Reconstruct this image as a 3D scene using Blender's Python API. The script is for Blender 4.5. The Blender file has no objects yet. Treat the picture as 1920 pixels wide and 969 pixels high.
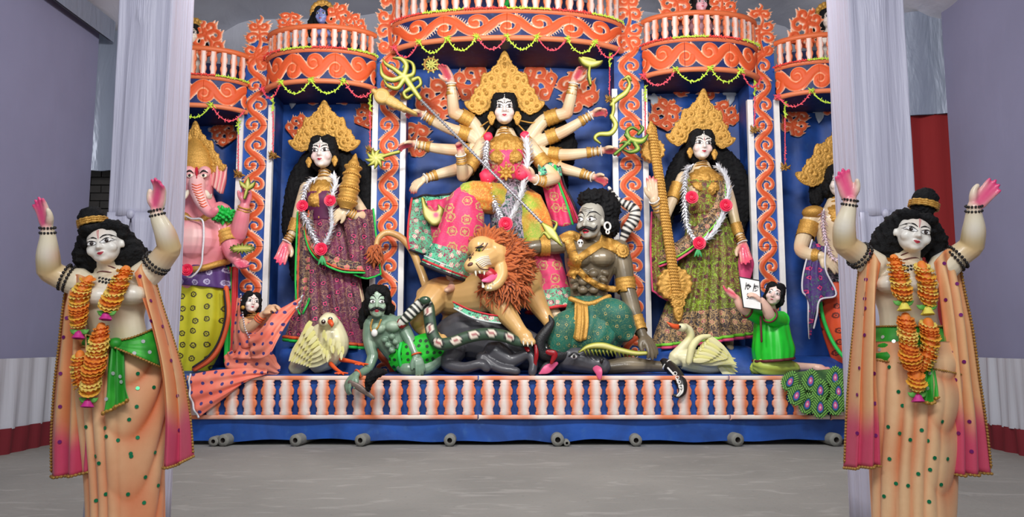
import bpy, bmesh, math, random
import numpy as np
from mathutils import Vector, Matrix, Euler, noise
from mathutils.bvhtree import BVHTree

PI = math.pi
SC = bpy.context.scene
COL = SC.collection
# ---------------------------------------------------------------- camera
F_PX, CAM_H, PITCH = 1450.0, 1.1, math.atan(0.107)
cam_d = bpy.data.cameras.new('camera')
cam_d.sensor_width = 36.0
cam_d.lens = F_PX / 1920 * 36
cam_d.clip_start = 0.05
cam = bpy.data.objects.new('camera', cam_d)
COL.objects.link(cam)
cam.location = (0, 0, CAM_H)
cam.rotation_euler = (PI / 2 + PITCH, 0, 0)
SC.camera = cam
# ---------------------------------------------------------------- world, lamps, exposure
SC.view_settings.view_transform = 'Standard'
SC.view_settings.look = 'None'
SC.view_settings.exposure = 0.0
SC.view_settings.gamma = 1.0
SC.view_settings.use_curve_mapping = False
W = bpy.data.worlds.new('world')
SC.world = W
W.use_nodes = True
W.node_tree.nodes['Background'].inputs[0].default_value = (0.93, 0.96, 1.0, 1)
W.node_tree.nodes['Background'].inputs[1].default_value = 0.62


def lamp(name, loc, aim, size, power, color=(1, 1, 1)):
    d = bpy.data.lights.new(name, 'AREA')
    d.shape = 'RECTANGLE'
    d.size, d.size_y = size
    d.energy = power
    d.color = color
    o = bpy.data.objects.new(name, d)
    COL.objects.link(o)
    o.location = loc
    o.rotation_euler = (Vector(aim) - Vector(loc)).to_track_quat('-Z', 'Y').to_euler()


lamp('stage_flood_lamp', (-1.6, 4.9, 4.6), (-1.4, 9.3, 1.6), (1.2, 0.5), 160, (1.0, 0.98, 0.95))
lamp('stage_flood_lamp', (1.6, 4.9, 4.6), (1.4, 9.3, 1.6), (1.2, 0.5), 160, (1.0, 0.98, 0.95))
lamp('front_fill_lamp', (0, 0.2, 3.9), (0, 4.5, 0.6), (3.0, 0.6), 135, (0.98, 0.99, 1.0))  # added fill above the camera, out of view, to light the dancers from the front


# ---------------------------------------------------------------- pixel to place
def P(px, py, D):
    u = 484.5 - py
    c, s = math.cos(PITCH), math.sin(PITCH)
    f, up = F_PX * c - u * s, F_PX * s + u * c
    k = D / f
    return Vector(((px - 960) * k, D, CAM_H + up * k))


def R(r, D):
    return r * D / F_PX


# ---------------------------------------------------------------- materials
MATS = {}


class NT:
    """small node helper"""
    def __init__(s, name, rough=0.5, metal=0.0, coat=0.0, sheen=0.0, spec=0.5):
        s.m = bpy.data.materials.new(name)
        s.m.use_nodes = True
        s.n, s.l = s.m.node_tree.nodes, s.m.node_tree.links
        s.b = s.n['Principled BSDF']
        s.b.inputs['Roughness'].default_value = rough
        s.b.inputs['Metallic'].default_value = metal
        s.b.inputs['Coat Weight'].default_value = coat
        s.b.inputs['Sheen Weight'].default_value = sheen
        s.b.inputs['Specular IOR Level'].default_value = spec
        MATS[name] = s.m

    def node(s, t, ins=None, **kw):
        n = s.n.new(t)
        for k, v in kw.items():
            setattr(n, k, v)
        for k, v in (ins or {}).items():
            s.put(n.inputs[k], v)
        return n

    def put(s, sock, v):
        if hasattr(v, 'is_output'):
            s.l.new(v, sock)
        else:
            if isinstance(v, (tuple, list)) and len(v) == 3 and sock.type == 'RGBA':
                v = (*v, 1)
            sock.default_value = v

    def coord(s, kind='Object'):
        return s.node('ShaderNodeTexCoord').outputs[kind]

    def scale(s, v, sc):
        return s.node('ShaderNodeVectorMath', {0: v, 1: sc}, operation='MULTIPLY').outputs[0]

    def xz(s, v):
        a = s.node('ShaderNodeSeparateXYZ', {0: v}).outputs
        return s.node('ShaderNodeCombineXYZ', {0: a[0], 1: a[2]}).outputs[0]

    def voronoi(s, v, scale, rnd=0.5):
        """distance to scattered spots across the face of a cloth"""
        return s.node('ShaderNodeTexVoronoi', {'Vector': s.xz(v), 'Scale': scale, 'Randomness': rnd}, voronoi_dimensions='2D').outputs['Distance']

    def noise(s, vec, scale, detail=3, dist=0.0, out=0):
        return s.node('ShaderNodeTexNoise', {'Vector': vec, 'Scale': scale, 'Detail': detail, 'Distortion': dist}).outputs[out]

    def math(s, op, a, b=0.0, c=None):
        ins = {0: a, 1: b}
        if c is not None:
            ins[2] = c
        return s.node('ShaderNodeMath', ins, operation=op).outputs[0]

    def step(s, v, lo, hi):
        return s.node('ShaderNodeMapRange', {0: v, 1: lo, 2: hi, 3: 0.0, 4: 1.0}, interpolation_type='SMOOTHSTEP').outputs[0]

    def mix(s, f, a, b, mode='MIX'):
        n = s.node('ShaderNodeMix', data_type='RGBA', blend_type=mode)
        s.put(n.inputs[0], f)
        s.put(n.inputs[6], a)
        s.put(n.inputs[7], b)
        return n.outputs[2]

    def ramp(s, f, stops, interp='LINEAR'):
        n = s.node('ShaderNodeValToRGB', {0: f})
        cr = n.color_ramp
        cr.interpolation = interp
        while len(cr.elements) < len(stops):
            cr.elements.new(0.5)
        for e, (p, c) in zip(cr.elements, stops):
            e.position = p
            e.color = (*c, 1)
        return n.outputs[0]

    def color(s, c):
        s.put(s.b.inputs['Base Color'], c)
        return s

    def bump(s, h, strength=0.3, dist=0.01):
        n = s.node('ShaderNodeBump', {'Height': h, 'Strength': strength, 'Distance': dist})
        s.l.new(n.outputs[0], s.b.inputs['Normal'])
        return s


def plain(name, c, rough=0.5, metal=0.0, var=0.12, scale=14, bump=0.0, bscale=60, **kw):
    t = NT(name, rough, metal, **kw)
    v = t.coord()
    n = t.noise(v, scale, 3)
    dark = tuple(x * (1 - var) for x in c)
    light = tuple(min(1, x * (1 + var)) for x in c)
    t.color(t.mix(n, dark, light))
    if bump:
        t.bump(t.noise(v, bscale, 4), bump, 0.01)
    return t.m


def painted(name, rough=0.5, bump=0.0, bscale=60, metal=0.0, **kw):
    """colour taken from the paint stored on the mesh (attribute Col)"""
    t = NT(name, rough, metal, **kw)
    a = t.node('ShaderNodeVertexColor', layer_name='Col').outputs[0]
    n = t.noise(t.coord(), 9, 3)
    t.color(t.mix(t.math('MULTIPLY', n, 0.16), a, (0.62, 0.58, 0.5), 'MULTIPLY'))
    if bump:
        t.bump(t.noise(t.coord(), bscale, 4), bump, 0.01)
    return t.m


def lin(*c):
    """sRGB 0-255 to linear"""
    r = []
    for x in c:
        x /= 255
        r.append(x / 12.92 if x <= 0.04045 else ((x + 0.055) / 1.055) ** 2.4)
    return tuple(r)


# ---------------------------------------------------------------- mesh tools
def cr(pts, n=6, closed=False):
    """Catmull-Rom through rows of an array"""
    p = np.asarray(pts, float)
    if len(p) < 3 and not closed:
        t = np.linspace(0, 1, n + 1)[:, None]
        return p[0] * (1 - t) + p[-1] * t
    if closed:
        q = np.vstack([p[-1], p, p[0], p[1]])
        seg = len(p)
    else:
        q = np.vstack([2 * p[0] - p[1], p, 2 * p[-1] - p[-2]])
        seg = len(p) - 1
    out = []
    for i in range(seg):
        a, b, c, d = q[i:i + 4]
        for t in np.arange(n) / n:
            out.append(0.5 * (2 * b + (c - a) * t + (2 * a - 5 * b + 4 * c - d) * t * t + (3 * b - a - 3 * c + d) * t ** 3))
    if not closed:
        out.append(p[-1])
    return np.array(out)


class G:
    """geometry under construction: vertices, faces, uv, paint, material slots"""
    def __init__(s):
        s.v, s.f, s.uv, s.c, s.mi, s.n = [], [], [], [], [], 0

    def add(s, v, f, uv=None, c=None, mi=0):
        v = np.asarray(v, float).reshape(-1, 3)
        s.v.append(v)
        o = s.n
        s.f += [tuple(i + o for i in q) for q in f]
        s.mi += [mi] * len(f)
        s.uv.append(np.zeros((len(v), 2)) if uv is None else np.asarray(uv, float))
        if c is None:
            c = (0.8, 0.8, 0.8)
        c = np.asarray(c, float)
        s.c.append(np.tile(c, (len(v), 1)) if c.ndim == 1 else c)
        s.n += len(v)
        return s

    def join(s, g, M=None, mi=None):
        v = g.verts()
        if M is not None:
            v = xf(v, M)
        o = s.n
        s.v.append(v)
        s.f += [tuple(i + o for i in q) for q in g.f]
        s.mi += g.mi if mi is None else [mi] * len(g.f)
        s.uv.append(np.vstack(g.uv))
        s.c.append(np.vstack(g.c))
        s.n += len(v)
        return s

    def verts(s):
        return np.vstack(s.v) if s.v else np.zeros((0, 3))

    def grid(s, pts, wrap=False, uv=None, c=None, mi=0, flip=False):
        """pts[rows][cols][3]"""
        pts = np.asarray(pts, float)
        nr, nc = pts.shape[:2]
        f = []
        for i in range(nr - 1):
            for j in range(nc if wrap else nc - 1):
                k = (j + 1) % nc
                q = (i * nc + j, i * nc + k, (i + 1) * nc + k, (i + 1) * nc + j)
                f.append(q[::-1] if flip else q)
        if uv is None:
            a, b = np.meshgrid(np.linspace(0, 1, nr), np.linspace(0, 1, nc), indexing='ij')
            uv = np.stack([b, a], -1)
        cc = None if c is None else (np.asarray(c).reshape(-1, 3) if np.ndim(c) > 1 else c)
        return s.add(pts.reshape(-1, 3), f, np.asarray(uv).reshape(-1, 2), cc, mi)

    def tube(s, pts, r, n=10, smooth=0, flat=1.0, cap=True, c=None, mi=0, up=(0, -1, 0)):
        """swept tube with rounded ends; r one value or one per point"""
        p = np.asarray(pts, float)
        r = np.full(len(p), r, float) if np.ndim(r) == 0 else np.asarray(r, float)
        if smooth:
            q = cr(np.column_stack([p, r]), smooth)
            p, r = q[:, :3], np.maximum(q[:, 3], 1e-4)
        m = len(p)
        t = np.gradient(p, axis=0)
        t /= np.linalg.norm(t, axis=1)[:, None] + 1e-12
        u = np.asarray(up, float)
        u = u - t[0] * u.dot(t[0])
        if np.linalg.norm(u) < 1e-3:
            u = np.cross(t[0], (1, 0, 0.3))
        rings, us = [], []
        for i in range(m):
            u = u - t[i] * u.dot(t[i])
            u /= np.linalg.norm(u) + 1e-12
            us.append(u)
        P_, R_, T_, U_ = [], [], [], []
        if cap:
            for a in (80, 45):
                P_.append(p[0] - t[0] * r[0] * math.sin(math.radians(a))); R_.append(r[0] * math.cos(math.radians(a))); T_.append(t[0]); U_.append(us[0])
        for i in range(m):
            P_.append(p[i]); R_.append(r[i]); T_.append(t[i]); U_.append(us[i])
        if cap:
            for a in (45, 80):
                P_.append(p[-1] + t[-1] * r[-1] * math.sin(math.radians(a))); R_.append(r[-1] * math.cos(math.radians(a))); T_.append(t[-1]); U_.append(us[-1])
        a = np.arange(n) / n * 2 * PI
        for q, rr, tt, uu in zip(P_, R_, T_, U_):
            w = np.cross(tt, uu)
            rings.append(q + rr * (np.cos(a)[:, None] * uu * flat + np.sin(a)[:, None] * w))
        o = s.n
        s.grid(rings, wrap=True, c=c, mi=mi)
        k = len(rings)
        s.f += [tuple(o + j for j in range(n)), tuple(o + (k - 1) * n + j for j in range(n))[::-1]]
        s.mi += [mi, mi]
        return s

    def ell(s, c, r, rot=None, n=14, col=None, mi=0):
        r = (r, r, r) if np.ndim(r) == 0 else r
        th = np.linspace(0.0, PI, n // 2 + 2)[1:-1]
        a = np.arange(n) / n * 2 * PI
        v = np.array([[(math.sin(t) * math.cos(x) * r[0], math.sin(t) * math.sin(x) * r[1], math.cos(t) * r[2]) for x in a] for t in th])
        v = v.reshape(-1, 3)
        v = np.vstack([v, [(0, 0, r[2]), (0, 0, -r[2])]])
        if rot is not None:
            v = v @ np.array(rot.to_3x3() if hasattr(rot, 'to_3x3') else Euler(rot).to_matrix()).T
        v += np.asarray(c, float)
        k = len(th)
        f = [(i * n + j, (i + 1) * n + j, (i + 1) * n + (j + 1) % n, i * n + (j + 1) % n) for i in range(k - 1) for j in range(n)]
        f += [(k * n, j, (j + 1) % n) for j in range(n)] + [(k * n + 1, (k - 1) * n + (j + 1) % n, (k - 1) * n + j) for j in range(n)]
        return s.add(v, f, None, col, mi)

    def box(s, lo, hi, c=None, mi=0):
        (x, y, z), (X, Y, Z) = lo, hi
        v = [(x, y, z), (X, y, z), (X, Y, z), (x, Y, z), (x, y, Z), (X, y, Z), (X, Y, Z), (x, Y, Z)]
        f = [(3, 2, 1, 0), (4, 5, 6, 7), (0, 1, 5, 4), (1, 2, 6, 5), (2, 3, 7, 6), (3, 0, 4, 7)]
        return s.add(v, f, None, c, mi)

    def ring(s, c, axis, Rr, r, n=20, m=8, wob=0.0, beads=0, col=None, mi=0):
        """torus round an axis"""
        ax = Vector(axis).normalized()
        u = ax.orthogonal().normalized()
        w = ax.cross(u)
        a = np.arange(n) / n * 2 * PI
        b = np.arange(m) / m * 2 * PI
        u, w, ax, c = (np.array(x) for x in (u, w, ax, Vector(c)))
        pts = []
        for x in a:
            rr = r * (1 + (wob * math.cos(beads * x) if beads else 0))
            d = math.cos(x) * u + math.sin(x) * w
            pts.append([c + d * (Rr + rr * math.cos(y)) + ax * rr * math.sin(y) for y in b])
        pts.append(pts[0])
        return s.grid(pts, wrap=True, c=col, mi=mi)

    def sheet(s, rows, nu=8, nv=8, thick=0.008, fold=None, c=None, mi=0, back=(0, 1, 0)):
        """cloth through control rows of points, with folds pushed along `back`; two sided, closed edge"""
        rows = [np.array([tuple(p) for p in r_], float) for r_ in rows]
        a = np.array([cr(r_, nu) for r_ in rows])
        a = np.array([cr(a[:, j], nv) for j in range(a.shape[1])]).transpose(1, 0, 2)
        nr, nc = a.shape[:2]
        V, U = np.meshgrid(np.linspace(0, 1, nr), np.linspace(0, 1, nc), indexing='ij')
        b = np.asarray(back, float)
        if fold is not None:
            a = a + (fold(U, V))[..., None] * b
        uv = np.stack([U, V], -1)
        s.grid(a, uv=uv, c=None if c is None else c(U, V), mi=mi)
        o = s.n
        s.grid(a + b * thick, uv=uv, c=None if c is None else c(U, V), mi=mi, flip=True)
        o0 = o - nr * nc
        rim = [i for i in range(nc)] + [i * nc + nc - 1 for i in range(1, nr)] + [(nr - 1) * nc + i for i in range(nc - 2, -1, -1)] + [i * nc for i in range(nr - 2, 0, -1)]
        for i, p in enumerate(rim):
            q = rim[(i + 1) % len(rim)]
            s.f.append((o0 + q, o0 + p, o + p, o + q))
            s.mi.append(mi)
        s.last = a
        return a


def xf(v, M):
    m = np.array(M)
    return np.asarray(v) @ m[:3, :3].T + m[:3, 3]


def remesh(g, voxel, smooth=2, factor=0.5):
    me = bpy.data.meshes.new('tmp')
    me.from_pydata(g.verts().tolist(), [], g.f)
    o = bpy.data.objects.new('tmp', me)
    COL.objects.link(o)
    m = o.modifiers.new('r', 'REMESH')
    m.mode = 'VOXEL'
    m.voxel_size = voxel
    if smooth:
        k = o.modifiers.new('s', 'SMOOTH')
        k.iterations = smooth
        k.factor = factor
    ev = o.evaluated_get(bpy.context.evaluated_depsgraph_get())
    e = ev.to_mesh()
    v = np.empty(len(e.vertices) * 3)
    e.vertices.foreach_get('co', v)
    nrm = np.empty(len(e.vertices) * 3)
    e.vertices.foreach_get('normal', nrm)
    f = [tuple(p.vertices) for p in e.polygons]
    ev.to_mesh_clear()
    bpy.data.objects.remove(o)
    bpy.data.meshes.remove(me)
    return v.reshape(-1, 3), f, nrm.reshape(-1, 3)


def wob(v, seed=0, scale=20.0, n=7):
    """cheap smooth noise in -1..1 for many points"""
    rs = np.random.RandomState(seed)
    out = np.zeros(len(v))
    for i in range(n):
        k = rs.normal(size=3) * scale * (0.6 + 0.9 * i / n)
        out += np.sin(v @ k + rs.uniform(0, 6.28))
    return out / math.sqrt(n) / 1.6


def vnormals(v, f):
    v = np.asarray(v)
    nn = np.zeros_like(v)
    tri = np.array([(q[0], q[1], q[2]) for q in f])
    c = np.cross(v[tri[:, 1]] - v[tri[:, 0]], v[tri[:, 2]] - v[tri[:, 0]])
    for k in range(3):
        np.add.at(nn, tri[:, k], c)
    return nn / (np.linalg.norm(nn, axis=1)[:, None] + 1e-12)


# ---------------------------------------------------------------- objects
def wl(o):
    """world offset of an object of ours (roots are only moved, never turned)"""
    v = Vector((0, 0, 0))
    while o is not None:
        v = v + o.location
        o = o.parent
    return v


def mesh(name, g, mats, smooth=True, off=(0, 0, 0)):
    me = bpy.data.meshes.new(name)
    me.from_pydata((g.verts() - np.array(off)).tolist(), [], g.f)
    mats = mats if isinstance(mats, (list, tuple)) else [mats]
    for m in mats:
        me.materials.append(MATS[m] if isinstance(m, str) else m)
    if len(mats) > 1:
        me.polygons.foreach_set('material_index', g.mi)
    if smooth:
        me.polygons.foreach_set('use_smooth', [True] * len(me.polygons))
    uvs = np.vstack(g.uv)
    idx = np.empty(len(me.loops), dtype=np.int32)
    me.loops.foreach_get('vertex_index', idx)
    me.uv_layers.new(name='UVMap').data.foreach_set('uv', uvs[idx].ravel())
    c = np.vstack(g.c)
    at = me.color_attributes.new('Col', 'FLOAT_COLOR', 'POINT')
    at.data.foreach_set('color', np.column_stack([c, np.ones(len(c))]).ravel())
    me.update()
    return me


def tag(o, label=None, cat=None, group=None, kind=None):
    for k, v in (('label', label), ('category', cat), ('group', group), ('kind', kind)):
        if v:
            o[k] = v
    return o


def root(name, loc, label, cat, group=None):
    o = bpy.data.objects.new(name, None)
    o.empty_display_size = 0.1
    COL.objects.link(o)
    o.location = loc
    return tag(o, label, cat, group)


def obj(name, g, mats, parent=None, smooth=True, label=None, cat=None, group=None, kind=None, origin=None):
    """one mesh object; vertices are given in world space"""
    off = wl(parent) if parent is not None else Vector(origin or (0, 0, 0))
    o = bpy.data.objects.new(name, mesh(name, g, mats, smooth, off))
    COL.objects.link(o)
    if parent is not None:
        o.parent = parent
    else:
        o.location = off
    return tag(o, label, cat, group, kind)


def inst(name, me, M, parent=None, **kw):
    """an object that shares mesh data, placed by a world matrix"""
    o = bpy.data.objects.new(name, me)
    COL.objects.link(o)
    M = M.copy()
    if parent is not None:
        o.parent = parent
        M.translation = M.translation - wl(parent)
    o.matrix_local = M
    return tag(o, **kw)


def frame(loc, x=(1, 0, 0), z=(0, 0, 1), s=1.0):
    """matrix with local z along z, local x near x"""
    z = Vector(z).normalized()
    x = Vector(x)
    x = (x - z * x.dot(z)).normalized()
    y = z.cross(x)
    m = Matrix((x, y, z)).transposed().to_4x4()
    s3 = (s, s, s) if np.ndim(s) == 0 else s
    m = m @ Matrix.Diagonal((*s3, 1))
    m.translation = Vector(loc)
    return m


# ---------------------------------------------------------------- flat relief plates cut to a silhouette
def strokes_sdf(X, Y, strokes):
    """strokes: (points[n,2], widths) -> how deep inside the drawn shape each grid point lies (negative outside)"""
    s = np.full(X.shape, -9.0)
    for pts, w in strokes:
        q = np.column_stack([np.asarray(pts, float), np.broadcast_to(np.asarray(w, float), (len(pts),))])
        for (x0, y0, w0), (x1, y1, w1) in zip(q[:-1], q[1:]):
            dx, dy = x1 - x0, y1 - y0
            t = np.clip(((X - x0) * dx + (Y - y0) * dy) / (dx * dx + dy * dy + 1e-12), 0, 1)
            s = np.maximum(s, w0 + (w1 - w0) * t - np.hypot(X - x0 - dx * t, Y - y0 - dy * t))
    return s


def relief(sdf, lo, hi, cell, height, color=None, thick=0.02):
    """plate in x (right), z (up), front towards -y; returns G in local space"""
    nx, nz = int((hi[0] - lo[0]) / cell) + 1, int((hi[1] - lo[1]) / cell) + 1
    X, Z = np.meshgrid(lo[0] + np.arange(nx) * cell, lo[1] + np.arange(nz) * cell)
    s = sdf(X, Z)
    gz, gx = np.gradient(s, cell)
    gl = np.maximum(np.hypot(gx, gz), 0.3)
    ins = s > 0
    cm = ins[:-1, :-1] | ins[1:, :-1] | ins[:-1, 1:] | ins[1:, 1:]
    d = np.where(ins, 0, np.clip(-s, 0, cell * 0.9))
    Xm, Zm = X + d * gx / gl, Z + d * gz / gl
    s2 = np.maximum(s, 0)
    h = height(Xm, Zm, s2)
    h = np.where(ins, h, 0.0)
    iz, ix = np.nonzero(cm)
    a = iz * nx + ix
    quads = np.column_stack([a, a + 1, a + nx + 1, a + nx])
    used = np.unique(quads)
    remap = -np.ones(nx * nz, int)
    remap[used] = np.arange(len(used))
    q = remap[quads]
    fr = np.column_stack([Xm.ravel()[used], -h.ravel()[used], Zm.ravel()[used]])
    bk = fr.copy()
    bk[:, 1] = thick
    k = len(used)
    faces = [tuple(r) for r in q]
    e = np.vstack([q[:, [0, 1]], q[:, [1, 2]], q[:, [2, 3]], q[:, [3, 0]]])
    key = np.sort(e, axis=1)
    code = key[:, 0] * (k + 1) + key[:, 1]
    uq, inv, cnt = np.unique(code, return_inverse=True, return_counts=True)
    for i in np.nonzero(cnt[inv] == 1)[0]:
        x, y = e[i]
        faces.append((y, x, x + k, y + k))
    c = None
    if color is not None:
        cc = color(Xm, Zm, s2).reshape(-1, 3)[used]
        c = np.vstack([cc, cc])
    g = G()
    g.add(np.vstack([fr, bk]), faces, np.vstack([fr[:, [0, 2]]] * 2), c)
    return g


def spiral(cx, cy, r0, r1, a0, turns, n=26):
    t = np.linspace(0, 1, n)
    r = r0 + (r1 - r0) * t ** 0.8
    a = a0 + turns * 2 * PI * t
    return np.column_stack([cx + r * np.cos(a), cy + r * np.sin(a)])


def lerp3(a, b, t):
    a, b = np.asarray(a), np.asarray(b)
    return a + (b - a) * np.clip(t, 0, 1)[..., None]


ORANGE, PEACH, WHITE_P = lin(222, 88, 38), lin(244, 168, 124), lin(250, 232, 220)


def airbrush(X, Z, s):
    """orange heart, pale sprayed edge"""
    t = np.clip(s / 0.03, 0, 1)
    m = 0.5 + 0.5 * np.sin(X * 23 + Z * 17) * np.sin(Z * 31 - X * 9)
    c = lerp3(WHITE_P, PEACH, t * 6 + 0.2)
    return lerp3(c, np.array(ORANGE), (t - 0.08 - 0.12 * m) * 2.6)


# ================================================================ shared materials
plain('gold', lin(204, 154, 72), 0.4, 0.4, 0.4, 60, 0.6, 110)
plain('gold_trim', lin(168, 126, 60), 0.5, 0.3, 0.4, 60, 0.4, 150)
plain('black_hair', (0.006, 0.006, 0.007), 0.75, 0, 0.4, 40, 0.9, 90, spec=0.25)
plain('black_paint', (0.012, 0.010, 0.010), 0.45)
plain('white_paint', (0.86, 0.84, 0.82), 0.35)
plain('red_paint', lin(190, 30, 55), 0.4)
plain('pearl', (0.85, 0.83, 0.78), 0.3)
plain('dark_wood', (0.05, 0.04, 0.035), 0.7)
painted('skin', 0.36, coat=0.15)
painted('paint', 0.5)
painted('relief_paint', 0.6, 0.12, 120)
painted('cloth_paint', 0.72, 0.15, 220, sheen=0.1)


def blue_panel(name, c, r=0.55):
    t = NT(name, r)
    v = t.coord()
    n = t.noise(v, 2.2, 5, 0.6)
    m = t.mix(t.step(n, 0.35, 0.68), tuple(x * 0.55 for x in c), c)
    m = t.mix(t.math('MULTIPLY', t.step(t.noise(v, 11, 6), 0.55, 0.8), 0.35), m, lin(66, 112, 168))
    t.color(m).bump(t.noise(v, 5, 3), 0.25, 0.03)


blue_panel('blue_cloth', lin(26, 82, 172))
blue_panel('blue_board', lin(34, 84, 172))
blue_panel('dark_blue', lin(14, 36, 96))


def cloth(name, c, rough=0.75, fold=(14, 0.6, 0.6), bump=0.35, var=0.1, **kw):
    t = NT(name, rough, **kw)
    v = t.coord()
    n = t.noise(t.scale(v, fold), 1.0, 4, 0.4)
    t.color(t.mix(t.noise(v, 1.3, 4), tuple(x * (1 - var) for x in c), tuple(min(1, x * (1 + var)) for x in c)))
    t.bump(n, bump, 0.05)


cloth('lavender_cloth', lin(128, 129, 158), 0.85, (2, 2, 1.1), 0.25)
cloth('pillar_cloth', lin(203, 202, 222), 0.45, (16, 16, 0.8), 0.5)
cloth('white_pleats', lin(182, 184, 194), 0.8, (10, 10, 0.4), 0.3)
cloth('maroon_cloth', lin(110, 22, 34), 0.85, (10, 10, 0.4), 0.3)
cloth('red_curtain', lin(124, 12, 16), 0.85, (6, 6, 0.3), 0.25)
cloth('silver_cloth', lin(132, 140, 158), 0.38, (5, 5, 1.2), 0.7, metal=0.2)
cloth('ceiling_cloth', lin(186, 188, 200), 0.4, (2.4, 1.2, 1.0), 0.6)
t = NT('concrete', 0.85)
v = t.coord()
m = t.mix(t.noise(v, 0.9, 6, 0.5), lin(112, 112, 109), lin(150, 148, 143))
m = t.mix(t.math('MULTIPLY', t.step(t.noise(t.scale(v, (1, 2.6, 1)), 2.1, 8, 1.4), 0.54, 0.7), 0.35), m, lin(170, 168, 164))
m = t.mix(t.math('MULTIPLY', t.step(t.noise(v, 30, 5), 0.62, 0.75), 0.5), m, lin(98, 97, 94))
d = t.node('ShaderNodeVectorMath', {0: v, 1: tuple(P(724, 949, 4.63).xy) + (0,)}, operation='SUBTRACT').outputs[0]
d = t.node('ShaderNodeVectorMath', {0: t.scale(d, (1, 0.35, 1))}, operation='LENGTH').outputs['Value']
pw = t.math('MULTIPLY', t.step(t.math('ADD', d, t.math('MULTIPLY', t.noise(v, 22, 5), 0.16)), 0.2, 0.1), 0.5)
m = t.mix(pw, m, lin(206, 96, 66))
t.color(m).bump(t.noise(v, 26, 8), 0.35, 0.012)

# ================================================================ the hall
def wall_sheet(name, a, b, z0, z1, mat, amp=0.02, waves=9, seed=1, nu=120, nz=30, thick=0.03, taper=0.0):
    """hung cloth between plan points a and b, rippled"""
    a, b = Vector((*a, 0)), Vector((*b, 0))
    n = (b - a).cross(Vector((0, 0, 1))).normalized()
    g = G()
    rs = random.Random(seed)
    ph = [(rs.uniform(0.5, 1.6) * waves * 2 * PI, rs.uniform(0, 6.28), rs.uniform(-1.5, 1.5)) for _ in range(4)]
    pts = []
    for i in range(nz + 1):
        w = i / nz
        row = []
        for j in range(nu + 1):
            u = j / nu
            d = sum(math.sin(k * u + p + q * w) for k, p, q in ph) / 4 * amp * (1 - taper * w)
            row.append(tuple(a.lerp(b, u) + n * d + Vector((0, 0, z0 + (z1 - z0) * w))))
        pts.append(row)
    pts = np.array(pts)
    g.grid(pts)
    g.grid(pts - np.array(n) * thick, flip=True)
    return obj(name, g, mat, kind='structure')


g = G(); g.box((-7, -2.5, -0.06), (7, 11.5, 0)); obj('floor', g, 'concrete', kind='structure', smooth=False)
XS = np.array([-6.2, -5.0, -3.8, -1.8, 0, 1.8, 3.8, 5.0, 6.2])
ZS = np.array([4.6, 4.9, 5.62, 5.8, 5.9, 5.8, 5.62, 4.85, 4.55])
g = G()
ys = np.linspace(-2.5, 11.2, 60)
xx = np.linspace(-6.2, 6.2, 60)
zz = np.interp(xx, XS, ZS)
pt = np.array([[(x, y, z + 0.035 * math.sin(y * 3.1 + x * 1.3) + 0.02 * math.sin(y * 7.7 - x * 2)) for x, z in zip(xx, zz)] for y in ys])
g.grid(pt); g.grid(pt + np.array((0, 0, 0.05)), flip=True)
obj('ceiling', g, 'ceiling_cloth', kind='structure')
wall_sheet('wall_left', (-5.0, -1.5), (-5.0, 9.0), 0.72, 5.0, 'lavender_cloth', 0.03, 5, 3)
wall_sheet('wall_right', (5.0, 8.65), (5.0, -1.5), 0.72, 5.0, 'lavender_cloth', 0.03, 5, 4)
wall_sheet('wall_back', (-6.2, 10.6), (6.2, 10.6), 0.0, 5.9, 'ceiling_cloth', 0.05, 7, 6)
wall_sheet('trim_1', (-4.96, -1.5), (-4.96, 8.62), 0.24, 0.93, 'white_pleats', 0.035, 46, 7, 420, 8, taper=0.4)
wall_sheet('trim_2', (4.96, 8.5), (4.96, -1.5), 0.24, 0.93, 'white_pleats', 0.035, 46, 8, 420, 8, taper=0.4)
wall_sheet('trim_3', (-4.95, -1.5), (-4.95, 8.6), 0.0, 0.25, 'maroon_cloth', 0.03, 40, 9, 420, 5)
wall_sheet('trim_4', (4.95, 8.5), (4.95, -1.5), 0.0, 0.25, 'maroon_cloth', 0.03, 40, 10, 420, 5)
# dark brick wall glimpsed behind the left cloth
brick_wall = G(); brick_wall.box((-6.2, 9.42, 0), (-4.5, 9.6, 4.9))
bw = obj('wall_left_back', brick_wall, plain('mortar', (0.022, 0.02, 0.018), 0.9), kind='structure', smooth=False)
plain('dark_brick', (0.018, 0.016, 0.015), 0.9, 0, 0.4, 9, 0.5, 40)
bg = G(); bg.box((-0.118, -0.03, -0.043), (0.118, 0.03, 0.043))
bme = mesh('brick', bg, 'dark_brick', False)
for r_ in range(24):
    for c_ in range(4):
        inst('brick', bme, Matrix.Translation((-5.32 + c_ * 0.25 + (r_ % 2) * 0.125, 9.41 + 0.006 * ((r_ * 7 + c_ * 3) % 3), 1.3 + r_ * 0.098)), bw)
wall_sheet('trim_5', (-5.12, 9.12), (-4.4, 9.3), 3.15, 4.9, 'silver_cloth', 0.05, 2, 11, 60, 30)
wall_sheet('trim_6', (-5.0, -1.5), (-4.85, 9.1), 4.72, 4.98, 'silver_cloth', 0.02, 4, 12)
wall_sheet('trim_7', (4.2, 9.0), (5.3, 8.7), 3.74, 5.0, 'silver_cloth', 0.05, 1.6, 13, 60, 30)
wall_sheet('curtain', (4.2, 9.06), (5.3, 8.76), 0.0, 3.76, 'red_curtain', 0.03, 3, 14, 90, 20)
c = bpy.data.objects['curtain']; del c['kind']; tag(c, 'plain deep red curtain hanging beside the lavender wall on the right', 'curtain')


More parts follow.
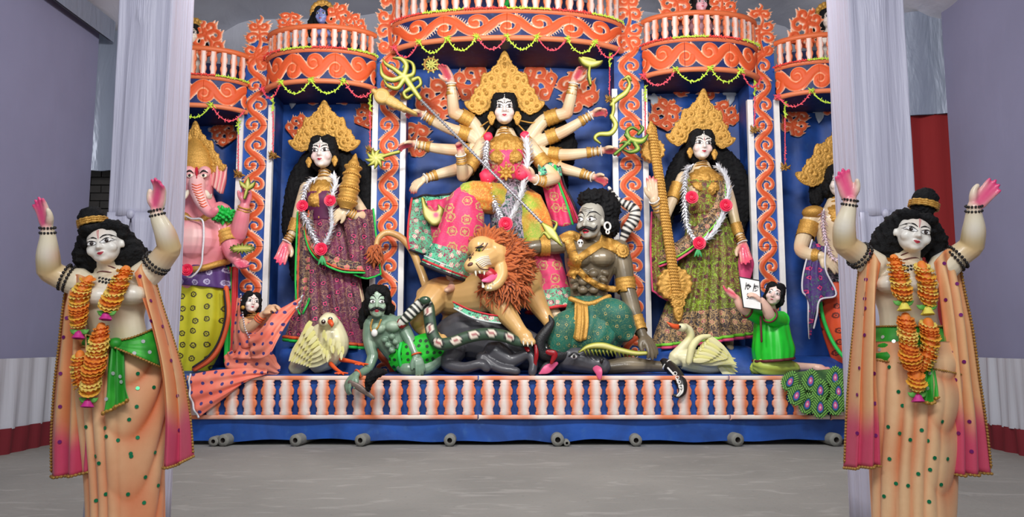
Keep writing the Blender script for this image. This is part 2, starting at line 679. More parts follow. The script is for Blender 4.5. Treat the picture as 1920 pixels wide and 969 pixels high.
# ---------------------------------------------------------------- cloth wrapped pillars
def pillar(x0, x1, label, mir, D=4.4, side=0.31):
    a, b = P(x0, 300, D).x, P(x1, 300, D).x
    r_ = root('pillar', ((a + b) / 2, D + side / 2, 0), label, 'pillar')
    g = G(); g.box((a + 0.012, D + 0.014, 0), (b - 0.012, D + side - 0.01, 4.95))
    obj('post', g, 'pillar_cloth', r_, False)
    zt = P(960, 405, D).z
    # two side faces and the back: taut cloth
    for nm, q in (('side_cloth', [(a, D), (a, D + side)]), ('side_cloth', [(b, D), (b, D + side)]), ('back_cloth', [(a, D + side), (b, D + side)])):
        g = G()
        (xa, ya), (xb, yb) = q
        g.sheet([[(xa + (xb - xa) * u, ya + (yb - ya) * u, z) for u in np.linspace(0, 1, 5)] for z in np.linspace(4.95, 0.0, 9)], 3, 3, 0.006,
                lambda U, V: 0.004 * np.sin(7 * U + 9 * V) * np.sin(V * 20), back=(0, 1, 0) if ya == yb else ((1, 0, 0) if xa == a else (-1, 0, 0)))
        obj(nm, g, 'pillar_cloth', r_)
    # front cloth gathered to a knot, parted below it
    def fold(U, V):
        z = 4.95 * (1 - V)
        up = np.clip((z - zt) / 3.0, 0, 1)
        k = np.exp(-((U - 0.45) / (0.12 + 0.5 * up)) ** 2)
        return -0.014 * k * np.abs(np.sin(34 * (U - 0.45) * (0.5 + 0.5 / (0.25 + up)) + 3 * np.sin(V * 5))) * (z > zt) - 0.008 * np.sin(9 * U + 5 * V)
    g = G()
    g.sheet([[(a + (b - a) * u, D - 0.012, z) for u in np.linspace(0, 1, 7)] for z in np.linspace(4.95, zt, 9)], 10, 8, 0.006, fold)
    obj('front_cloth', g, 'pillar_cloth', r_)
    kx = a + (b - a) * 0.45
    for s_, e in ((-1, a), (1, b)):
        g = G()
        rows = []
        for i, z in enumerate(np.linspace(zt + 0.02, 0.0, 9)):
            gap = 0.0 if i == 0 else min(0.05, 0.012 + 0.012 * i)
            fl = 0.05 * (i / 8) if (s_ == mir) else 0.0
            xi, xe = kx + s_ * gap, e + s_ * fl
            rows.append([(xi + (xe - xi) * u, D - 0.014 - 0.02 * math.sin(u * 3) * (i / 8), z) for u in np.linspace(0, 1, 5)])
        g.sheet(rows, 6, 4, 0.006, lambda U, V: -0.012 * np.sin(U * 9 + V * 2) * (0.3 + V))
        obj('lower_cloth', g, 'pillar_cloth', r_)
    g = G(); g.ell((kx, D - 0.02, zt + 0.01), (0.022, 0.02, 0.028)); obj('knot', g, 'pillar_cloth', r_)


pillar(209, 307, 'lavender cloth-wrapped square pillar behind the left dancing statue', -1)
pillar(1606, 1709, 'lavender cloth-wrapped square pillar behind the right dancing statue', 1)

# ================================================================ the stage
SD = 8.4
ST = P(960, 703, SD).z
XL, XR = P(262, 700, SD).x, P(1660, 700, SD).x
st = root('stage', (0, SD, 0), 'long blue wooden stage that carries the painted idols', 'stage')
g = G(); g.box((XL, SD + 0.02, ST - 0.05), (XR, 10.45, ST)); obj('stage_top', g, 'blue_board', st, False)
g = G()
xs = np.linspace(XL, XR, 90)
zb = np.array([0.05 + 0.012 * math.sin(x * 2.3) + 0.008 * math.sin(x * 9) - (0.03 * math.exp(-((x - 0.45) / 0.25) ** 2)) for x in xs])
zt_ = P(960, 780, SD).z
rows = [[(x, SD + 0.012 * math.sin(x * 5 + w * 3), z0 + (ST - 0.03 - z0) * w) for x, z0 in zip(xs, zb)] for w in np.linspace(0, 1, 6)]
g.grid(rows); g.grid(np.array(rows) + np.array((0, 0.02, 0)), flip=True)
obj('front_cloth', g, 'blue_cloth', st)
g = G(); g.box((XL + 0.02, SD + 0.9, 0), (XR - 0.02, 10.4, ST - 0.06)); obj('under_frame', g, 'dark_wood', st, False)
plain('bamboo', lin(126, 126, 120), 0.75, 0, 0.25, 30, 0.3, 60)
for i, (px, py, rp, bx, lab) in enumerate([
        (399, 839, 9, 410, 'grey pole end under the stage, first from the left'), (417, 839, 11, 436, 'grey pole end close to the leftmost one under the stage'),
        (553, 838, 11, 572, 'grey pole end under the stage below the cream owl'), (675, 838, 11, 696, 'grey pole end under the stage below the hand of the green demon'),
        (843, 836, 11, 846, 'grey pole end under the stage below the hind legs of the buffalo'), (1046, 835, 12, 1044, 'wide open grey pole end under the middle of the stage'),
        (1063, 833, 6, 1060, 'thin stick end beside the wide pole under the middle of the stage'), (1193, 836, 11, 1192, 'grey pole end under the stage below the buffalo head'),
        (1384, 838, 12, 1368, 'grey pole end under the stage below the swan'), (1569, 838, 12, 1552, 'grey pole end under the stage below the peacock tail')]):
    rr = R(rp, SD - 0.1)
    a = P(px, py, SD - 0.12); a.z = max(a.z, rr + 0.002)
    b = Vector((P(bx, py, SD).x + (P(bx, py, SD).x - a.x) * 1.3, SD + 0.85, a.z))
    if b.x == a.x: b.x += 0.01
    o_ = root('bamboo_pole', a, lab, 'pole', 'bamboo poles under the stage')
    d = (b - a).normalized()
    L_ = (b - a).length
    hol = G()
    pr = [(0.0, rr * 0.42), (0.0, rr * 0.98), (0.02, rr), (L_ * 0.5, rr * 0.97), (L_, rr)]
    fr = frame(a, (1, 0, 0), d)
    n_ = 18
    ring_ = [[tuple(fr @ Vector((q * math.cos(k / n_ * 2 * PI), q * math.sin(k / n_ * 2 * PI), z))) for k in range(n_)] for z, q in pr]
    hol.grid(ring_, wrap=True)
    obj('culm', hol, 'bamboo', o_)
    h2 = G()
    h2.grid([[tuple(fr @ Vector((q * math.cos(k / n_ * 2 * PI), q * math.sin(k / n_ * 2 * PI), z))) for k in range(n_)] for z, q in ((0.0, rr * 0.42), (0.08, rr * 0.4), (0.085, 0.001))], wrap=True)
    obj('hollow', h2, 'dark_wood', o_)


# ---------------------------------------------------------------- cut-out baluster boards
def baluster_sdf(h, w):
    def prof(z):
        t = np.clip(z / h, 0, 1)
        k = np.interp(t, [0, .07, .11, .14, .17, .3, .40, .46, .5, .54, .6, .72, .84, .88, .92, 1], [.78, .82, .62, .74, .66, .96, .9, .64, .78, .64, .92, .98, .7, .78, .62, .84])
        return k * w / 2
    return lambda X, Z: np.minimum(prof(Z) - np.abs(X), np.minimum(Z, h - Z) + 0.004)


def baluster_mesh(name, h, w, cell, seed, hot):
    rs = np.random.RandomState(seed)
    k = rs.uniform(0.15, 0.85)
    def col(X, Z, s):
        t = np.clip(np.abs(X + (0.25 - 0.5 * (seed % 2)) * w * 0.4) / (w * 0.5), 0, 1)
        b = 0.5 + 0.5 * np.sin(Z / h * 9 + k * 6)
        f = np.clip(t * 1.5 - 0.25 + hot * 0.3 * b, 0, 1)
        return lerp3(lin(236, 222, 214), np.array(lin(226, 124, 78)), f)
    return mesh(name, relief(baluster_sdf(h, w), (-w / 2 - cell, -cell), (w / 2 + cell, h + cell), cell,
                             lambda X, Z, s: 0.012 * np.sqrt(np.clip(s / (w * 0.4), 0, 1)), col, 0.025), 'relief_paint')


zr0, zr1 = P(960, 785, SD).z, P(960, 704, SD).z
HB = (zr1 - zr0) * 0.80
bal = [baluster_mesh('baluster', HB, 0.174, 0.007, k, h_) for k, h_ in ((1, .2), (2, .6), (3, 1.0), (4, .4))]
def rail_col(seed):
    return lambda X, Z, s: lerp3(lin(238, 220, 208), np.array(lin(230, 134, 90)), np.clip(0.45 + 0.5 * np.sin(X * 7 + seed) + 0.3 * np.sin(X * 17 + seed * 2), 0, 1))
for px0, px1, n_, lab in ((352, 896, 16, 'orange and white cut-out balustrade board on the left half of the stage front'),
                          (898, 1365, 14, 'orange and white cut-out balustrade board below the lion and buffalo'),
                          (1367, 1552, 5, 'short orange and white cut-out balustrade board below the swan and kneeling boy'),
                          (1554, 1650, 3, 'orange and white balustrade board end below the peacock tail')):
    a, b = P(px0, 740, SD).x, P(px1, 740, SD).x
    r_ = root('balustrade_board', ((a + b) / 2, SD - 0.03, zr0), lab, 'balustrade', 'balustrade boards along the stage front')
    hr = (zr1 - zr0) * 0.1
    for nm, z0, z1 in (('bottom_rail', zr0, zr0 + hr), ('top_rail', zr1 - hr, zr1)):
        g = relief(lambda X, Z: np.minimum(np.minimum(X, b - a - X), np.minimum(Z, z1 - z0 - Z)), (-0.01, -0.01), (b - a + 0.01, z1 - z0 + 0.01), 0.02,
                   lambda X, Z, s: 0.006 * np.clip(s / 0.012, 0, 1), rail_col(px0), 0.022)
        g2 = G(); g2.join(g, Matrix.Translation((a, SD - 0.05, z0)))
        obj(nm, g2, 'relief_paint', r_)
    for i in range(n_):
        x = a + (b - a) * (i + 0.5) / n_
        hot = 1 if 950 < px0 + (px1 - px0) * i / n_ < 1260 else 0
        inst('baluster', bal[2 if hot and i % 2 else (i * 7 + int(px0)) % 4], Matrix.Translation((x, SD - 0.05, zr0 + hr * 0.98)) @ Matrix.Diagonal(((b - a) / n_ / 0.21, 1, 1, 1)), r_)

# ================================================================ the painted pavilion
PD, ND = 9.3, 9.8
bd = root('pavilion_backdrop', (0, ND, ST), 'blue cloth backdrop closing the niches behind the idols', 'backdrop')
for x0, x1, top in ((262, 475, 170), (475, 730, 120), (730, 1183, 60), (1183, 1437, 100), (1437, 1660, 140)):
    g = G()
    a, b = P(x0, 400, ND).x, P(x1, 400, ND).x
    zt_ = P(960, top, PD).z
    g.sheet([[(x, ND + 0.03 * math.sin(x * 9 + z), z) for x in np.linspace(a, b, 8)] for z in np.linspace(zt_, ST, 8)], 6, 5, 0.01,
            lambda U, V: 0.018 * np.sin(U * 26 + 2 * np.sin(V * 5)) + 0.012 * np.sin(V * 11 + U * 5))
    obj('back_cloth', g, 'blue_cloth', bd)


def scroll_tile(L, A, w, vertical, teeth=8):
    """one full wave of the cut-out vine: two mirrored curls, comb teeth, leaf tips"""
    S = []
    u = np.linspace(-1.2 * L, 3.2 * L, 90)
    S.append((np.column_stack([u, A * np.cos(PI * u / L)]), w))
    for k in range(-1, 4):
        u0, sg = k * L, 1 if k % 2 == 0 else -1
        sp = spiral(0, 0, 0.34 * L, 0.10 * L, 0.25, -0.80)
        q = np.column_stack([u0 + 0.02 * L + sp[:, 0], sg * (sp[:, 1] * 0.85 * A / (0.31 * L) - 0.42 * A)])
        S.append((q, np.concatenate([np.linspace(0.8 * w, 0.6 * w, 18), np.linspace(0.65 * w, 0.95 * w, 8)])))
        for i in range(teeth):
            t = -0.30 - 0.55 * i / teeth
            uu = u0 + t * L
            b = np.array([uu, A * math.cos(PI * uu / L)])
            d = np.array([0.5, -sg * 0.75])
            S.append((np.array([b, b + d * (0.34 * L) * (1 - 0.3 * i / teeth)]), [0.30 * w, 0.03 * w]))
        lf = np.array([[u0 + 0.66 * L, -sg * 0.1 * A], [u0 + 0.42 * L, sg * 0.95 * A], [u0 + 0.26 * L, sg * 1.55 * A]])
        S.append((cr(lf, 6), np.linspace(0.6 * w, 0.10 * w, 13)))
    lim = A * 1.62
    f = lambda X, Z: strokes_sdf(X, Z, S)
    fn = (lambda X, Z: f(Z, X)) if vertical else f
    lo, hi = ((-lim, 0), (lim, 2 * L)) if vertical else ((0, -lim), (2 * L, lim))
    cell = 0.0066
    return relief(fn, lo, hi, cell, lambda X, Z, s: 0.022 * np.sqrt(np.clip(s / 0.035, 0, 1)), airbrush, 0.006)


ptile_g = scroll_tile(0.25, 0.080, 0.036, True)
ptile = mesh('scroll_ornament', ptile_g, 'relief_paint')


def crest(name, seed, w, h, pair=True):
    """tall finial built of stacked curls"""
    S = []
    rs = random.Random(seed)
    n = max(3, int(h / (w * 0.42)))
    ax = cr([(0.12 * w * math.sin(2.4 * i + seed), h * i / n) for i in range(n + 1)], 5)
    S.append((ax, np.linspace(0.10 * w, 0.06 * w, len(ax))))
    for i in range(n):
        z = h * (i + 0.45) / n
        ww = w * 0.5 * math.sin(PI * min(1, 0.28 + 0.72 * i / n)) ** 0.6 + 0.04 * w
        for sd in (-1, 1):
            sp = spiral(0, 0, ww * 0.62, ww * 0.16, PI if sd > 0 else 0, (0.95 if (i + seed) % 2 else -0.95) * sd)
            S.append((np.column_stack([sd * ww * 0.52 + sp[:, 0], z + sp[:, 1] * 0.85]), np.linspace(0.085 * w, 0.10 * w, len(sp))))
            for k in range(4):
                b = np.array([sd * ww * (0.75 + 0.1 * k % 0.3), z + (k - 1.5) * 0.06 * h])
                S.append((np.array([b, b + np.array([sd * 0.15 * w, 0.09 * w])]), [0.055 * w, 0.01 * w]))
    tip = cr([(0, h * 0.95), (0.1 * w, h * 1.04), (0.02 * w, h * 1.1)], 5)
    S.append((tip, np.linspace(0.09 * w, 0.03 * w, len(tip))))
    return mesh(name, relief(lambda X, Z: strokes_sdf(X, Z, S), (-0.75 * w, -0.05 * h), (0.75 * w, 1.15 * h), 0.0066,
                             lambda X, Z, s: 0.02 * np.sqrt(np.clip(s / 0.03, 0, 1)), airbrush, 0.012), 'relief_paint')


PIL = [(240, 300, 120, 30, 'hidden'), (446, 503, 118, 30, 'left of the goddess carrying the bundle'), (701, 754, 92, -20, 'left of the ten-armed goddess'),
       (1155, 1212, 84, -20, 'right of the ten-armed goddess'), (1412, 1462, 96, 8, 'right of the goddess with the veena'), (1650, 1700, 110, 20, 'hidden')]
fin_me = [crest('finial', k, 0.30, 0.62) for k in (1, 2)]
for i, (x0, x1, yt, yf, lab) in enumerate(PIL):
    if lab == 'hidden':
        continue
    a, b = P(x0, 400, PD).x, P(x1, 400, PD).x
    xm = (a + b) / 2
    zt_ = P(960, yt, PD).z
    r_ = root('pilaster', (xm, PD, ST), 'white-edged blue pilaster with orange scroll vine, ' + lab, 'pilaster', 'scrolled pilasters of the pavilion')
    g = G(); g.box((a, PD, ST), (b, ND - 0.04, zt_)); obj('board', g, 'blue_board', r_, False)
    zs = P(960, 178 + (20 if i in (1, 4) else 0) - 10 * (i > 2), PD).z
    for s_, x in ((0, a), (1, b)):
        g = G(); g.box((x - 0.033, PD - 0.03, ST), (x + 0.033, PD + 0.03, zs)); obj('edge_strip', g, 'white_paint', r_, False)
    z = ST
    while z < zt_ - 0.1:
        inst('scroll_ornament', ptile, Matrix.Translation((xm, PD - 0.008, z)) @ Matrix.Diagonal(((b - a - 0.06) / 0.262, 1, 1, 1)), r_)
        z += 0.5
    zf = P(960, yf, PD).z
    inst('finial', fin_me[i % 2], Matrix.Translation((xm, PD - 0.01, zt_ - 0.06)) @ Matrix.Diagonal((1.05, 1, (zf - zt_) / 0.62 if zf > zt_ else 1, 1)), r_)
    g = G()
    g.box((xm - 0.1, PD + 0.01, zt_), (xm + 0.1, PD + 0.03, zt_ + 0.35)); obj('finial_backing', g, 'blue_board', r_, False)

# ---------------------------------------------------------------- round balconies
def arc_map(cx, cy, a, b, yaw, ua=12, ub=168, n=200):
    """arc length parameter along a half ellipse bulging to the viewer"""
    t = np.radians(np.linspace(ua, ub, n))
    x, y = -a * np.cos(t), -b * np.sin(t)
    c, s = math.cos(yaw), math.sin(yaw)
    x, y = cx + x * c - y * s, cy + x * s + y * c
    d = np.concatenate([[0], np.cumsum(np.hypot(np.diff(x), np.diff(y)))])
    def at(u):
        X, Y = np.interp(u, d, x), np.interp(u, d, y)
        e = 0.01
        tx, ty = np.interp(u + e, d, x) - np.interp(u - e, d, x), np.interp(u + e, d, y) - np.interp(u - e, d, y)
        l = np.hypot(tx, ty)
        return X, Y, tx / l, ty / l
    return d[-1], at


def wrap_relief(g, at, u0, z0):
    v = g.verts()
    X, Y, tx, ty = at(np.clip(v[:, 0] + u0, 0.001, None))
    h = -v[:, 1]
    out = np.column_stack([X + ty * h, Y - tx * h, v[:, 2] + z0])
    o = G(); o.add(out, g.f, np.vstack(g.uv), np.vstack(g.c))
    return o


small_bal = [baluster_mesh('baluster', 1.0, 0.5, 0.022, k, h_) for k, h_ in ((1, .3), (2, .5))]
# px left, px right, centre px, bottom y, frieze top y, rail top y, bulge, yaw, label
BALC = [(276, 468, 352, 198, 143, 85, 0.42, -0.05, 'over the elephant-headed idol'), (507, 705, 606, 153, 93, 45, 0.42, -0.05, 'over the goddess carrying the bundle'),
        (742, 1160, 950, 72, 20, -48, 0.55, 0.0, 'over the ten-armed goddess'), (1204, 1414, 1318, 131, 73, 19, 0.42, 0.05, 'over the goddess with the veena'),
        (1450, 1645, 1570, 171, 114, 60, 0.42, 0.05, 'over the standing god at the far right')]
BAL_AT = []
for k, (x0, x1, xc, yb, yf, yr, bulge, yaw, lab) in enumerate(BALC):
    a, b = P(x0, 120, PD).x, P(x1, 120, PD).x
    Dc = PD - bulge
    z0, z1, z2 = P(xc, yb, Dc).z, P(xc, yf, Dc).z, P(xc, yr, Dc).z
    Ltot, at = arc_map((a + b) / 2, PD + 0.02, (b - a) / 2 * 1.03, bulge, yaw)
    BAL_AT.append((Ltot, at, z0, z1, z2))
    r_ = root('balcony', ((a + b) / 2, PD, z0), 'round projecting balcony with orange scroll frieze ' + lab, 'balcony', 'round balconies of the pavilion')
    us = np.linspace(0, Ltot, 48)
    X, Y, tx, ty = at(us)
    g = G()
    dr = np.array([np.column_stack([X, Y, np.full(48, z)]) for z in (z0, z1)])
    g.grid(dr)
    fl = [np.column_stack([X, Y, np.full(48, z0 + 0.01)]), np.column_stack([X, np.full(48, ND), np.full(48, z0 + 0.01)])]
    g.grid(fl)
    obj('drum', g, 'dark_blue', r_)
    # orange lip and rails
    lip = [np.column_stack([X + ty * o_, Y - tx * o_, np.full(48, z)]) for o_, z in ((-0.01, z0 - 0.012), (0.045, z0 - 0.012), (0.05, z0 + 0.03), (-0.01, z0 + 0.03))]
    g = G(); g.grid(lip, c=lin(232, 132, 88)); obj('bottom_lip', g, 'paint', r_)
    rl = [np.column_stack([X + ty * o_, Y - tx * o_, np.full(48, z)]) for o_, z in ((-0.02, z2 - 0.05), (0.03, z2 - 0.05), (0.03, z2), (-0.02, z2), (-0.02, z2 - 0.05))]
    g = G(); g.grid(rl, c=lin(224, 112, 64)); obj('top_rail', g, 'paint', r_)
    g = G(); g.grid([np.column_stack([X + ty * o_, Y - tx * o_, np.full(48, z)]) for o_, z in ((-0.02, z1 - 0.02), (0.03, z1 - 0.02), (0.03, z1 + 0.03), (-0.02, z1 + 0.03))], c=lin(226, 120, 76)); obj('sill', g, 'paint', r_)
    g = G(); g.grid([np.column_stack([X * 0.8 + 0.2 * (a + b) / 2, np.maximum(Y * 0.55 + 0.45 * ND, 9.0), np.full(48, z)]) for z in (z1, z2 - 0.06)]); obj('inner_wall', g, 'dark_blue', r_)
    nt = {2: 4}.get(k, 3 if k in (1, 3) else 3)
    Lh = Ltot / nt / 2
    hf = (z1 - z0) / 2
    tile = scroll_tile(Lh, hf * 0.52, hf * 0.31, False)
    for i in range(nt):
        obj('scroll_ornament', wrap_relief(tile, at, i * 2 * Lh, (z0 + z1) / 2 + 0.01), 'relief_paint', r_)
    nb = {2: 22}.get(k, 13)
    for i in range(nb):
        u = Ltot * (i + 0.5) / nb
        X1, Y1, t1, t2 = (float(q) for q in at(u))
        M = frame((X1, Y1, z1 + 0.02), (t1, t2, 0), (0, 0, 1))
        hb = z2 - z1 - 0.06
        inst('baluster', small_bal[i % 2], M @ Matrix.Diagonal((Ltot / nb * 1.45, 1, hb, 1)), r_)

# scroll crests standing on the balconies and painted inside the niches
cm = [crest('scroll_crest', 5, 0.34, 0.36), crest('scroll_crest', 8, 0.34, 0.36)]
for px, py, D, sx, sz, tilt, k, lab in [
        (398, 92, 9.25, 1.0, 1.1, -0.35, 0, 'orange scroll crest on the far left balcony right of the small head'), (541, 50, 9.25, .8, .62, .1, 1, 'small orange scroll crest left of the blue-faced head'),
        (640, 48, 9.25, .85, .9, -.25, 0, 'taller orange scroll crest right of the blue-faced head'), (676, 55, 9.22, .6, .7, -.5, 1, 'low orange scroll crest at the right end of the balcony with the blue-faced head'),
        (1262, 28, 9.25, 1.0, 1.0, .2, 0, 'orange scroll crest left of the pink-faced head'), (1362, 26, 9.25, .9, .8, -.3, 1, 'orange scroll crest right of the pink-faced head'),
        (1500, 75, 9.25, 1.0, 1.25, .35, 0, 'orange scroll crest on the far right balcony left of the small head')]:
    o_ = inst('scroll_crest', cm[k], Matrix.Translation(P(px, py + 8, D)) @ Matrix.Rotation(tilt, 4, 'Y') @ Matrix.Diagonal((sx, 1, sz, 1)), None,
              label=lab, cat='ornament', group='scroll crests on the balconies')
nb_ = root('niche_ornaments', (0, ND, 3), 'orange scrolls fixed high on the blue backdrop inside the niches', 'ornament')
for px, py, rot, sc in [(800, 215, .6, 1.3), (860, 165, 1.2, 1.2), (1035, 165, -1.2, 1.2), (1100, 200, -.5, 1.3), (770, 290, .2, 1.1), (545, 250, .9, .8), (660, 180, -.9, 1.0), (680, 235, .4, .8), (575, 190, .6, .7),
                        (1235, 235, .5, 1.0), (1262, 170, .8, .9), (1345, 175, -.8, .9), (1372, 235, -.6, .9), (430, 265, -.6, .8), (1482, 250, .4, .9), (1560, 215, 0, .7)]:
    inst('scroll_ornament', cm[int(sc * 10) % 2], Matrix.Translation(P(px, py, ND - 0.05)) @ Matrix.Rotation(rot, 4, 'Y') @ Matrix.Diagonal((sc, 1, sc, 1)), nb_)
# plinths under the standing idols
for x0, x1, yt, D0, D1, lab in ((524, 692, 650, 9.05, 9.9, 'blue cloth-covered plinth under the goddess carrying the bundle'), (1226, 1412, 648, 9.05, 9.9, 'blue cloth-covered plinth under the goddess with the veena'),
                                (300, 438, 690, 9.1, 9.9, 'low blue plinth under the elephant-headed idol'), (1480, 1640, 668, 9.1, 9.9, 'low blue plinth under the god at the far right')):
    a, b, zt_ = P(x0, 650, D0).x, P(x1, 650, D0).x, P(960, yt, D0 + 0.1).z
    g = G()
    sec = [(a - .04, b + .04, D0 - .22, ST), (a, b, D0 - .1, ST + (zt_ - ST) * .5), (a + .02, b - .02, D0 - .02, zt_ - .03), (a + .06, b - .06, D0 + .05, zt_)]
    rows = []
    for xa, xb, y, z in sec:
        q = [(xa, D1, z)] + [(xa, y + (D1 - y) * .5, z)] + [(xa + (xb - xa) * u, y - 0.03 * math.sin(9 * u + z * 6), z) for u in np.linspace(0, 1, 14)] + [(xb, y + (D1 - y) * .5, z), (xb, D1, z)]
        rows.append(q)
    g.grid(rows)
    n_ = g.n
    g.f.append(tuple(range(n_ - len(rows[0]), n_))); g.mi.append(0)
    obj('plinth', g, 'blue_cloth', None, True, lab, 'plinth')


# ================================================================ heads and bodies
def smooth01(x):
    x = np.clip(x, 0, 1)
    return x * x * (3 - 2 * x)


class Head:
    """a head in units of its own height (chin to crown), face towards -y; painted features lie on the surface"""
    def __init__(s, style='soft', mouth='smile', ears=True):
        g = G()
        male = style == 'hard'
        g.ell((0, 0.06, 0.14), (0.355, 0.40, 0.355), n=20)
        g.ell((0, -0.08, -0.08), (0.31, 0.30, 0.40), n=20)
        g.ell((0, -0.15, -0.31), (0.225 if not male else 0.26, 0.20, 0.165), n=16)
        g.ell((0, -0.27, -0.405), (0.105 if not male else 0.13, 0.09, 0.085), n=12)
        for d in (-1, 1):
            g.ell((d * 0.185, -0.235, -0.15), (0.125, 0.12, 0.13), n=12)
            g.ell((d * 0.155, -0.315, 0.005), (0.098, 0.062, 0.062), n=12)
            if ears:
                g.ell((d * 0.345, 0.03, -0.05), (0.04, 0.085, 0.125), rot=(0, 0, d * 0.3), n=10)
            g.ell((d * 0.15, -0.30, 0.115), (0.12, 0.06, 0.035 if not male else 0.05), n=10)
            g.ell((d * 0.045, -0.395, -0.145), (0.04, 0.045, 0.034), n=8)
        g.tube([(0, -0.345, 0.06), (0, -0.395, -0.04), (0, -0.455, -0.135)], [0.036, 0.04, 0.05], n=10)
        g.ell((0, -0.345, -0.27), (0.10, 0.055, 0.05), n=10)
        op = 0.05 if mouth == 'open' else 0.0
        g.ell((0, -0.375, -0.252), (0.075, 0.032, 0.024), n=8)
        g.ell((0, -0.37, -0.30 - op), (0.06, 0.034, 0.028), n=8)
        if style == 'elephant':
            pass
        s.v, s.f, s.n = remesh(g, 0.021, 3, 0.5)
        s.bvh = BVHTree.FromPolygons([tuple(x) for x in s.v], s.f)
        s.feat = {}
        s.style = style

    def on(s, x, z, off):
        h = s.bvh.ray_cast(Vector((x, -2, z)), Vector((0, 1, 0)))
        return (x, (h[0].y if h[0] is not None else -0.1) - off, z)

    def decal(s, fn, ns, nt, off=0.004, g=None, mi=0, c=None):
        g = g or G()
        g.grid([[s.on(*fn(i / ns, j / nt), off) for j in range(nt + 1)] for i in range(ns + 1)], mi=mi, c=c)
        return g

    def eye(s, d, cx=0.152, cz=0.0, w=0.112, up=0.055, lo=0.034, slant=0.02, look=(0.0, 0.0), iris=0.044):
        def zu(t): return up * (1 - (2 * t - 1) ** 2) ** 0.8 + slant * (t - 0.4)
        def zl(t): return -lo * (1 - (2 * t - 1) ** 2) ** 0.9 + slant * (t - 0.4)
        X = lambda t: d * (cx - w + 2 * w * t)
        g = s.decal(lambda a, b: (X(a), cz + zl(a) + (zu(a) - zl(a)) * b), 14, 6, 0.005, mi=0)
        white, g = g, G()
        ix, iz = d * cx + look[0], cz + 0.006 + look[1]
        for r, mi, off in ((iris, 1, 0.009), (iris * 0.5, 2, 0.011)):
            def disc(a, b):
                x = ix - r + 2 * r * a
                h = math.sqrt(max(0, r * r - (x - ix) ** 2))
                t = min(max((d * x - cx + w) / (2 * w), 0.02), 0.98)
                top, bot = min(iz + h, cz + zu(t)), max(iz - h, cz + zl(t))
                return (x, bot + (max(top, bot) - bot) * b)
            s.decal(disc, 10, 5, off, g, mi)
        s.decal(lambda a, b: (ix + 0.35 * iris + 0.012 * (a - .5), iz + 0.3 * iris + 0.012 * (b - .5)), 2, 2, 0.013, g, 0)  # small white glint of light painted on the iris
        iris_g, g = g, white
        s.decal(lambda a, b: (d * (cx - w * 1.04 + 2.22 * w * a), cz + zu(min(a * 1.06, 1)) + (0.4 * slant * max(0, a - .9) * 10 * .1) + (b - 0.15) * 0.024 * (0.35 + math.sin(PI * min(a, 1)))), 16, 2, 0.009, g, 2)
        s.decal(lambda a, b: (X(a), cz + zl(a) - b * 0.012), 14, 1, 0.008, g, 2)
        return g, iris_g

    def brow(s, d, pts, th=0.017):
        q = cr(pts, 6)
        n = len(q) - 1
        return s.decal(lambda a, b: (d * q[int(round(a * n)), 0], q[int(round(a * n)), 1] + (b - .5) * 2 * th * (0.25 + math.sin(PI * min(0.15 + a * 0.85, 1)))), n, 2, 0.006)

    def lips(s, cz=-0.272, w=0.088, up=0.034, lo=0.038, smile=0.018, gap=0.0):
        def up_(t): return up * (math.sin(PI * t) ** 0.7) * (1 - 0.28 * math.exp(-((t - .5) / .1) ** 2)) + smile * abs(2 * t - 1) ** 2
        def lo_(t): return -lo * math.sin(PI * t) ** 0.8 + smile * abs(2 * t - 1) ** 2
        mid = lambda t: smile * abs(2 * t - 1) ** 2
        g = s.decal(lambda a, b: (w * (2 * a - 1), cz + gap * math.sin(PI * a) + mid(a) + (up_(a) - mid(a)) * b), 12, 3, 0.005, mi=0)
        s.decal(lambda a, b: (w * (2 * a - 1), cz - gap * math.sin(PI * a) + lo_(a) + (mid(a) - lo_(a)) * b), 12, 3, 0.005, g, 0)
        s.decal(lambda a, b: (w * (2 * a - 1), cz + mid(a) - (gap + 0.004) * math.sin(PI * a) + b * (0.008 + 2 * gap) * math.sin(PI * a)), 12, 2, 0.008, g, 1)
        return g

    def strip(s, pts, th, off=0.006, taper=True):
        q = cr(pts, 5)
        n = len(q) - 1
        return s.decal(lambda a, b: (q[int(round(a * n)), 0] + (b - .5) * th * ((1 - 0.6 * a) if taper else 1), q[int(round(a * n)), 1]), n, 2, off)


HEADS = {'soft': Head('soft'), 'hard': Head('hard', 'open')}
NT('iris_brown', 0.2).color(lin(46, 24, 14))
plain('moustache', (0.008, 0.007, 0.007), 0.6, 0, 0.3, 60, 0.6, 90)


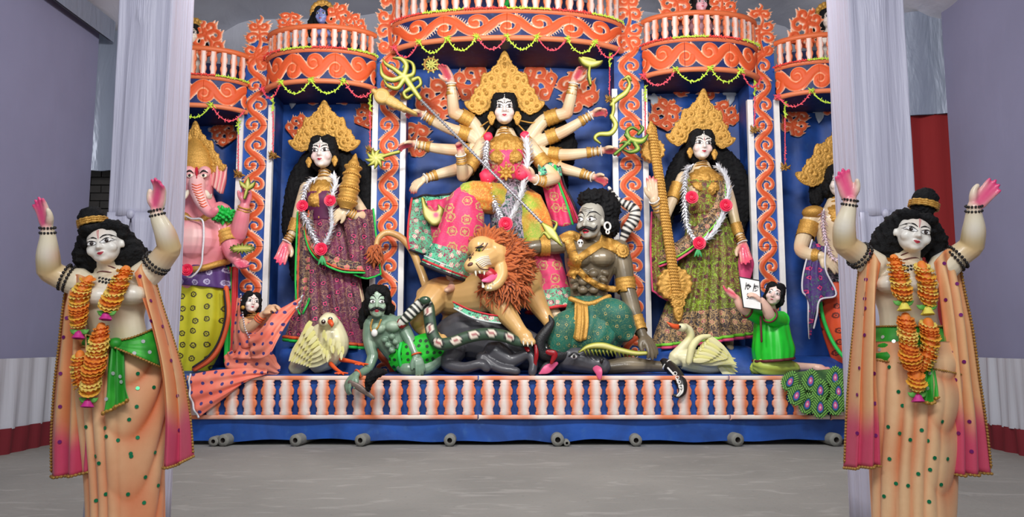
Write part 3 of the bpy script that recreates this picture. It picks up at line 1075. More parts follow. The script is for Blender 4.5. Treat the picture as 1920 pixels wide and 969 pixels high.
class Body:
    """collects limbs given by pixel place and depth, then grows one continuous surface"""
    def __init__(s, D):
        s.D, s.g, s.heads, s.spl, s.bands = D, G(), [], [], []

    def p(s, px, py, d=0.0):
        return P(px, py, s.D + d)

    def limb(s, pts, n=12, flat=1.0, up=(0, -1, 0), sm=5):
        """pts: (px, py, depth offset, radius px)"""
        q = [tuple(s.p(a, b, d)) for a, b, d, r in pts]
        s.g.tube(q, [R(r, s.D) for *_, r in pts], n, sm, flat, up=up)
        return q

    def ell(s, px, py, d, r, rot=None, n=14):
        s.g.ell(s.p(px, py, d), tuple(R(x, s.D) for x in r), rot, n)

    def hand(s, wrist, fdir, palm, L=30, thumb=1, curl=(0.3, 0.3, 0.35, 0.4), tcurl=0.3, spread=0.16, fat=1.0, grip=False):
        """wrist (px,py,d) or point; fdir finger direction, palm normal (x right, y away, z up); thumb side +1/-1; L px"""
        w = np.array(s.p(*wrist)) if not isinstance(wrist, (Vector, np.ndarray)) else np.array(wrist)
        L = R(L, s.D)
        f = Vector(fdir).normalized()
        n = Vector(palm)
        n = (n - f * n.dot(f)).normalized()
        t = np.array(f.cross(n)) * thumb
        f, n = np.array(f), np.array(n)
        k = L * 0.085 * fat
        tips = []
        for i, (o, ln) in enumerate(((0.155, 0.44), (0.052, 0.49), (-0.05, 0.455), (-0.145, 0.36))):
            base = w + f * L * (0.50 - 0.02 * abs(i - 1.3)) + t * L * o
            s.g.tube([w + t * L * o * 0.55 - f * L * 0.04, w + f * L * 0.25 + t * L * o * 0.9 - n * L * .012, base], [k * 1.15, k * 1.3, k * 1.08], 8)
            a = 0.0
            pt = base
            pts, rad = [base - f * L * .03], [k * 1.05]
            side = (o / 0.155) * spread
            c_ = curl[i]
            for j, q in enumerate((0.42, 0.32, 0.26)):
                a += c_ * (1.0 if j else 0.75)
                dr = (f * math.cos(side) + t * math.sin(side)) * math.cos(a) + n * math.sin(a)
                pt = pt + dr * L * ln * q
                pts.append(pt)
                rad.append(k * (0.98 - 0.13 * (j + 1)))
            s.g.tube(pts, rad, 8, 2)
            tips.append(pts[-1])
        b = w + f * L * 0.10 + t * L * 0.10
        m = b + f * L * 0.13 + t * L * 0.135 + n * L * 0.05
        e1 = m + f * L * 0.15 * math.cos(tcurl) + t * L * 0.10 * math.cos(tcurl) + n * L * 0.13 * math.sin(tcurl)
        e2 = e1 + f * L * 0.14 + t * L * 0.02 * math.cos(tcurl) + n * L * 0.12 * math.sin(tcurl)
        s.g.tube([b, m, e1, e2], [k * 1.35, k * 1.35, k * 1.05, k * 0.82], 8, 2)
        s.g.ell(w + f * L * 0.27 + n * L * 0.0, (L * 0.10, L * 0.10, L * 0.10), n=10)
        return dict(w=w, f=f, n=n, t=t, L=L, palm=w + f * L * 0.32 + n * L * 0.09, tips=tips)

    def blush(s, c, r, color, strength=0.8, n=None):
        """sprayed paint: centre (world), radius m"""
        s.spl.append((np.array(c), r, np.array(color), strength, None if n is None else np.array(n)))

    def paint_hand(s, h, color, strength=0.95, back=True):
        for k in np.linspace(0.15, 1.05, 6):
            s.blush(h['w'] + h['f'] * h['L'] * k, h['L'] * 0.22, color, strength, h['n'])
        for tp in h['tips']:
            s.blush(tp, h['L'] * 0.11, color, strength)

    def head(s, style, px, py, d, hgt, yaw=0.0, pitch=0.0, roll=0.0, wide=1.0, deep=1.0):
        """px,py the middle of the head; hgt px chin to crown; yaw > 0 turns the face to the right of the picture"""
        H = R(hgt, s.D)
        M = Matrix.Translation(s.p(px, py, d)) @ Matrix.Rotation(yaw, 4, 'Z') @ Matrix.Rotation(roll, 4, 'Y') @ Matrix.Rotation(pitch, 4, 'X') @ Matrix.Diagonal((H * wide, H * deep, H, 1))
        s.heads.append((HEADS[style], M))
        return M

    def build(s, name, parent, base, voxel=0.0085, smooth=2, face=None, mat='skin', base2=None):
        for hd, M in s.heads:
            s.g.add(xf(hd.v, M), hd.f)
        v, f, n = remesh(s.g, voxel, smooth)
        out = G()
        def paint(v, n):
            c = np.tile(np.array(base, float), (len(v), 1))
            for hd, M in s.heads:
                if face is not None:
                    l = xf(v, M.inverted())
                    w = smooth01((l[:, 2] + .47 - .25 * np.clip(l[:, 1] + .1, 0, 1)) / .06) * (np.abs(l).max(1) < .75)
                    c += (np.array(face) - c) * w[:, None]
            for ctr, r, col, st, dr in s.spl:
                d2 = ((v - ctr) ** 2).sum(1)
                w = st * np.exp(-d2 / (r * r))
                if dr is not None:
                    w = w * smooth01((n @ dr + 0.25) / 0.6)
                c += (col - c) * w[:, None]
            return c
        out.add(v, f, None, paint(v, n))
        return obj(name, out, mat, parent)


def face(parent, hd, M, eyes=None, brows=None, lips=None, mark=None, lipmat='red_paint', white='white_paint', mouth='black_paint', browmat='black_paint', iris='iris_brown'):
    """painted features as thin raised paint on the head"""
    for d in (-1, 1):
        eg, ig = hd.eye(d, **(eyes or {}))
        g = G(); g.join(eg, M); eo = obj('eye', g, [white, iris, 'black_paint'], parent)
        g = G(); g.join(ig, M); obj('iris', g, [white, iris, 'black_paint'], eo)
        b = brows or [(0.035, 0.095), (0.12, 0.145), (0.23, 0.14), (0.315, 0.085)]
        g = G(); g.join(hd.brow(d, b), M); obj('eyebrow', g, browmat, parent)
    g = G(); g.join(hd.lips(**(lips or {})), M); obj('lips', g, [lipmat, mouth], parent)
    if mark:
        pts, th, m = mark
        g = G(); g.join(hd.strip(pts, th), M); obj('forehead_mark', g, m, parent)


def wool(name, g, parent, voxel=0.012, amp=0.012, scale=60, seed=1, mat='black_hair', sm=1):
    """hair mass: union of lumps, roughened into locks"""
    v, f, n = remesh(g, voxel, sm)
    v = v + n * (wob(v, seed, scale) * amp + wob(v, seed + 1, scale * 2.2) * amp * 0.5)[:, None]
    o = G(); o.add(v, f)
    return obj(name, o, mat, parent)


def cuff(g, p0, p1, r0, r1, n=18, beads=9, th=0.006, flare=0.35):
    """raised bracelet or armlet between two points on a limb"""
    p0, p1 = np.array(p0), np.array(p1)
    k = 9
    pts = [p0 + (p1 - p0) * t for t in np.linspace(0, 1, k)]
    rad = [r0 + (r1 - r0) * t + th * (1 + flare * math.cos(t * 4 * PI)) for t in np.linspace(0, 1, k)]
    g.tube(pts, rad, n, cap=False)
    return g


def beadring(g, c, axis, Rr, r, k=None):
    """ring of beads"""
    ax = Vector(axis).normalized()
    u = ax.orthogonal().normalized()
    w = ax.cross(u)
    k = k or max(8, int(2 * PI * Rr / (r * 1.9)))
    for i in range(k):
        a = i / k * 2 * PI
        g.ell(Vector(c) + (u * math.cos(a) + w * math.sin(a)) * Rr, r, n=6)
    return g


def robe(rings, D, nu=96, nv=6, pleat=None, uvscale=(1, 1), close_top=True):
    """clothing wrapped round the body. rings: (px, py, depth offset, half width px, half depth m, tilt px over the width)"""
    q = cr([(a, b, d, w, hd, t_) for a, b, d, w, hd, t_ in rings], nv)
    nr = len(q)
    a = np.linspace(0, 2 * PI, nu + 1)
    pts, uv, ms = [], [], []
    for i, (px, py, d, w, hd, ti) in enumerate(q):
        v = i / (nr - 1)
        m = np.ones(nu + 1) if pleat is None else 1 + pleat(a, v)
        c = np.array(P(px, py, D + d))
        wm, tm = R(w, D), R(ti, D)
        ms.append(m * np.ones(nu + 1) - 1)
        pts.append(np.column_stack([c[0] + wm * m * np.cos(a), c[1] + hd * m * np.sin(a), c[2] - tm * np.cos(a)]))
        uv.append(np.column_stack([a / (2 * PI) * uvscale[0], np.full(nu + 1, v * uvscale[1])]))
    g = G()
    g.grid(pts, uv=np.array(uv))
    o = g.n
    for row in (0, nr - 1):
        c = np.mean(pts[row], axis=0)
        g.add([c], [], [(0, 0)])
        ci = g.n - 1
        for j in range(nu):
            g.f.append((ci, row * (nu + 1) + j, row * (nu + 1) + j + 1)); g.mi.append(0)
    g.rings = pts
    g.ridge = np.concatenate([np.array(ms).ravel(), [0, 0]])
    return g


# ---------------------------------------------------------------- gold relief work
def ornament_sdf(items):
    """items: (kind, x, z, rx, rz, rot): disc / leaf / drop"""
    def local(it, X, Z):
        k, x, z, rx, rz, rot = it
        c, s = math.cos(rot), math.sin(rot)
        dx, dz = X - x, Z - z
        return (dx * c + dz * s) / rx, (-dx * s + dz * c) / rz
    def sd(it, X, Z):
        u, v = local(it, X, Z)
        r = min(it[3], it[4])
        if it[0] == 'disc':
            a = np.arctan2(v, u)
            return (1 + 0.05 * np.cos(14 * a) - np.hypot(u, v)) * r
        if it[0] == 'leaf':      # pointed at +v
            w = np.sqrt(np.clip(1 - v, 0, 2) / 2) * np.sqrt(np.clip(1 + v, 0, 2) / 2) * 2 * (1 - 0.35 * v) * 0.75
            d = (w - np.abs(u)) * r * 0.8
            return np.where(np.abs(v) > 1, -np.hypot(u, np.abs(v) - 1) * r - 0.001, d)
        return (1 - np.hypot(u, v)) * r
    def f(X, Z):
        return np.max([sd(i, X, Z) for i in items], axis=0)
    def h(X, Z, s):
        out = np.zeros(X.shape)
        for n, it in enumerate(items):
            d = sd(it, X, Z)
            u, v = local(it, X, Z)
            r = min(it[3], it[4])
            t = np.clip(d / r, 0, 1)
            a = np.arctan2(v, u)
            rho = np.hypot(u, v)
            ridge = 0.5 + 0.5 * np.cos(rho * 13)
            spoke = 0.5 + 0.5 * np.cos(a * 16)
            hh = 0.012 * np.sqrt(t) + 0.011 * ridge * (0.35 + 0.65 * spoke * (rho > .35)) * (t > 0.03) + 0.02 * np.exp(-(rho / .2) ** 2) + 0.003 * n / len(items)
            out = np.maximum(out, np.where(d > 0, hh, 0))
        return out
    return f, h


def gold_plate(items, cell=0.0075, thick=0.012):
    f, h = ornament_sdf(items)
    x0 = min(i[1] - max(i[3], i[4]) * 1.1 for i in items); x1 = max(i[1] + max(i[3], i[4]) * 1.1 for i in items)
    z0 = min(i[2] - max(i[3], i[4]) * 1.1 for i in items); z1 = max(i[2] + max(i[3], i[4]) * 1.1 for i in items)
    return relief(f, (x0, z0), (x1, z1), cell, h, None, thick)


def crown_items(w, h):
    """tall fan crown: centre at the brow, w half width, h height above the brow"""
    it = []
    for k in range(-3, 4):               # halo fan round the head
        a = k * 0.45
        it.append(('disc', 0.60 * w * math.sin(a), 0.60 * w * math.cos(a) - 0.20 * w, 0.25 * w, 0.25 * w, 0))
    for sd in (-1, 1):                   # side wings, stepped shoulders
        it.append(('leaf', sd * 0.84 * w, -0.12 * h, 0.18 * w, 0.24 * w, -sd * 1.1))
        it.append(('disc', sd * 0.70 * w, 0.0, 0.20 * w, 0.20 * w, 0))
        it.append(('leaf', sd * 0.66 * w, 0.12 * h, 0.18 * w, 0.20 * w, -sd * 0.6))
        it.append(('disc', sd * 0.52 * w, 0.20 * h, 0.20 * w, 0.20 * w, 0))
        it.append(('leaf', sd * 0.50 * w, 0.40 * h, 0.17 * w, 0.22 * w, -sd * 0.15))
        it.append(('disc', sd * 0.34 * w, 0.44 * h, 0.20 * w, 0.20 * w, 0))
        it.append(('disc', sd * 0.20 * w, 0.60 * h, 0.16 * w, 0.16 * w, 0))
        it.append(('disc', sd * 0.66 * w, -0.20 * h, 0.13 * w, 0.13 * w, 0))
    it.append(('disc', 0, 0.30 * h, 0.40 * w, 0.34 * w, 0))
    it.append(('disc', 0, 0.50 * h, 0.30 * w, 0.28 * w, 0))
    it.append(('disc', 0, 0.74 * h, 0.21 * w, 0.20 * w, 0))
    it.append(('leaf', 0, 0.84 * h, 0.19 * w, 0.19 * h, 0))
    it.append(('disc', 0, 0.68 * h, 0.17 * w, 0.17 * w, 0))
    it.append(('disc', 0, 0.40 * h, 0.16 * w, 0.16 * w, 0))
    return it


def place(g, M, name, mat, parent, **kw):
    o = G(); o.join(g, M)
    return obj(name, o, mat, parent, **kw)


# ---------------------------------------------------------------- flower garlands
def floret_mesh():
    g = G()
    for k in range(7):
        a = k / 7 * 2 * PI
        e = 0.55 + 0.35 * (k % 2)
        d = Vector((math.cos(a) * e, math.sin(a) * e, 0.75))
        s_ = Vector((-math.sin(a), math.cos(a), 0))
        g.add([d * 0.1 - s_ * 0.10, d * 0.1 + s_ * 0.10, d * 0.65 + s_ * 0.17, d * 1.05, d * 0.65 - s_ * 0.17], [(0, 1, 2, 4), (4, 2, 3)])
    return g


plain('white_petal', (0.85, 0.86, 0.9), 0.5, 0, 0.08)
plain('rose_petal', lin(232, 46, 84), 0.5, 0, 0.15, 40)
plain('pink_petal', lin(242, 96, 140), 0.55, 0, 0.2, 40)
plain('green_petal', lin(70, 170, 100), 0.55)
FLORET = mesh('floret', floret_mesh(), 'white_petal', False)


def rose_mesh(name, mat):
    g = G()
    for ring, (r, h, n, tilt) in enumerate([(0.25, 0.55, 3, 0.15), (0.5, 0.5, 5, 0.5), (0.8, 0.36, 6, 0.9), (1.0, 0.18, 7, 1.2)]):
        for k in range(n):
            a0 = (k + ring * 0.4) / n * 2 * PI
            rows = []
            for t in np.linspace(0, 1, 4):
                rr = r * (0.35 + 0.65 * t)
                rows.append([(rr * math.cos(a0 + w), rr * math.sin(a0 + w), h * t ** 0.7 - 0.1 * abs(w) * t) for w in np.linspace(-0.75 * 3 / n * 1.7, 0.75 * 3 / n * 1.7, 5)])
            g.grid(rows)
    g.ell((0, 0, 0.1), (0.55, 0.55, 0.25), n=10)
    return mesh(name, g, mat)


ROSE = rose_mesh('rose', 'rose_petal')


def garland(D, pts, label, roses=(), tassel=None, r=7.5, step=6.0, cat='garland', fl=FLORET, end=None, group=None):
    """string of florets through (px,py,d); roses at (px,py,d,rpx)"""
    q = cr([tuple(P(a, b, D + d)) for a, b, d in pts], 10)
    o = root('flower_garland', q[len(q) // 2], label, cat, group)
    seg = np.concatenate([[0], np.cumsum(np.linalg.norm(np.diff(q, axis=0), axis=1))])
    g = G(); g.tube(q[::2], R(1.6, D), 6); obj('string', g, 'white_petal', o)
    n = int(seg[-1] / R(step, D))
    rs = random.Random(len(pts) + int(seg[-1] * 1000))
    for i in range(n):
        s_ = seg[-1] * (i + 0.5) / n
        p = Vector([np.interp(s_, seg, q[:, k]) for k in range(3)])
        e = Vector([np.interp(min(s_ + 0.02, seg[-1]), seg, q[:, k]) - np.interp(max(s_ - 0.02, 0), seg, q[:, k]) for k in range(3)])
        M = frame(p, (1, 0, 0.2), e, R(r, D) * rs.uniform(0.95, 1.25)) @ Matrix.Rotation(rs.uniform(0, 6), 4, 'Z')
        inst('floret', fl, M, o)
    for a, b, d, rp in roses:
        inst('rose', ROSE, frame(P(a, b, D + d), (1, 0, 0), (0, -1, 0.1), R(rp, D)), o)
    if tassel:
        a, b, d, l = tassel
        for sd in (-1, 0, 1):
            g = G()
            g.tube([P(a, b, D + d), P(a + sd * l * 0.25, b + l * 0.6, D + d), P(a + sd * l * 0.45, b + l, D + d)], [R(2, D), R(l * 0.17, D), R(l * 0.06, D)], 8, 3)
            obj('tassel', g, 'green_petal', o)
    return o


# ================================================================ printed and woven cloth
def brocade(name, base, alt, line, flower, ring, scale=9.0, fl=0.33, lw=0.035, rough=0.6, grad=None):
    t = NT(name, rough, sheen=0.15)
    v = t.coord()
    n = t.noise(v, 3.0, 2)
    m = t.mix(t.step(n, 0.42, 0.6), base, alt)
    w = t.node('ShaderNodeVectorMath', {0: v, 1: t.scale(t.noise(v, 5, 2, out=1), (0.12, 0.12, 0.12))}, operation='ADD').outputs[0]
    for sc in (13, 24):
        q = t.math('ABSOLUTE', t.math('SUBTRACT', t.noise(w, sc, 1, 1.2), 0.5))
        m = t.mix(t.math('MULTIPLY', t.step(q, lw, lw * 0.4), 0.85), m, line)
    if flower:
        d = t.voronoi(v, scale, 0.55)
        pd = t.math('MULTIPLY', t.voronoi(v, scale * 4.2, 0.5), 0.16)
        e = t.math('ADD', d, pd)
        m = t.mix(t.step(e, fl + 0.05, fl + 0.02), m, ring)
        m = t.mix(t.step(e, fl - 0.02, fl - 0.05), m, flower)
        m = t.mix(t.step(e, fl * 0.62, fl * 0.55), m, ring)
        m = t.mix(t.step(e, fl * 0.5, fl * 0.42), m, flower)
        m = t.mix(t.step(d, 0.09, 0.07), m, ring)
    t.color(m).bump(t.noise(v, 160, 3), 0.15, 0.004)
    return t.m


GOLDC = lin(196, 160, 92)
brocade('sari_purple', lin(78, 16, 52), lin(120, 26, 80), lin(160, 112, 92), lin(214, 60, 112), lin(48, 14, 40), 7, 0.26, 0.028)
brocade('sari_purple_dark', lin(38, 18, 40), lin(62, 22, 50), lin(160, 128, 92), lin(222, 84, 124), lin(190, 150, 90), 8, 0.3, 0.04)
brocade('sari_olive', lin(96, 84, 26), lin(120, 70, 44), lin(150, 186, 46), lin(150, 56, 66), lin(60, 44, 28), 8, 0.22, 0.034)
brocade('sari_olive_dark', lin(44, 38, 40), lin(70, 48, 48), lin(186, 150, 100), lin(160, 70, 90), lin(196, 160, 110), 8, 0.26, 0.045)
brocade('sari_pink', lin(212, 36, 92), lin(226, 58, 112), lin(206, 96, 120), lin(196, 50, 92), lin(190, 160, 96), 6.0, 0.36, 0.014)
brocade('sari_teal_scroll', lin(24, 62, 66), lin(150, 40, 84), lin(96, 196, 150), lin(210, 90, 130), lin(220, 220, 190), 9, 0.25, 0.09)
brocade('sari_silk_dark', lin(26, 26, 34), lin(24, 70, 66), lin(170, 150, 166), lin(110, 60, 100), lin(120, 160, 140), 11, 0.25, 0.075)
brocade('sari_tiedye', lin(222, 122, 44), lin(150, 176, 52), lin(210, 180, 80), None, None, 6, 0.3, 0.03)
brocade('dhoti_teal', lin(4, 84, 72), lin(10, 104, 86), lin(120, 140, 84), lin(176, 160, 90), lin(10, 84, 72), 9, 0.24, 0.012)
plain('border_green', lin(34, 196, 78), 0.6)
plain('border_orange', lin(226, 92, 44), 0.6)
plain('border_pink', lin(222, 70, 120), 0.6)
plain('border_lime', lin(130, 214, 60), 0.6)
plain('border_dark', lin(30, 24, 34), 0.7)
plain('border_red', lin(206, 44, 52), 0.6)
plain('border_pale', lin(206, 216, 214), 0.6)
plain('blouse_purple', lin(96, 30, 74), 0.6)

SKIN = np.array(lin(228, 204, 168))
WHITEFACE = np.array(lin(240, 228, 220))
PALM = np.array(lin(236, 64, 110))
ORANGE_SPRAY = np.array(lin(226, 132, 78))
YELLOW_SPRAY = np.array(lin(226, 206, 118))


def bvh_of(o):
    off = wl(o)
    return BVHTree.FromPolygons([v.co + off for v in o.data.vertices], [tuple(p.vertices) for p in o.data.polygons])


def hug(g, M, bvh, off=0.006, far=0.35):
    """lay a relief plate (front -y) on a body, keeping its relief height"""
    v = g.verts()
    w = xf(np.column_stack([v[:, 0], np.zeros(len(v)), v[:, 2]]), M)
    hgt = -v[:, 1] * abs(M.to_scale().y)
    out = w.copy()
    last = None
    for i, p in enumerate(w):
        h = bvh.ray_cast(Vector((p[0], p[1] - 2.0, p[2])), Vector((0, 1, 0)))
        y = h[0].y if h[0] is not None and abs(h[0].y - p[1]) < far else (last if last is not None else p[1])
        last = y
        out[i, 1] = y - off - hgt[i]
    o = G(); o.add(out, g.f, np.vstack(g.uv), np.vstack(g.c))
    return o


def necklace_items(w, h):
    it = [('disc', 0, -h * .34, w * .95, h * .3, 0), ('disc', -w * .42, -h * .46, w * .5, w * .45, 0), ('disc', w * .42, -h * .46, w * .5, w * .45, 0)]
    for k in range(-4, 5):
        a = k * 0.3
        it.append(('disc', w * 0.8 * math.sin(a), -h * 0.15 - h * 0.25 * math.cos(a), w * 0.2, w * 0.2, 0))
    for k in range(-3, 4):
        a = k * 0.36
        it.append(('disc', w * 0.62 * math.sin(a), -h * 0.3 - h * 0.3 * math.cos(a), w * 0.17, w * 0.17, 0))
    it += [('disc', 0, -h * 0.30, w * 0.5, h * 0.26, 0), ('disc', 0, -h * 0.62, w * 0.42, w * 0.36, 0), ('leaf', 0, -h * 0.84, w * 0.32, h * 0.2, PI)]
    return it


def hairline(M, g, lobes=1.0, back=True):
    """hair close to the head with a middle parting, in head units"""
    def E(c, r):
        g.ell(M @ Vector(c), tuple(a * b for a, b in zip(r, M.to_scale())), M.to_quaternion().to_matrix())
    for d in (-1, 1):
        E((d * 0.16, 0.05, 0.33), (0.24, 0.40, 0.22))
        E((d * 0.31, 0.02, 0.12), (0.125 * lobes, 0.30, 0.30))
        E((d * 0.36, 0.10, -0.16), (0.12 * lobes, 0.24, 0.28))
    E((0, 0.2, 0.14), (0.42, 0.36, 0.40))
    if back:
        E((0, 0.26, -0.2), (0.44, 0.26, 0.4))


def tiara(M, hd, parent):
    """string of beads over the brow with a drop, and a mark between the brows"""
    g = G()
    for k in range(-8, 9):
        x = k * 0.036
        p = hd.on(x, 0.245 - 0.9 * x * x, 0.02)
        g.ell(M @ Vector(p), 0.02 * M.to_scale().x, n=6)
        if k % 2 == 0:
            p = hd.on(x, 0.205 - 0.9 * x * x, 0.02)
            g.ell(M @ Vector(p), 0.014 * M.to_scale().x, n=6)
    for z in (0.40, 0.35, 0.30, 0.20, 0.16):
        g.ell(M @ Vector((0, hd.on(0, min(z, .3), 0.03)[1] + (0.05 if z > .3 else 0), z)), 0.017 * M.to_scale().x, n=6)
    obj('brow_beads', g, 'pearl', parent)


def earrings(M, parent, sc=1.0):
    for d in (-1, 1):
        f = gold_plate([('disc', 0, 0, 0.038 * sc, 0.038 * sc, 0), ('leaf', 0, -0.045 * sc, 0.03 * sc, 0.03 * sc, PI), ('disc', 0, 0.035 * sc, .022 * sc, .022 * sc, 0)], 0.006)
        obj('earring', place_g(f, Matrix.Translation(M @ Vector((d * 0.40, -0.16, -0.28)))), 'gold', parent)


def place_g(g, M):
    o = G(); o.join(g, M); return o


DEITY_EYE = dict(cx=0.155, cz=0.005, w=0.118, up=0.056, lo=0.036, slant=0.03, iris=0.046)
DEITY_BROW = [(0.03, 0.10), (0.10, 0.155), (0.22, 0.165), (0.33, 0.10)]


def trim_line(parent, name, pts, D, r, mat):
    q = cr([tuple(P(a, b, D + d)) for a, b, d in pts], 8)
    g = G(); g.tube(q, r, 8)
    obj(name, g, mat, parent)


def bangles(B, parent, a, b, r, n=3, gold=True, pearl=True, rb=None):
    """bracelets round a wrist between two places (px,py,d)"""
    p0, p1 = np.array(B.p(*a)), np.array(B.p(*b))
    ax = p1 - p0
    rr = R(r, B.D)
    g = G()
    for i in range(n):
        c = p0 + ax * (i + 0.5) / n
        g.ring(c, ax, rr * 1.04, rr * 0.16, 18, 6, 0.3, 14)
    obj('bracelet', g, 'gold', parent)
    if pearl:
        g = G(); beadring(g, p0 + ax * 1.15, ax, rr * 1.1, rr * 0.17); obj('pearl_bangle', g, 'pearl', parent)


def armlet(B, parent, a, b, r0, r1, name='armlet'):
    p0, p1 = np.array(B.p(*a)), np.array(B.p(*b))
    g = G()
    k = 13
    n = 22
    pts = []
    ax = (p1 - p0)
    L = np.linalg.norm(ax)
    ax /= L
    u = np.cross(ax, (0, -1, 0.01)); u /= np.linalg.norm(u); w = np.cross(ax, u)
    for i in range(k):
        t = i / (k - 1)
        rr = R(r0 + (r1 - r0) * t, B.D)
        ring = []
        for j in range(n):
            an = j / n * 2 * PI
            e = rr * (1.08 + 0.10 * (0.5 + 0.5 * math.cos(t * 6 * PI)) * (0.6 + 0.4 * math.cos(an * 11)))
            q = t * L + (0.14 * L * math.cos(an * 1 - PI / 2) * t)
            ring.append(p0 + ax * q + (u * math.cos(an) + w * math.sin(an)) * e)
        pts.append(ring)
    g.grid(pts, wrap=True)
    obj(name, g, 'gold', parent)


# ================================================================ goddess with the gold bundle (left)
def goddess_left():
    D = 9.2
    B = Body(D)
    rt = root('goddess_statue', P(612, 650, D), 'standing idol in a purple brocade sari cradling a gold bundle', 'statue')
    HM = B.head('soft', 606, 287, -0.08, 62, yaw=-0.06, roll=-0.04)
    B.limb([(608, 308, 0, 10), (609, 330, 0.01, 10), (610, 342, 0.02, 14)])
    B.limb([(610, 340, 0.02, 20), (609, 356, 0.02, 37), (608, 380, 0.0, 36), (610, 405, 0.0, 29), (612, 430, 0.02, 36), (614, 470, 0.03, 40)], 16, 0.62)
    for d in (-1, 1):
        B.ell(608 + d * 15, 376, -0.11, (14, 12, 14))
    # her right arm, hanging, open palm
    B.limb([(574, 352, 0.0, 12), (563, 385, 0.0, 10.5), (555, 418, -0.02, 9.5), (547, 440, -0.06, 8), (538, 455, -0.08, 6)])
    h1 = B.hand((538, 454, -0.08), (-0.25, -0.25, -1), (0.15, -1, 0.25), 48, -1, (0.12, 0.14, 0.18, 0.22), 0.2, fat=0.95)
    B.limb([(646, 352, 0.0, 12), (668, 380, -0.02, 11), (684, 405, -0.06, 10.5)])
    B.limb([(684, 405, -0.06, 10.5), (664, 404, -0.16, 9), (645, 392, -0.24, 6.5)])
    h2 = B.hand((645, 392, -0.24), (-0.75, -0.15, -0.75), (0.0, 1, -0.2), 40, 1, (0.2, 0.22, 0.25, 0.28), 0.3)
    B.paint_hand(h1, PALM); B.paint_hand(h2, PALM, 0.25)
    for tp in h2['tips']: B.blush(tp, 0.035, PALM, 0.9)
    B.blush(B.p(684, 405, -0.06), 0.09, ORANGE_SPRAY, 0.5)
    B.blush(HM @ Vector((0.2, -.3, -.15)), 0.05, np.array(lin(240, 150, 150)), 0.35); B.blush(HM @ Vector((-0.2, -.3, -.15)), 0.05, np.array(lin(240, 150, 150)), 0.35)
    for sx in (585, 668):
        B.limb([(614 + (sx - 614) * .3, 460, .03, 22), (sx, 560, .02, 15), (sx, 650, 0, 9)])
        B.limb([(sx, 648, -0.02, 9), (sx - 4 if sx < 600 else sx + 6, 654, -0.16, 7)], flat=0.7)
    bo = B.build('body', rt, SKIN, face=WHITEFACE)
    bv = bvh_of(bo)
    face(rt, HEADS['soft'], HM, DEITY_EYE, DEITY_BROW, dict(w=0.075), ([(0, 0.19), (0, 0.13), (0, 0.08)], 0.035, 'red_paint'))
    # sari
    ple = lambda a, v: (0.03 + 0.05 * v) * np.sin(a * 19 + 3 * np.sin(v * 4)) * smooth01(v * 3) + 0.02 * np.sin(a * 7 + v * 5)
    g = robe([(611, 408, 0.0, 33, 0.15, 0), (613, 432, 0.0, 41, 0.19, 0), (615, 470, 0.0, 52, 0.22, 2), (618, 540, 0.0, 58, 0.24, 3), (617, 600, -0.02, 66, 0.27, 6), (616, 645, -0.03, 76, 0.30, 8)], D, 150, 7, ple)
    obj('skirt', g, 'sari_purple', rt)
    hem = g.rings[-1]
    for k, (dz, m) in enumerate(((0.0, 'border_green'), (0.035, 'border_orange'))):
        b = G(); b.tube(np.array(hem)[::2] + np.array((0, 0, dz)), 0.02, 6, cap=False); obj('hem_border', b, m, rt)
    g = robe([(609, 350, 0.02, 39, 0.145, 0), (608, 372, -0.02, 38, 0.19, 0), (609, 395, -0.01, 32, 0.17, 0), (611, 416, 0.0, 35, 0.165, 0)], D, 64, 5)
    obj('blouse', g, 'blouse_purple', rt)
    # fall of the sari at her left and folded end across the hips
    g = G(); g.sheet([[(652, 400, -0.10), (676, 392, -0.08), (700, 398, -0.02)], [(655, 440, -.12), (682, 436, -.10), (707, 444, -.04)], [(658, 480, -.14), (684, 480, -.12), (711, 488, -.05)], [(660, 522, -.15), (684, 524, -.12), (700, 516, -.05)]] if False else
                     [[P(x, y, D + d) for x, y, d in r_] for r_ in ([(640, 398, -0.2), (670, 394, -0.16), (700, 392, -0.05)], [(648, 440, -.22), (680, 436, -.18), (706, 444, -.06)], [(655, 480, -.24), (684, 480, -.18), (711, 488, -.07)], [(664, 515, -.24), (688, 522, -.18), (714, 514, -.08)])], 8, 8, 0.01, lambda U, V: 0.02 * np.sin(U * 22 + V * 3))
    obj('sari_end', g, 'sari_purple', rt)
    e = g.last
    for cidx, m in ((-1, 'border_green'),):
        b = G(); b.tube(e[:, cidx], 0.012, 6); b.tube(e[-1], 0.012, 6); obj('hem_border', b, m, rt)
    g = G(); g.sheet([[P(x, y, D + d) for x, y, d in r_] for r_ in ([(588, 392, -.20), (582, 430, -.2), (600, 462, -.24), (640, 484, -.26), (676, 492, -.22)], [(578, 398, -.2), (572, 440, -.22), (590, 482, -.27), (636, 508, -.3), (684, 512, -.24)])], 8, 8, 0.012, lambda U, V: 0.012 * np.sin(V * 14 + U * 4))
    obj('sari_fold', g, 'sari_purple_dark', rt)
    b = G(); b.tube(g.last[-1] + np.array((0, -.008, 0)), 0.011, 6); obj('hem_border', b, 'border_green', rt)
    b = G(); b.tube(g.last[-2] + np.array((0, -.012, .012)), 0.008, 6); obj('hem_border', b, 'border_orange', rt)
    # left fall with edge
    g = G(); g.sheet([[P(x, y, D + d) for x, y, d in r_] for r_ in ([(558, 398, -.1), (572, 396, -.16), (586, 398, -.18)], [(556, 450, -.1), (574, 452, -.18), (592, 470, -.2)], [(554, 520, -.12), (572, 530, -.2), (590, 530, -.22)], [(556, 575, -.15), (566, 590, -.24), (580, 560, -.26)])], 8, 8, 0.01, lambda U, V: 0.015 * np.sin(U * 16))
    obj('sari_end', g, 'sari_purple_dark', rt)
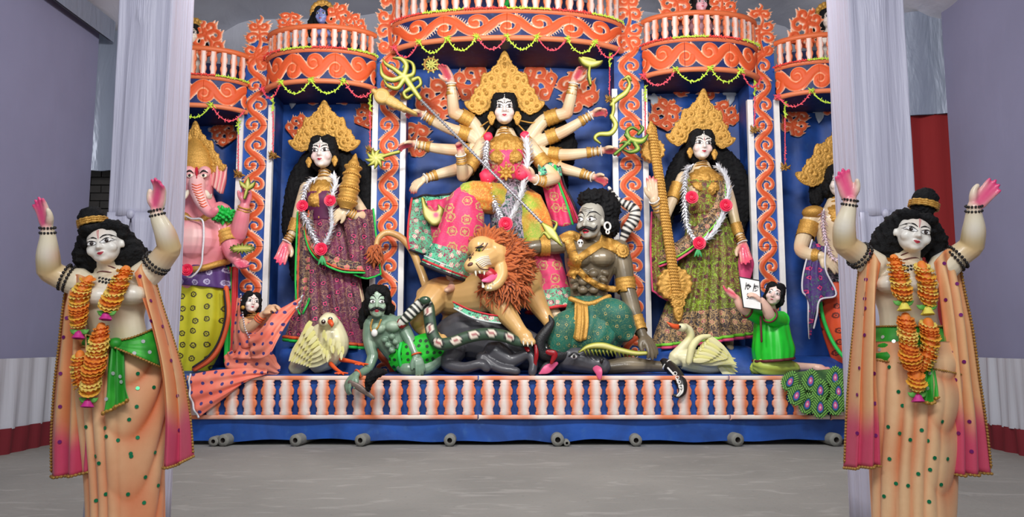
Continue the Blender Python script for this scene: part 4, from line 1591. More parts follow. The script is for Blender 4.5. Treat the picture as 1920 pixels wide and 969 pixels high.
    b = G(); b.tube(g.last[:, 0], 0.012, 6); b.tube(g.last[-1], 0.012, 6); obj('hem_border', b, 'border_green', rt)
    b = G(); b.tube(g.last[:, 2] + np.array((0, -.01, 0)), 0.009, 6); obj('hem_border', b, 'border_orange', rt)
    # hair, crown, jewels
    g = G()
    hairline(HM, g)
    for x0, x1, x2, yb in ((590, 572, 552, 520), (585, 560, 546, 470), (625, 660, 690, 540), (630, 676, 700, 430), (640, 690, 682, 580)):
        g.tube([P(x0, 290, D + .18), P(x1, 340, D + .22), P(x2, 420, D + .24), P(x2 + 2, yb, D + .2)], [R(14, D), R(20, D), R(18, D), R(8, D)], 12, 5)
    wool('hair', g, rt, 0.014, 0.012, 70, 3)
    cg = gold_plate(crown_items(R(66, D), R(74, D)))
    obj('crown', place_g(cg, Matrix.Translation(P(608, 262, D + 0.0)) @ Matrix.Rotation(0.12, 4, 'X')), 'gold', rt)
    tiara(HM, HEADS['soft'], rt)
    earrings(HM, rt)
    ng = gold_plate(necklace_items(R(33, D), R(92, D)))
    obj('necklace', hug(ng, Matrix.Translation(P(606, 336, D)), bv, 0.03), 'gold', rt)
    g = G()
    for yy, rr in ((322, 11), (328, 11.5), (334, 13)):
        g.ring(P(609, yy, D + 0.005), (0, 0.3, 1), R(rr, D), 0.008, 18, 6)
    obj('choker', g, 'gold', rt)
    armlet(B, rt, (556, 412, -0.02), (547, 438, -0.06), 10, 9)
    bangles(B, rt, (547, 440, -0.06), (539, 452, -.08), 8)
    bangles(B, rt, (664, 404, -0.16), (652, 396, -.21), 9)
    # gold bundle held against her shoulder: a thing of its own
    q = root('gold_bundle', P(650, 386, D - .26), 'tall ridged gold bundle held in the arm of the purple-robed goddess', 'bundle')
    ax = np.linspace(0, 1, 60)
    pr = [R(w_, D) * (1 + 0.07 * math.cos(t * 60)) for t, w_ in zip(ax, np.interp(ax, [0, .06, .12, .35, .6, .7, .74, .82, .9, 1], [9, 16, 18, 17, 15, 13, 15, 10, 6, 1.5]))]
    p0, p1 = np.array(P(648, 392, D - .27)), np.array(P(667, 288, D - .2))
    g = G(); g.tube([p0 + (p1 - p0) * t for t in ax], pr, 20, cap=False)
    obj('wrapping', g, 'gold', q)
    g = G()
    for t, rr in ((.13, 18), (.36, 17.5), (.61, 15.5), (.75, 15)):
        beadring(g, p0 + (p1 - p0) * t, p1 - p0, R(rr, D), 0.014)
    obj('bead_band', g, 'gold', q, kind='stuff')
    garland(D, [(594, 332, -.2), (577, 345, -.22), (568, 372, -.26), (567, 395, -.28), (580, 425, -.32), (592, 450, -.34), (602, 466, -.35), (614, 448, -.34), (622, 425, -.32), (621, 398, -.32), (622, 372, -.32), (629, 345, -.26), (626, 332, -.2)],
            'white flower garland with red roses on the goddess with the gold bundle', [(567, 386, -.31, 11), (619, 376, -.36, 11), (602, 467, -.4, 12)], (604, 480, -.4, 16), 10.5, 5.6)
    return rt


goddess_left()


# ================================================================ goddess with the veena (right)
def goddess_right():
    D = 9.2
    B = Body(D)
    rt = root('goddess_statue', P(1318, 648, D), 'standing idol in an olive and gold sari with a tall stringed instrument', 'statue')
    HM = B.head('soft', 1315, 273, -0.08, 58, yaw=0.02, roll=0.06)
    B.limb([(1315, 292, 0, 9.5), (1315, 310, 0.01, 10), (1316, 320, 0.02, 14)])
    B.limb([(1316, 318, 0.02, 20), (1317, 336, 0.02, 37), (1320, 362, 0.0, 36), (1324, 392, 0.0, 28), (1328, 420, 0.02, 36), (1328, 470, 0.03, 40)], 16, 0.62)
    for d in (-1, 1):
        B.ell(1319 + d * 15, 356, -0.11, (14, 12, 14))
    B.limb([(1281, 332, 0.0, 12), (1262, 372, -0.02, 10.5), (1245, 412, -0.08, 9.5)])
    B.limb([(1245, 412, -0.08, 9.5), (1235, 394, -0.2, 8.5), (1226, 374, -0.28, 6.5)])
    h1 = B.hand((1226, 374, -0.28), (-0.12, -0.1, 1), (0.15, -1, 0.0), 44, -1, (0.08, 0.05, 0.05, 0.08), 0.2, fat=0.95)
    B.limb([(1354, 334, 0.0, 12), (1368, 372, 0.0, 10.5), (1378, 415, -0.04, 9.5), (1386, 440, -0.08, 8), (1392, 456, -0.1, 6.2)])
    h2 = B.hand((1392, 456, -0.1), (0.1, -0.25, -1), (-0.1, -1, 0.2), 46, 1, (0.14, 0.2, 0.24, 0.28), 0.25, fat=0.95)
    B.paint_hand(h1, np.array(lin(244, 200, 170)), 0.5)
    for tp in h1['tips']: B.blush(tp, 0.03, np.array(lin(200, 40, 80)), 0.95)
    B.paint_hand(h2, PALM)
    B.blush(HM @ Vector((0.2, -.3, -.15)), 0.05, np.array(lin(240, 150, 150)), 0.35); B.blush(HM @ Vector((-0.2, -.3, -.15)), 0.05, np.array(lin(240, 150, 150)), 0.35)
    B.blush(B.p(1378, 415, -.04), 0.09, YELLOW_SPRAY, 0.5)
    for sx in (1290, 1366):
        B.limb([(1328 + (sx - 1328) * .3, 460, .03, 22), (sx, 560, .02, 15), (sx, 648, 0, 9)])
        B.limb([(sx, 645, -0.02, 9), (sx + 4, 652, -0.16, 7)], flat=0.7)
    bo = B.build('body', rt, SKIN, face=WHITEFACE)
    bv = bvh_of(bo)
    face(rt, HEADS['soft'], HM, DEITY_EYE, DEITY_BROW, dict(w=0.075), ([(0, 0.19), (0, 0.13), (0, 0.08)], 0.035, 'red_paint'))
    ple = lambda a, v: (0.03 + 0.06 * v) * np.sin(a * 22 + 2 * np.sin(v * 3)) * smooth01(v * 3) + 0.02 * np.sin(a * 6 + v * 5)
    g = robe([(1326, 396, 0.0, 31, 0.15, 0), (1328, 420, 0.0, 39, 0.19, 0), (1330, 460, 0.0, 48, 0.22, -2), (1326, 530, 0.0, 62, 0.24, -3), (1320, 590, -0.02, 76, 0.27, -8), (1316, 642, -0.03, 90, 0.30, -12)], D, 150, 7, ple)
    obj('skirt', g, 'sari_olive', rt)
    hem = np.array(g.rings[-1])
    for dz, m in ((0.0, 'border_pink'), (0.035, 'border_lime')):
        b = G(); b.tube(hem[::2] + np.array((0, 0, dz)), 0.02, 6, cap=False); obj('hem_border', b, m, rt)
    mid = [np.array(g.rings[i]) for i in range(len(g.rings) - 9, len(g.rings) - 1)]
    b = G(); b.grid([(m_ - m_.mean(0)) * np.array((1.015, 1.03, 1)) + m_.mean(0) for m_ in mid]); obj('dark_border', b, 'sari_olive_dark', rt)
    g = robe([(1317, 330, 0.02, 39, 0.145, 0), (1319, 352, -0.02, 38, 0.19, 0), (1321, 376, -0.01, 32, 0.17, 0), (1326, 404, 0.0, 34, 0.165, 0)], D, 64, 5)
    obj('blouse', g, 'sari_olive', rt)
    g = G(); g.sheet([[P(x, y, D + d) for x, y, d in r_] for r_ in ([(1350, 338, -.17), (1340, 380, -.22), (1310, 420, -.24), (1270, 452, -.22), (1238, 470, -.12)], [(1362, 346, -.16), (1358, 400, -.22), (1322, 448, -.27), (1276, 484, -.24), (1236, 500, -.12)])], 8, 8, 0.012, lambda U, V: 0.012 * np.sin(V * 14 + U * 4))
    obj('sari_fold', g, 'sari_olive_dark', rt)
    b = G(); b.tube(g.last[-1] + np.array((0, -.008, 0)), 0.012, 6); obj('hem_border', b, 'border_pink', rt)
    b = G(); b.tube(g.last[-2] + np.array((0, -.012, .012)), 0.011, 6); obj('hem_border', b, 'border_lime', rt)
    g = G(); g.sheet([[P(x, y, D + d) for x, y, d in r_] for r_ in ([(1222, 398, -.05), (1236, 392, -.1), (1256, 396, -.12)], [(1220, 450, -.05), (1240, 450, -.12), (1262, 456, -.14)], [(1222, 510, -.06), (1244, 512, -.12), (1268, 516, -.16)], [(1224, 545, -.08), (1246, 560, -.12), (1270, 566, -.16)])], 8, 8, 0.01, lambda U, V: 0.02 * np.sin(U * 20 + V * 2))
    obj('sari_end', g, 'sari_olive', rt)
    b = G(); b.tube(g.last[:, 0], 0.012, 6); b.tube(g.last[-1], 0.012, 6); obj('hem_border', b, 'border_pink', rt)
    g = G(); g.sheet([[P(x, y, D + d) for x, y, d in r_] for r_ in ([(1376, 470, -.05), (1388, 466, -.07), (1406, 470, -.05)], [(1376, 500, -.06), (1394, 500, -.1), (1414, 494, -.05)], [(1384, 536, -.08), (1398, 540, -.1), (1408, 520, -.06)])], 6, 6, 0.01)
    obj('sari_end', g, 'border_pink', rt)
    b = G(); b.tube(g.last[:, 0] + np.array((0, -.01, 0)), 0.015, 6); obj('hem_border', b, 'border_lime', rt)
    g = G()
    hairline(HM, g)
    for x0, x1, x2, yb in ((1298, 1278, 1262, 380), (1294, 1268, 1252, 420), (1334, 1366, 1384, 450), (1340, 1380, 1394, 410), (1330, 1360, 1376, 500)):
        g.tube([P(x0, 275, D + .18), P(x1, 325, D + .22), P(x2, 390, D + .24), P(x2 + 2, yb, D + .2)], [R(14, D), R(19, D), R(17, D), R(8, D)], 12, 5)
    wool('hair', g, rt, 0.014, 0.012, 70, 5)
    cg = gold_plate(crown_items(R(64, D), R(86, D)))
    obj('crown', place_g(cg, Matrix.Translation(P(1314, 252, D)) @ Matrix.Rotation(0.06, 4, 'Y') @ Matrix.Rotation(0.12, 4, 'X')), 'gold', rt)
    tiara(HM, HEADS['soft'], rt)
    earrings(HM, rt)
    ng = gold_plate(necklace_items(R(33, D), R(84, D)))
    obj('necklace', hug(ng, Matrix.Translation(P(1320, 312, D)), bv, 0.03), 'gold', rt)
    g = G()
    for yy, rr in ((304, 10.5), (309, 11), (314, 13)):
        g.ring(P(1315, yy, D + 0.005), (0, 0.3, 1), R(rr, D), 0.008, 18, 6)
    obj('choker', g, 'gold', rt)
    armlet(B, rt, (1272, 345, -0.01), (1260, 376, -0.03), 12, 11)
    bangles(B, rt, (1236, 396, -0.19), (1228, 378, -.27), 8.5)
    armlet(B, rt, (1379, 420, -0.04), (1386, 442, -0.08), 10, 9)
    bangles(B, rt, (1386, 442, -0.08), (1391, 453, -.1), 8)
    # the stringed instrument
    q = root('stringed_instrument', P(1272, 588, D - .3), 'long gold beaded stringed instrument with a round gourd at each end', 'instrument')
    p0, p1 = np.array(P(1222, 242, D - .18)), np.array(P(1270, 560, D - .32))
    g = G(); n_ = 60
    g.tube([p0 + (p1 - p0) * t for t in np.linspace(0, 1, n_)], [R(9.5, D) * (1 + 0.05 * math.cos(i * 2.2)) for i in range(n_)], 14, flat=0.45, cap=True)
    obj('neck', g, 'gold', q)
    g = G()
    for k in range(-2, 3):
        for i in range(58):
            c = p0 + (p1 - p0) * (i / 58) + np.array((k * R(3.6, D), -R(5.2, D) + abs(k) * 0.005, 0))
            g.ell(c, R(1.9, D), n=6)
    obj('bead_rows', g, 'gold', q, kind='stuff')
    for px, py, d, r_, nm in ((1225, 281, -.14, 22, 'upper_gourd'), (1266, 532, -.3, 31, 'lower_gourd')):
        g = gold_plate([('disc', 0, 0, R(r_, D), R(r_, D), 0), ('disc', 0, 0, R(r_ * .6, D), R(r_ * .6, D), 0)], 0.0075, 0.10)
        obj(nm, place_g(g, Matrix.Translation(P(px, py, D + d))), 'gold', q)
    g = gold_plate([('disc', 0, 0, R(13, D), R(10, D), 0), ('leaf', 0, R(-18, D), R(11, D), R(16, D), PI), ('disc', 0, R(12, D), R(16, D), R(9, D), 0)], 0.0075, 0.05)
    obj('tail_piece', place_g(g, Matrix.Translation(P(1272, 568, D - .33))), 'gold', q)
    g = gold_plate([('disc', 0, 0, R(9, D), R(8, D), 0), ('leaf', 0, R(8, D), R(8, D), R(12, D), 0)], 0.0075, 0.04)
    obj('head_piece', place_g(g, Matrix.Translation(P(1221, 246, D - .2))), 'gold', q)
    garland(D, [(1300, 308, -.2), (1288, 318, -.22), (1284, 345, -.27), (1284, 375, -.3), (1286, 410, -.3), (1294, 436, -.32), (1310, 452, -.34), (1334, 440, -.33), (1350, 415, -.3), (1360, 385, -.28), (1366, 355, -.26), (1360, 328, -.23), (1346, 312, -.2)],
            'white flower garland with red roses on the goddess with the instrument', [(1297, 370, -.36, 12), (1361, 385, -.33, 12), (1311, 456, -.4, 12)], (1309, 466, -.4, 15), 10.5, 5.6)


goddess_right()


# ================================================================ ten-armed goddess
def drape(pts, D, n=44, flat=0.8, amp=0.02, k=9, seed=1, sm=7, up=(0, -1, 0), cap=True):
    """cloth wrapped round a limb, with long folds; pts (px,py,d,r px)"""
    g = G()
    g.tube([tuple(P(a, b, D + d)) for a, b, d, r in pts], [R(r, D) for *_, r in pts], n, sm, flat, up=up, cap=cap)
    v = g.verts()
    nr = len(v) // n
    out = v.copy().reshape(nr, n, 3)
    c = out.mean(1, keepdims=True)
    a = np.arange(n) / n * 2 * PI
    rs = np.random.RandomState(seed)
    t = np.linspace(0, 1, nr)[:, None]
    m = np.zeros((nr, n))
    for i in range(4):
        m += np.sin(rs.randint(k // 2, k + 3) * a[None] + rs.uniform(-4, 4) * t + rs.uniform(0, 6)) / 4
    rad = np.linalg.norm(out - c, axis=2, keepdims=True)
    out = out + (out - c) / (rad + 1e-6) * (m[..., None] * amp)
    g.v = [out.reshape(-1, 3)]
    g.rings = out
    return g


LIME = np.array(lin(196, 196, 84)); OLIVE = np.array(lin(96, 110, 34)); CREAM = np.array(lin(238, 228, 160)); DKG = np.array(lin(36, 66, 30))


def lime_paint(X, Z, s):
    t = np.clip(s / 0.026, 0, 1)
    return lerp3(lerp3(OLIVE * .6, LIME, t * 2.0), CREAM, (t - 0.55) * 1.4)


def green_paint(X, Z, s):
    t = np.clip(s / 0.03, 0, 1)
    return lerp3(lerp3(DKG, np.array(lin(110, 150, 50)), t * 2.2), LIME, (t - 0.5) * 2)


def conch_gold(X, Z, s):
    t = np.clip(s / .05, 0, 1)
    return lerp3(lerp3(lin(130, 92, 40), np.array(lin(204, 164, 84)), t * 4), np.array(lin(226, 204, 130)), .5 + .5 * np.cos(t * 14) - .4)


def cutout(name, D, strokes, label, cat, col=lime_paint, thick=0.02, group=None, mat='paint', cell=0.007, bulge=0.022, extra=None, fat=0.82):
    """a flat-backed carved piece drawn with strokes in pixels: list of ([(px,py)..], [w..])"""
    pts = np.vstack([np.asarray(p, float)[:, :2] for p, w in strokes])
    cx, cy = pts.mean(0)
    o3 = P(cx, cy, D)
    k = D / F_PX
    S = []
    for p, w in strokes:
        p = np.asarray(p, float)
        w = np.broadcast_to(np.asarray(w, float), (len(p),)) * fat
        q = cr(np.column_stack([(p[:, 0] - cx) * k, -(p[:, 1] - cy) * k, w * k]), 6) if len(p) > 2 else np.column_stack([(p[:, 0] - cx) * k, -(p[:, 1] - cy) * k, w * k])
        S.append((q[:, :2], np.maximum(q[:, 2], 0.002)))
    allp = np.vstack([p for p, w in S]); m = max(w.max() for p, w in S) + 0.02
    g = relief(lambda X, Z: strokes_sdf(X, Z, S), tuple(allp.min(0) - m), tuple(allp.max(0) + m), cell, lambda X, Z, s: bulge * np.sqrt(np.clip(s / 0.03, 0, 1)), col, thick)
    if extra:
        r_ = root(name, o3, label, cat, group)
        obj('body', place_g(g, Matrix.Translation(o3)), mat, r_)
        return r_
    return obj(name, place_g(g, Matrix.Translation(o3)), mat, None, True, label, cat, group, origin=o3)


def centre_goddess():
    D = 9.2
    B = Body(D)
    rt = root('goddess_statue', P(950, 560, D), 'large ten-armed crowned idol with raised knee above the lion', 'statue')
    HM = B.head('soft', 946, 206, -0.1, 61, yaw=0.0)
    B.limb([(946, 226, 0, 10), (946, 248, 0.01, 11), (947, 258, 0.02, 15)])
    B.limb([(948, 256, 0.02, 22), (949, 274, 0.02, 42), (950, 302, 0.0, 41), (952, 340, 0.0, 31), (955, 368, 0.02, 38), (958, 405, 0.03, 40)], 16, 0.62)
    for d in (-1, 1):
        B.ell(949 + d * 17, 298, -0.13, (15, 13, 15))
    W_ = 12.0
    def arm(pts): B.limb(pts)
    # left of picture
    arm([(908, 268, 0.02, 14), (884, 228, 0.04, 13), (851, 212, 0.0, 12)]); arm([(851, 212, 0.0, 12), (848, 180, -0.08, 10.5), (846, 152, -0.12, 7)])
    h1 = B.hand((846, 152, -0.12), (-0.45, -0.2, 0.85), (-0.5, -0.9, -0.1), 40, -1, (0.25, 0.3, 0.35, 0.4), 0.3)
    arm([(908, 276, 0.03, 13), (880, 254, 0.02, 12.5), (848, 243, -0.02, 11.5), (818, 230, -0.08, 9.5), (792, 214, -0.12, 7)])
    h2 = B.hand((792, 214, -0.12), (-1, -0.1, 0.1), (-0.1, -0.5, -1), 36, 1, (0.4, 0.45, 0.5, 0.5), 0.4)
    arm([(908, 284, 0.04, 13), (880, 282, 0.02, 12), (848, 281, -0.02, 11.5), (812, 277, -0.08, 9.5), (776, 269, -0.12, 7)])
    h3 = B.hand((776, 269, -0.12), (-1, -0.2, -0.25), (-0.1, -0.5, -1), 36, 1, (0.3, 0.4, 0.4, 0.4), 0.4)
    arm([(906, 270, -0.04, 14), (888, 300, -0.10, 13), (868, 330, -0.18, 12)]); arm([(868, 330, -0.18, 12), (866, 306, -0.3, 10), (864, 285, -0.36, 7.5)])
    h4 = B.hand((864, 286, -0.36), (-0.2, -0.1, 1), (-0.3, -1, 0.1), 30, 1, (1.1, 1.3, 1.3, 1.3), 0.9)
    arm([(906, 285, 0.05, 13), (884, 306, 0.04, 12), (856, 318, 0.0, 12), (825, 326, -0.06, 10), (794, 336, -0.12, 7)])
    h5 = B.hand((794, 336, -0.12), (-0.75, -0.3, -0.75), (0.2, 0.8, -0.5), 38, -1, (0.35, 0.4, 0.4, 0.4), 0.3)
    # right of picture
    arm([(988, 266, 0.02, 14), (1020, 226, 0.04, 13), (1063, 212, 0.0, 12)]); arm([(1063, 212, 0.0, 12), (1071, 180, -0.08, 10.5), (1076, 152, -0.12, 7)])
    g1 = B.hand((1076, 152, -0.12), (0.45, -0.2, 0.85), (0.5, -0.9, -0.1), 38, 1, (0.35, 0.4, 0.45, 0.5), 0.3)
    arm([(988, 276, 0.03, 13), (1020, 262, 0.02, 12.5), (1054, 248, -0.02, 11.5), (1082, 232, -0.08, 9.5), (1110, 214, -0.12, 7)])
    g2 = B.hand((1110, 214, -0.12), (1, -0.1, 0.2), (0.1, -0.7, -0.8), 36, -1, (0.5, 0.6, 0.6, 0.6), 0.5)
    arm([(990, 284, 0.04, 13), (1024, 288, 0.02, 12), (1060, 290, -0.02, 11.5), (1096, 287, -0.08, 9.5), (1131, 282, -0.12, 7)])
    g3 = B.hand((1131, 282, -0.12), (1, -0.2, -0.05), (0.1, -0.6, -0.9), 38, -1, (0.35, 0.4, 0.4, 0.4), 0.4)
    arm([(990, 290, 0.05, 13), (1022, 304, 0.04, 12), (1054, 316, 0.0, 11.5), (1085, 324, -0.06, 9.5), (1114, 332, -0.12, 7)])
    g4 = B.hand((1114, 332, -0.12), (1, -0.3, -0.45), (0.0, -0.8, -0.6), 36, -1, (0.4, 0.45, 0.5, 0.5), 0.4)
    arm([(990, 270, -0.04, 14), (1014, 300, -0.08, 13), (1040, 334, -0.16, 12)]); arm([(1040, 334, -0.16, 12), (1020, 340, -0.28, 10), (1000, 335, -0.36, 7.5)])
    g5 = B.hand((1000, 336, -0.36), (-0.75, -0.2, 0.55), (-0.35, -0.95, -0.2), 38, 1, (0.2, 0.25, 0.35, 0.45), 0.3)
    RED = np.array(lin(206, 40, 84))
    for h in (h1, h2, h3, h4, g1, g2, g3, g4, g5):
        B.paint_hand(h, RED if h is not g5 else PALM, 0.9)
    for tp in h5['tips']: B.blush(tp, 0.03, RED, 0.9)
    for px, py, d in ((851, 212, 0), (1063, 212, 0), (868, 330, -.18), (1040, 334, -.16), (848, 243, 0), (848, 281, 0), (1054, 248, 0), (1060, 290, 0), (856, 318, 0), (1054, 316, 0)):
        B.blush(B.p(px, py, d), 0.085, ORANGE_SPRAY, 0.75)
        B.blush(B.p(px, py - 16, d), 0.07, YELLOW_SPRAY, 0.5)
    # feet
    B.limb([(846, 512, -.32, 11), (848, 530, -.36, 9), (846, 540, -.46, 8), (838, 544, -.56, 6)], flat=0.8)
    B.limb([(1034, 575, -.3, 10), (1046, 592, -.34, 9), (1056, 600, -.44, 8), (1060, 604, -.54, 6)], flat=0.8)
    B.blush(B.p(840, 543, -.5), 0.1, RED, 0.6); B.blush(B.p(1058, 603, -.5), 0.1, RED, 0.6)
    B.blush(HM @ Vector((0.2, -.3, -.15)), 0.05, np.array(lin(244, 160, 150)), 0.35); B.blush(HM @ Vector((-0.2, -.3, -.15)), 0.05, np.array(lin(244, 160, 150)), 0.35)
    bo = B.build('body', rt, SKIN, face=WHITEFACE)
    bv = bvh_of(bo)
    face(rt, HEADS['soft'], HM, DEITY_EYE, DEITY_BROW, dict(w=0.075), ([(0, 0.22), (0, 0.15), (0, 0.10)], 0.045, 'black_paint'))
    # arm jewels: armlet near the elbow, pointed cuff and bangles at each wrist
    ARMS = [((884, 228, .04), (862, 215, .01), 14, (847, 178, -.08), (846, 158, -.11)), ((878, 253, .02), (858, 246, 0), 13.5, (812, 227, -.09), (796, 217, -.12)),
            ((878, 282, .02), (856, 281, -.01), 13, (806, 276, -.09), (782, 271, -.12)), ((890, 297, -.1), (876, 318, -.15), 14, (866, 306, -.3), (864, 292, -.35)),
            ((882, 307, .04), (862, 316, .01), 13, (818, 328, -.07), (799, 334, -.11)),
            ((1024, 224, .04), (1048, 215, .01), 14, (1071, 178, -.08), (1075, 158, -.11)), ((1026, 259, .02), (1046, 251, 0), 13.5, (1088, 228, -.09), (1106, 217, -.12)),
            ((1030, 288, .02), (1052, 290, -.01), 13, (1100, 286, -.09), (1125, 283, -.12)), ((1028, 307, .04), (1048, 314, .01), 13, (1090, 325, -.07), (1109, 331, -.11)),
            ((1010, 296, -.08), (1026, 316, -.12), 14, (1020, 340, -.28), (1006, 337, -.34))]
    for a, b, r_, c, d in ARMS:
        armlet(B, rt, a, b, r_ * 0.98, r_ * 0.94)
        m = tuple(c[i] + (d[i] - c[i]) * 0.35 for i in range(3))
        armlet(B, rt, m, c, 8.8, 9.8, 'cuff')
        bangles(B, rt, m, d, 8.3, 2)
    # cloth
    g = robe([(949, 270, 0.02, 43, 0.15, 0), (950, 296, -0.03, 41, 0.20, 0), (951, 326, -0.01, 35, 0.17, 0), (953, 352, 0.0, 36, 0.165, 0), (955, 372, 0, 40, .18, 0)], D, 64, 5)
    obj('blouse', g, 'sari_pink', rt)
    obj('lap_cloth', drape([(955, 362, -.05, 40), (962, 392, -.10, 46), (968, 430, -.14, 44), (974, 475, -.14, 40)], D, 48, 0.75, 0.014, 9, 4), 'sari_silk_dark', rt)
    obj('thigh_cloth', drape([(942, 374, -.1, 30), (908, 370, -.28, 30), (884, 366, -.36, 27)], D, 40, 0.85, 0.014, 8, 5), 'sari_tiedye', rt)
    obj('thigh_cloth', drape([(985, 385, -.12, 34), (1004, 420, -.24, 30), (1010, 455, -.26, 30)], D, 40, 0.85, 0.014, 8, 6), 'sari_tiedye', rt)
    lg = drape([(884, 376, -.34, 28), (874, 384, -.40, 33), (866, 425, -.40, 39), (852, 475, -.38, 43), (838, 512, -.36, 47)], D, 56, 0.7, 0.02, 11, 7, cap=False)
    obj('leg_cloth', lg, 'sari_pink', rt)
    band = np.array(lg.rings)[-9:]
    cc = band.mean(1, keepdims=True)
    g = G(); g.grid(cc + (band - cc) * 1.03, wrap=True); obj('scroll_border', g, 'sari_teal_scroll', rt)
    for k, m, rr in ((0, 'border_dark', 0.022), (1, 'border_red', 0.014), (2, 'border_pale', .01)):
        b = G(); b.tube(np.vstack([band[-1 - k], band[-1 - k][:1]]) + np.array((0, 0, 0.012 * k)), rr, 6, cap=False); obj('hem_border', b, m, rt)
    lg = drape([(1000, 440, -.16, 32), (1014, 490, -.18, 36), (1026, 540, -.2, 40), (1032, 580, -.22, 44)], D, 56, 0.7, 0.02, 11, 8, cap=False)
    obj('leg_cloth', lg, 'sari_pink', rt)
    band = np.array(lg.rings)[-7:]
    cc = band.mean(1, keepdims=True)
    g = G(); g.grid(cc + (band - cc) * 1.03, wrap=True); obj('scroll_border', g, 'sari_teal_scroll', rt)
    b = G(); b.tube(np.vstack([band[-1], band[-1][:1]]), 0.02, 6, cap=False); obj('hem_border', b, 'border_red', rt)
    # held-out fold on the left, end of the sari on the right
    g = G(); g.sheet([[P(x, y, D + d) for x, y, d in r_] for r_ in ([(772, 372, -.14), (800, 366, -.1), (830, 366, -.12), (862, 356, -.24)], [(766, 410, -.16), (800, 406, -.1), (832, 408, -.14), (856, 396, -.28)], [(764, 445, -.18), (800, 446, -.12), (830, 446, -.18), (850, 430, -.3)], [(768, 468, -.18), (796, 476, -.14), (822, 466, -.2), (846, 452, -.3)])], 8, 8, 0.012, lambda U, V: 0.03 * np.sin(U * 17 + V * 3))
    obj('sari_end', g, 'sari_teal_scroll', rt)
    e = g.last
    for cc_, m in ((e[:, 0], 'border_red'), (e[-1], 'border_dark'), (e[0], 'border_dark')):
        b = G(); b.tube(cc_, 0.014, 6); obj('hem_border', b, m, rt)
    g = G(); g.sheet([[P(x, y, D + d) for x, y, d in r_] for r_ in ([(800, 376, -.17), (830, 372, -.17), (862, 362, -.3)], [(806, 420, -.18), (836, 414, -.2), (858, 402, -.33)], [(812, 462, -.2), (836, 452, -.23), (852, 436, -.34)])], 8, 8, 0.01, lambda U, V: 0.02 * np.sin(U * 17 + V * 3))
    obj('sari_fold', g, 'sari_pink', rt)
    g = G(); g.sheet([[P(x, y, D + d) for x, y, d in r_] for r_ in ([(1012, 318, -.14), (1030, 312, -.16), (1050, 312, -.12)], [(1018, 350, -.12), (1038, 346, -.14), (1058, 345, -.08)], [(1026, 385, -.10), (1050, 384, -.12), (1074, 380, -.06)], [(1034, 420, -.10), (1060, 424, -.12), (1088, 414, -.06)])], 8, 8, 0.012, lambda U, V: 0.025 * np.sin(U * 15 + V * 2))
    obj('sari_end', g, 'sari_pink', rt)
    e = g.last
    for j, m in ((-1, 'border_dark'), (-3, 'border_red'), (-5, 'border_green')):
        b = G(); b.tube(e[:, j] + np.array((0, -.012, 0)), 0.014, 6); obj('hem_border', b, m, rt)
    g = G(); g.sheet([[P(x, y, D + d) for x, y, d in r_] for r_ in ([(1008, 308, -.17), (1030, 304, -.18), (1052, 314, -.14)], [(1010, 330, -.19), (1030, 326, -.2), (1054, 330, -.15)])], 6, 6, 0.012)
    obj('sari_fold', g, 'sari_teal_scroll', rt)
    # hair and gold cords
    g = G()
    hairline(HM, g)
    for a in ([(930, 205, .12, 15), (902, 235, .22, 22), (886, 275, .26, 24), (884, 320, .26, 20), (890, 350, .24, 9)], [(930, 220, .12, 14), (905, 262, .2, 20), (902, 320, .22, 18), (910, 350, .2, 8)],
              [(962, 200, .12, 16), (1000, 214, .22, 24), (1036, 240, .27, 28), (1058, 270, .29, 26), (1064, 300, .28, 16)], [(962, 215, .12, 16), (1006, 245, .24, 28), (1036, 290, .28, 30), (1044, 340, .27, 24), (1040, 390, .24, 10)],
              [(962, 225, .12, 14), (996, 270, .2, 22), (1010, 330, .22, 22), (1020, 400, .22, 12)], [(935, 200, .14, 12), (890, 212, .2, 14), (868, 226, .22, 9)]):
        B2 = [tuple(P(x, y, D + d)) for x, y, d, r_ in a]
        g.tube(B2, [R(r_, D) for *_, r_ in a], 12, 5)
    wool('hair', g, rt, 0.015, 0.014, 60, 7)
    for q in ([(918, 236, -.05), (900, 262, -.0), (880, 284, .02)], [(972, 234, -.05), (1004, 268, 0), (1042, 312, .02)], [(915, 228, 0), (890, 242, .04), (862, 234, .02)], [(975, 226, 0), (1000, 230, .04), (1026, 222, .02)]):
        b = G(); b.tube(cr([tuple(P(*r_[:2], D + r_[2] - 0.06)) for r_ in q], 6), 0.009, 6); obj('hair_cord', b, 'gold', rt)
    cg = gold_plate(crown_items(R(74, D), R(94, D)))
    obj('crown', place_g(cg, Matrix.Translation(P(946, 188, D + .02)) @ Matrix.Rotation(0.1, 4, 'X')), 'gold', rt)
    tiara(HM, HEADS['soft'], rt)
    g = G()
    pc = HM @ Vector((0.12, -.43, -.12))
    g.ring(pc, (0.3, -1, 0), 0.016, 0.004, 16, 6); obj('nose_ring', g, 'pearl', rt)
    earrings(HM, rt, 1.3)
    ng = gold_plate(necklace_items(R(38, D), R(104, D)))
    obj('necklace', hug(ng, Matrix.Translation(P(949, 250, D)), bv, 0.03), 'gold', rt)
    g = G()
    for k in range(8):
        a = k / 8 * 2 * PI
        g.join(gold_plate([('leaf', 0, R(9, D), R(4.5, D), R(9, D), 0)], 0.007), Matrix.Translation(P(949, 324, D - .25)) @ Matrix.Rotation(a, 4, 'Y') @ Matrix.Rotation(0.5, 4, 'X'))
    g.ell(P(949, 324, D - .27), R(5, D))
    o_ = obj('flower_brooch', g, 'gold', rt); o_['kind'] = 'stuff'
    g = G()
    for yy, rr in ((243, 11), (248, 11.5), (253, 14)):
        g.ring(P(946, yy, D + 0.005), (0, 0.3, 1), R(rr, D), 0.009, 18, 6)
    obj('choker', g, 'gold', rt)
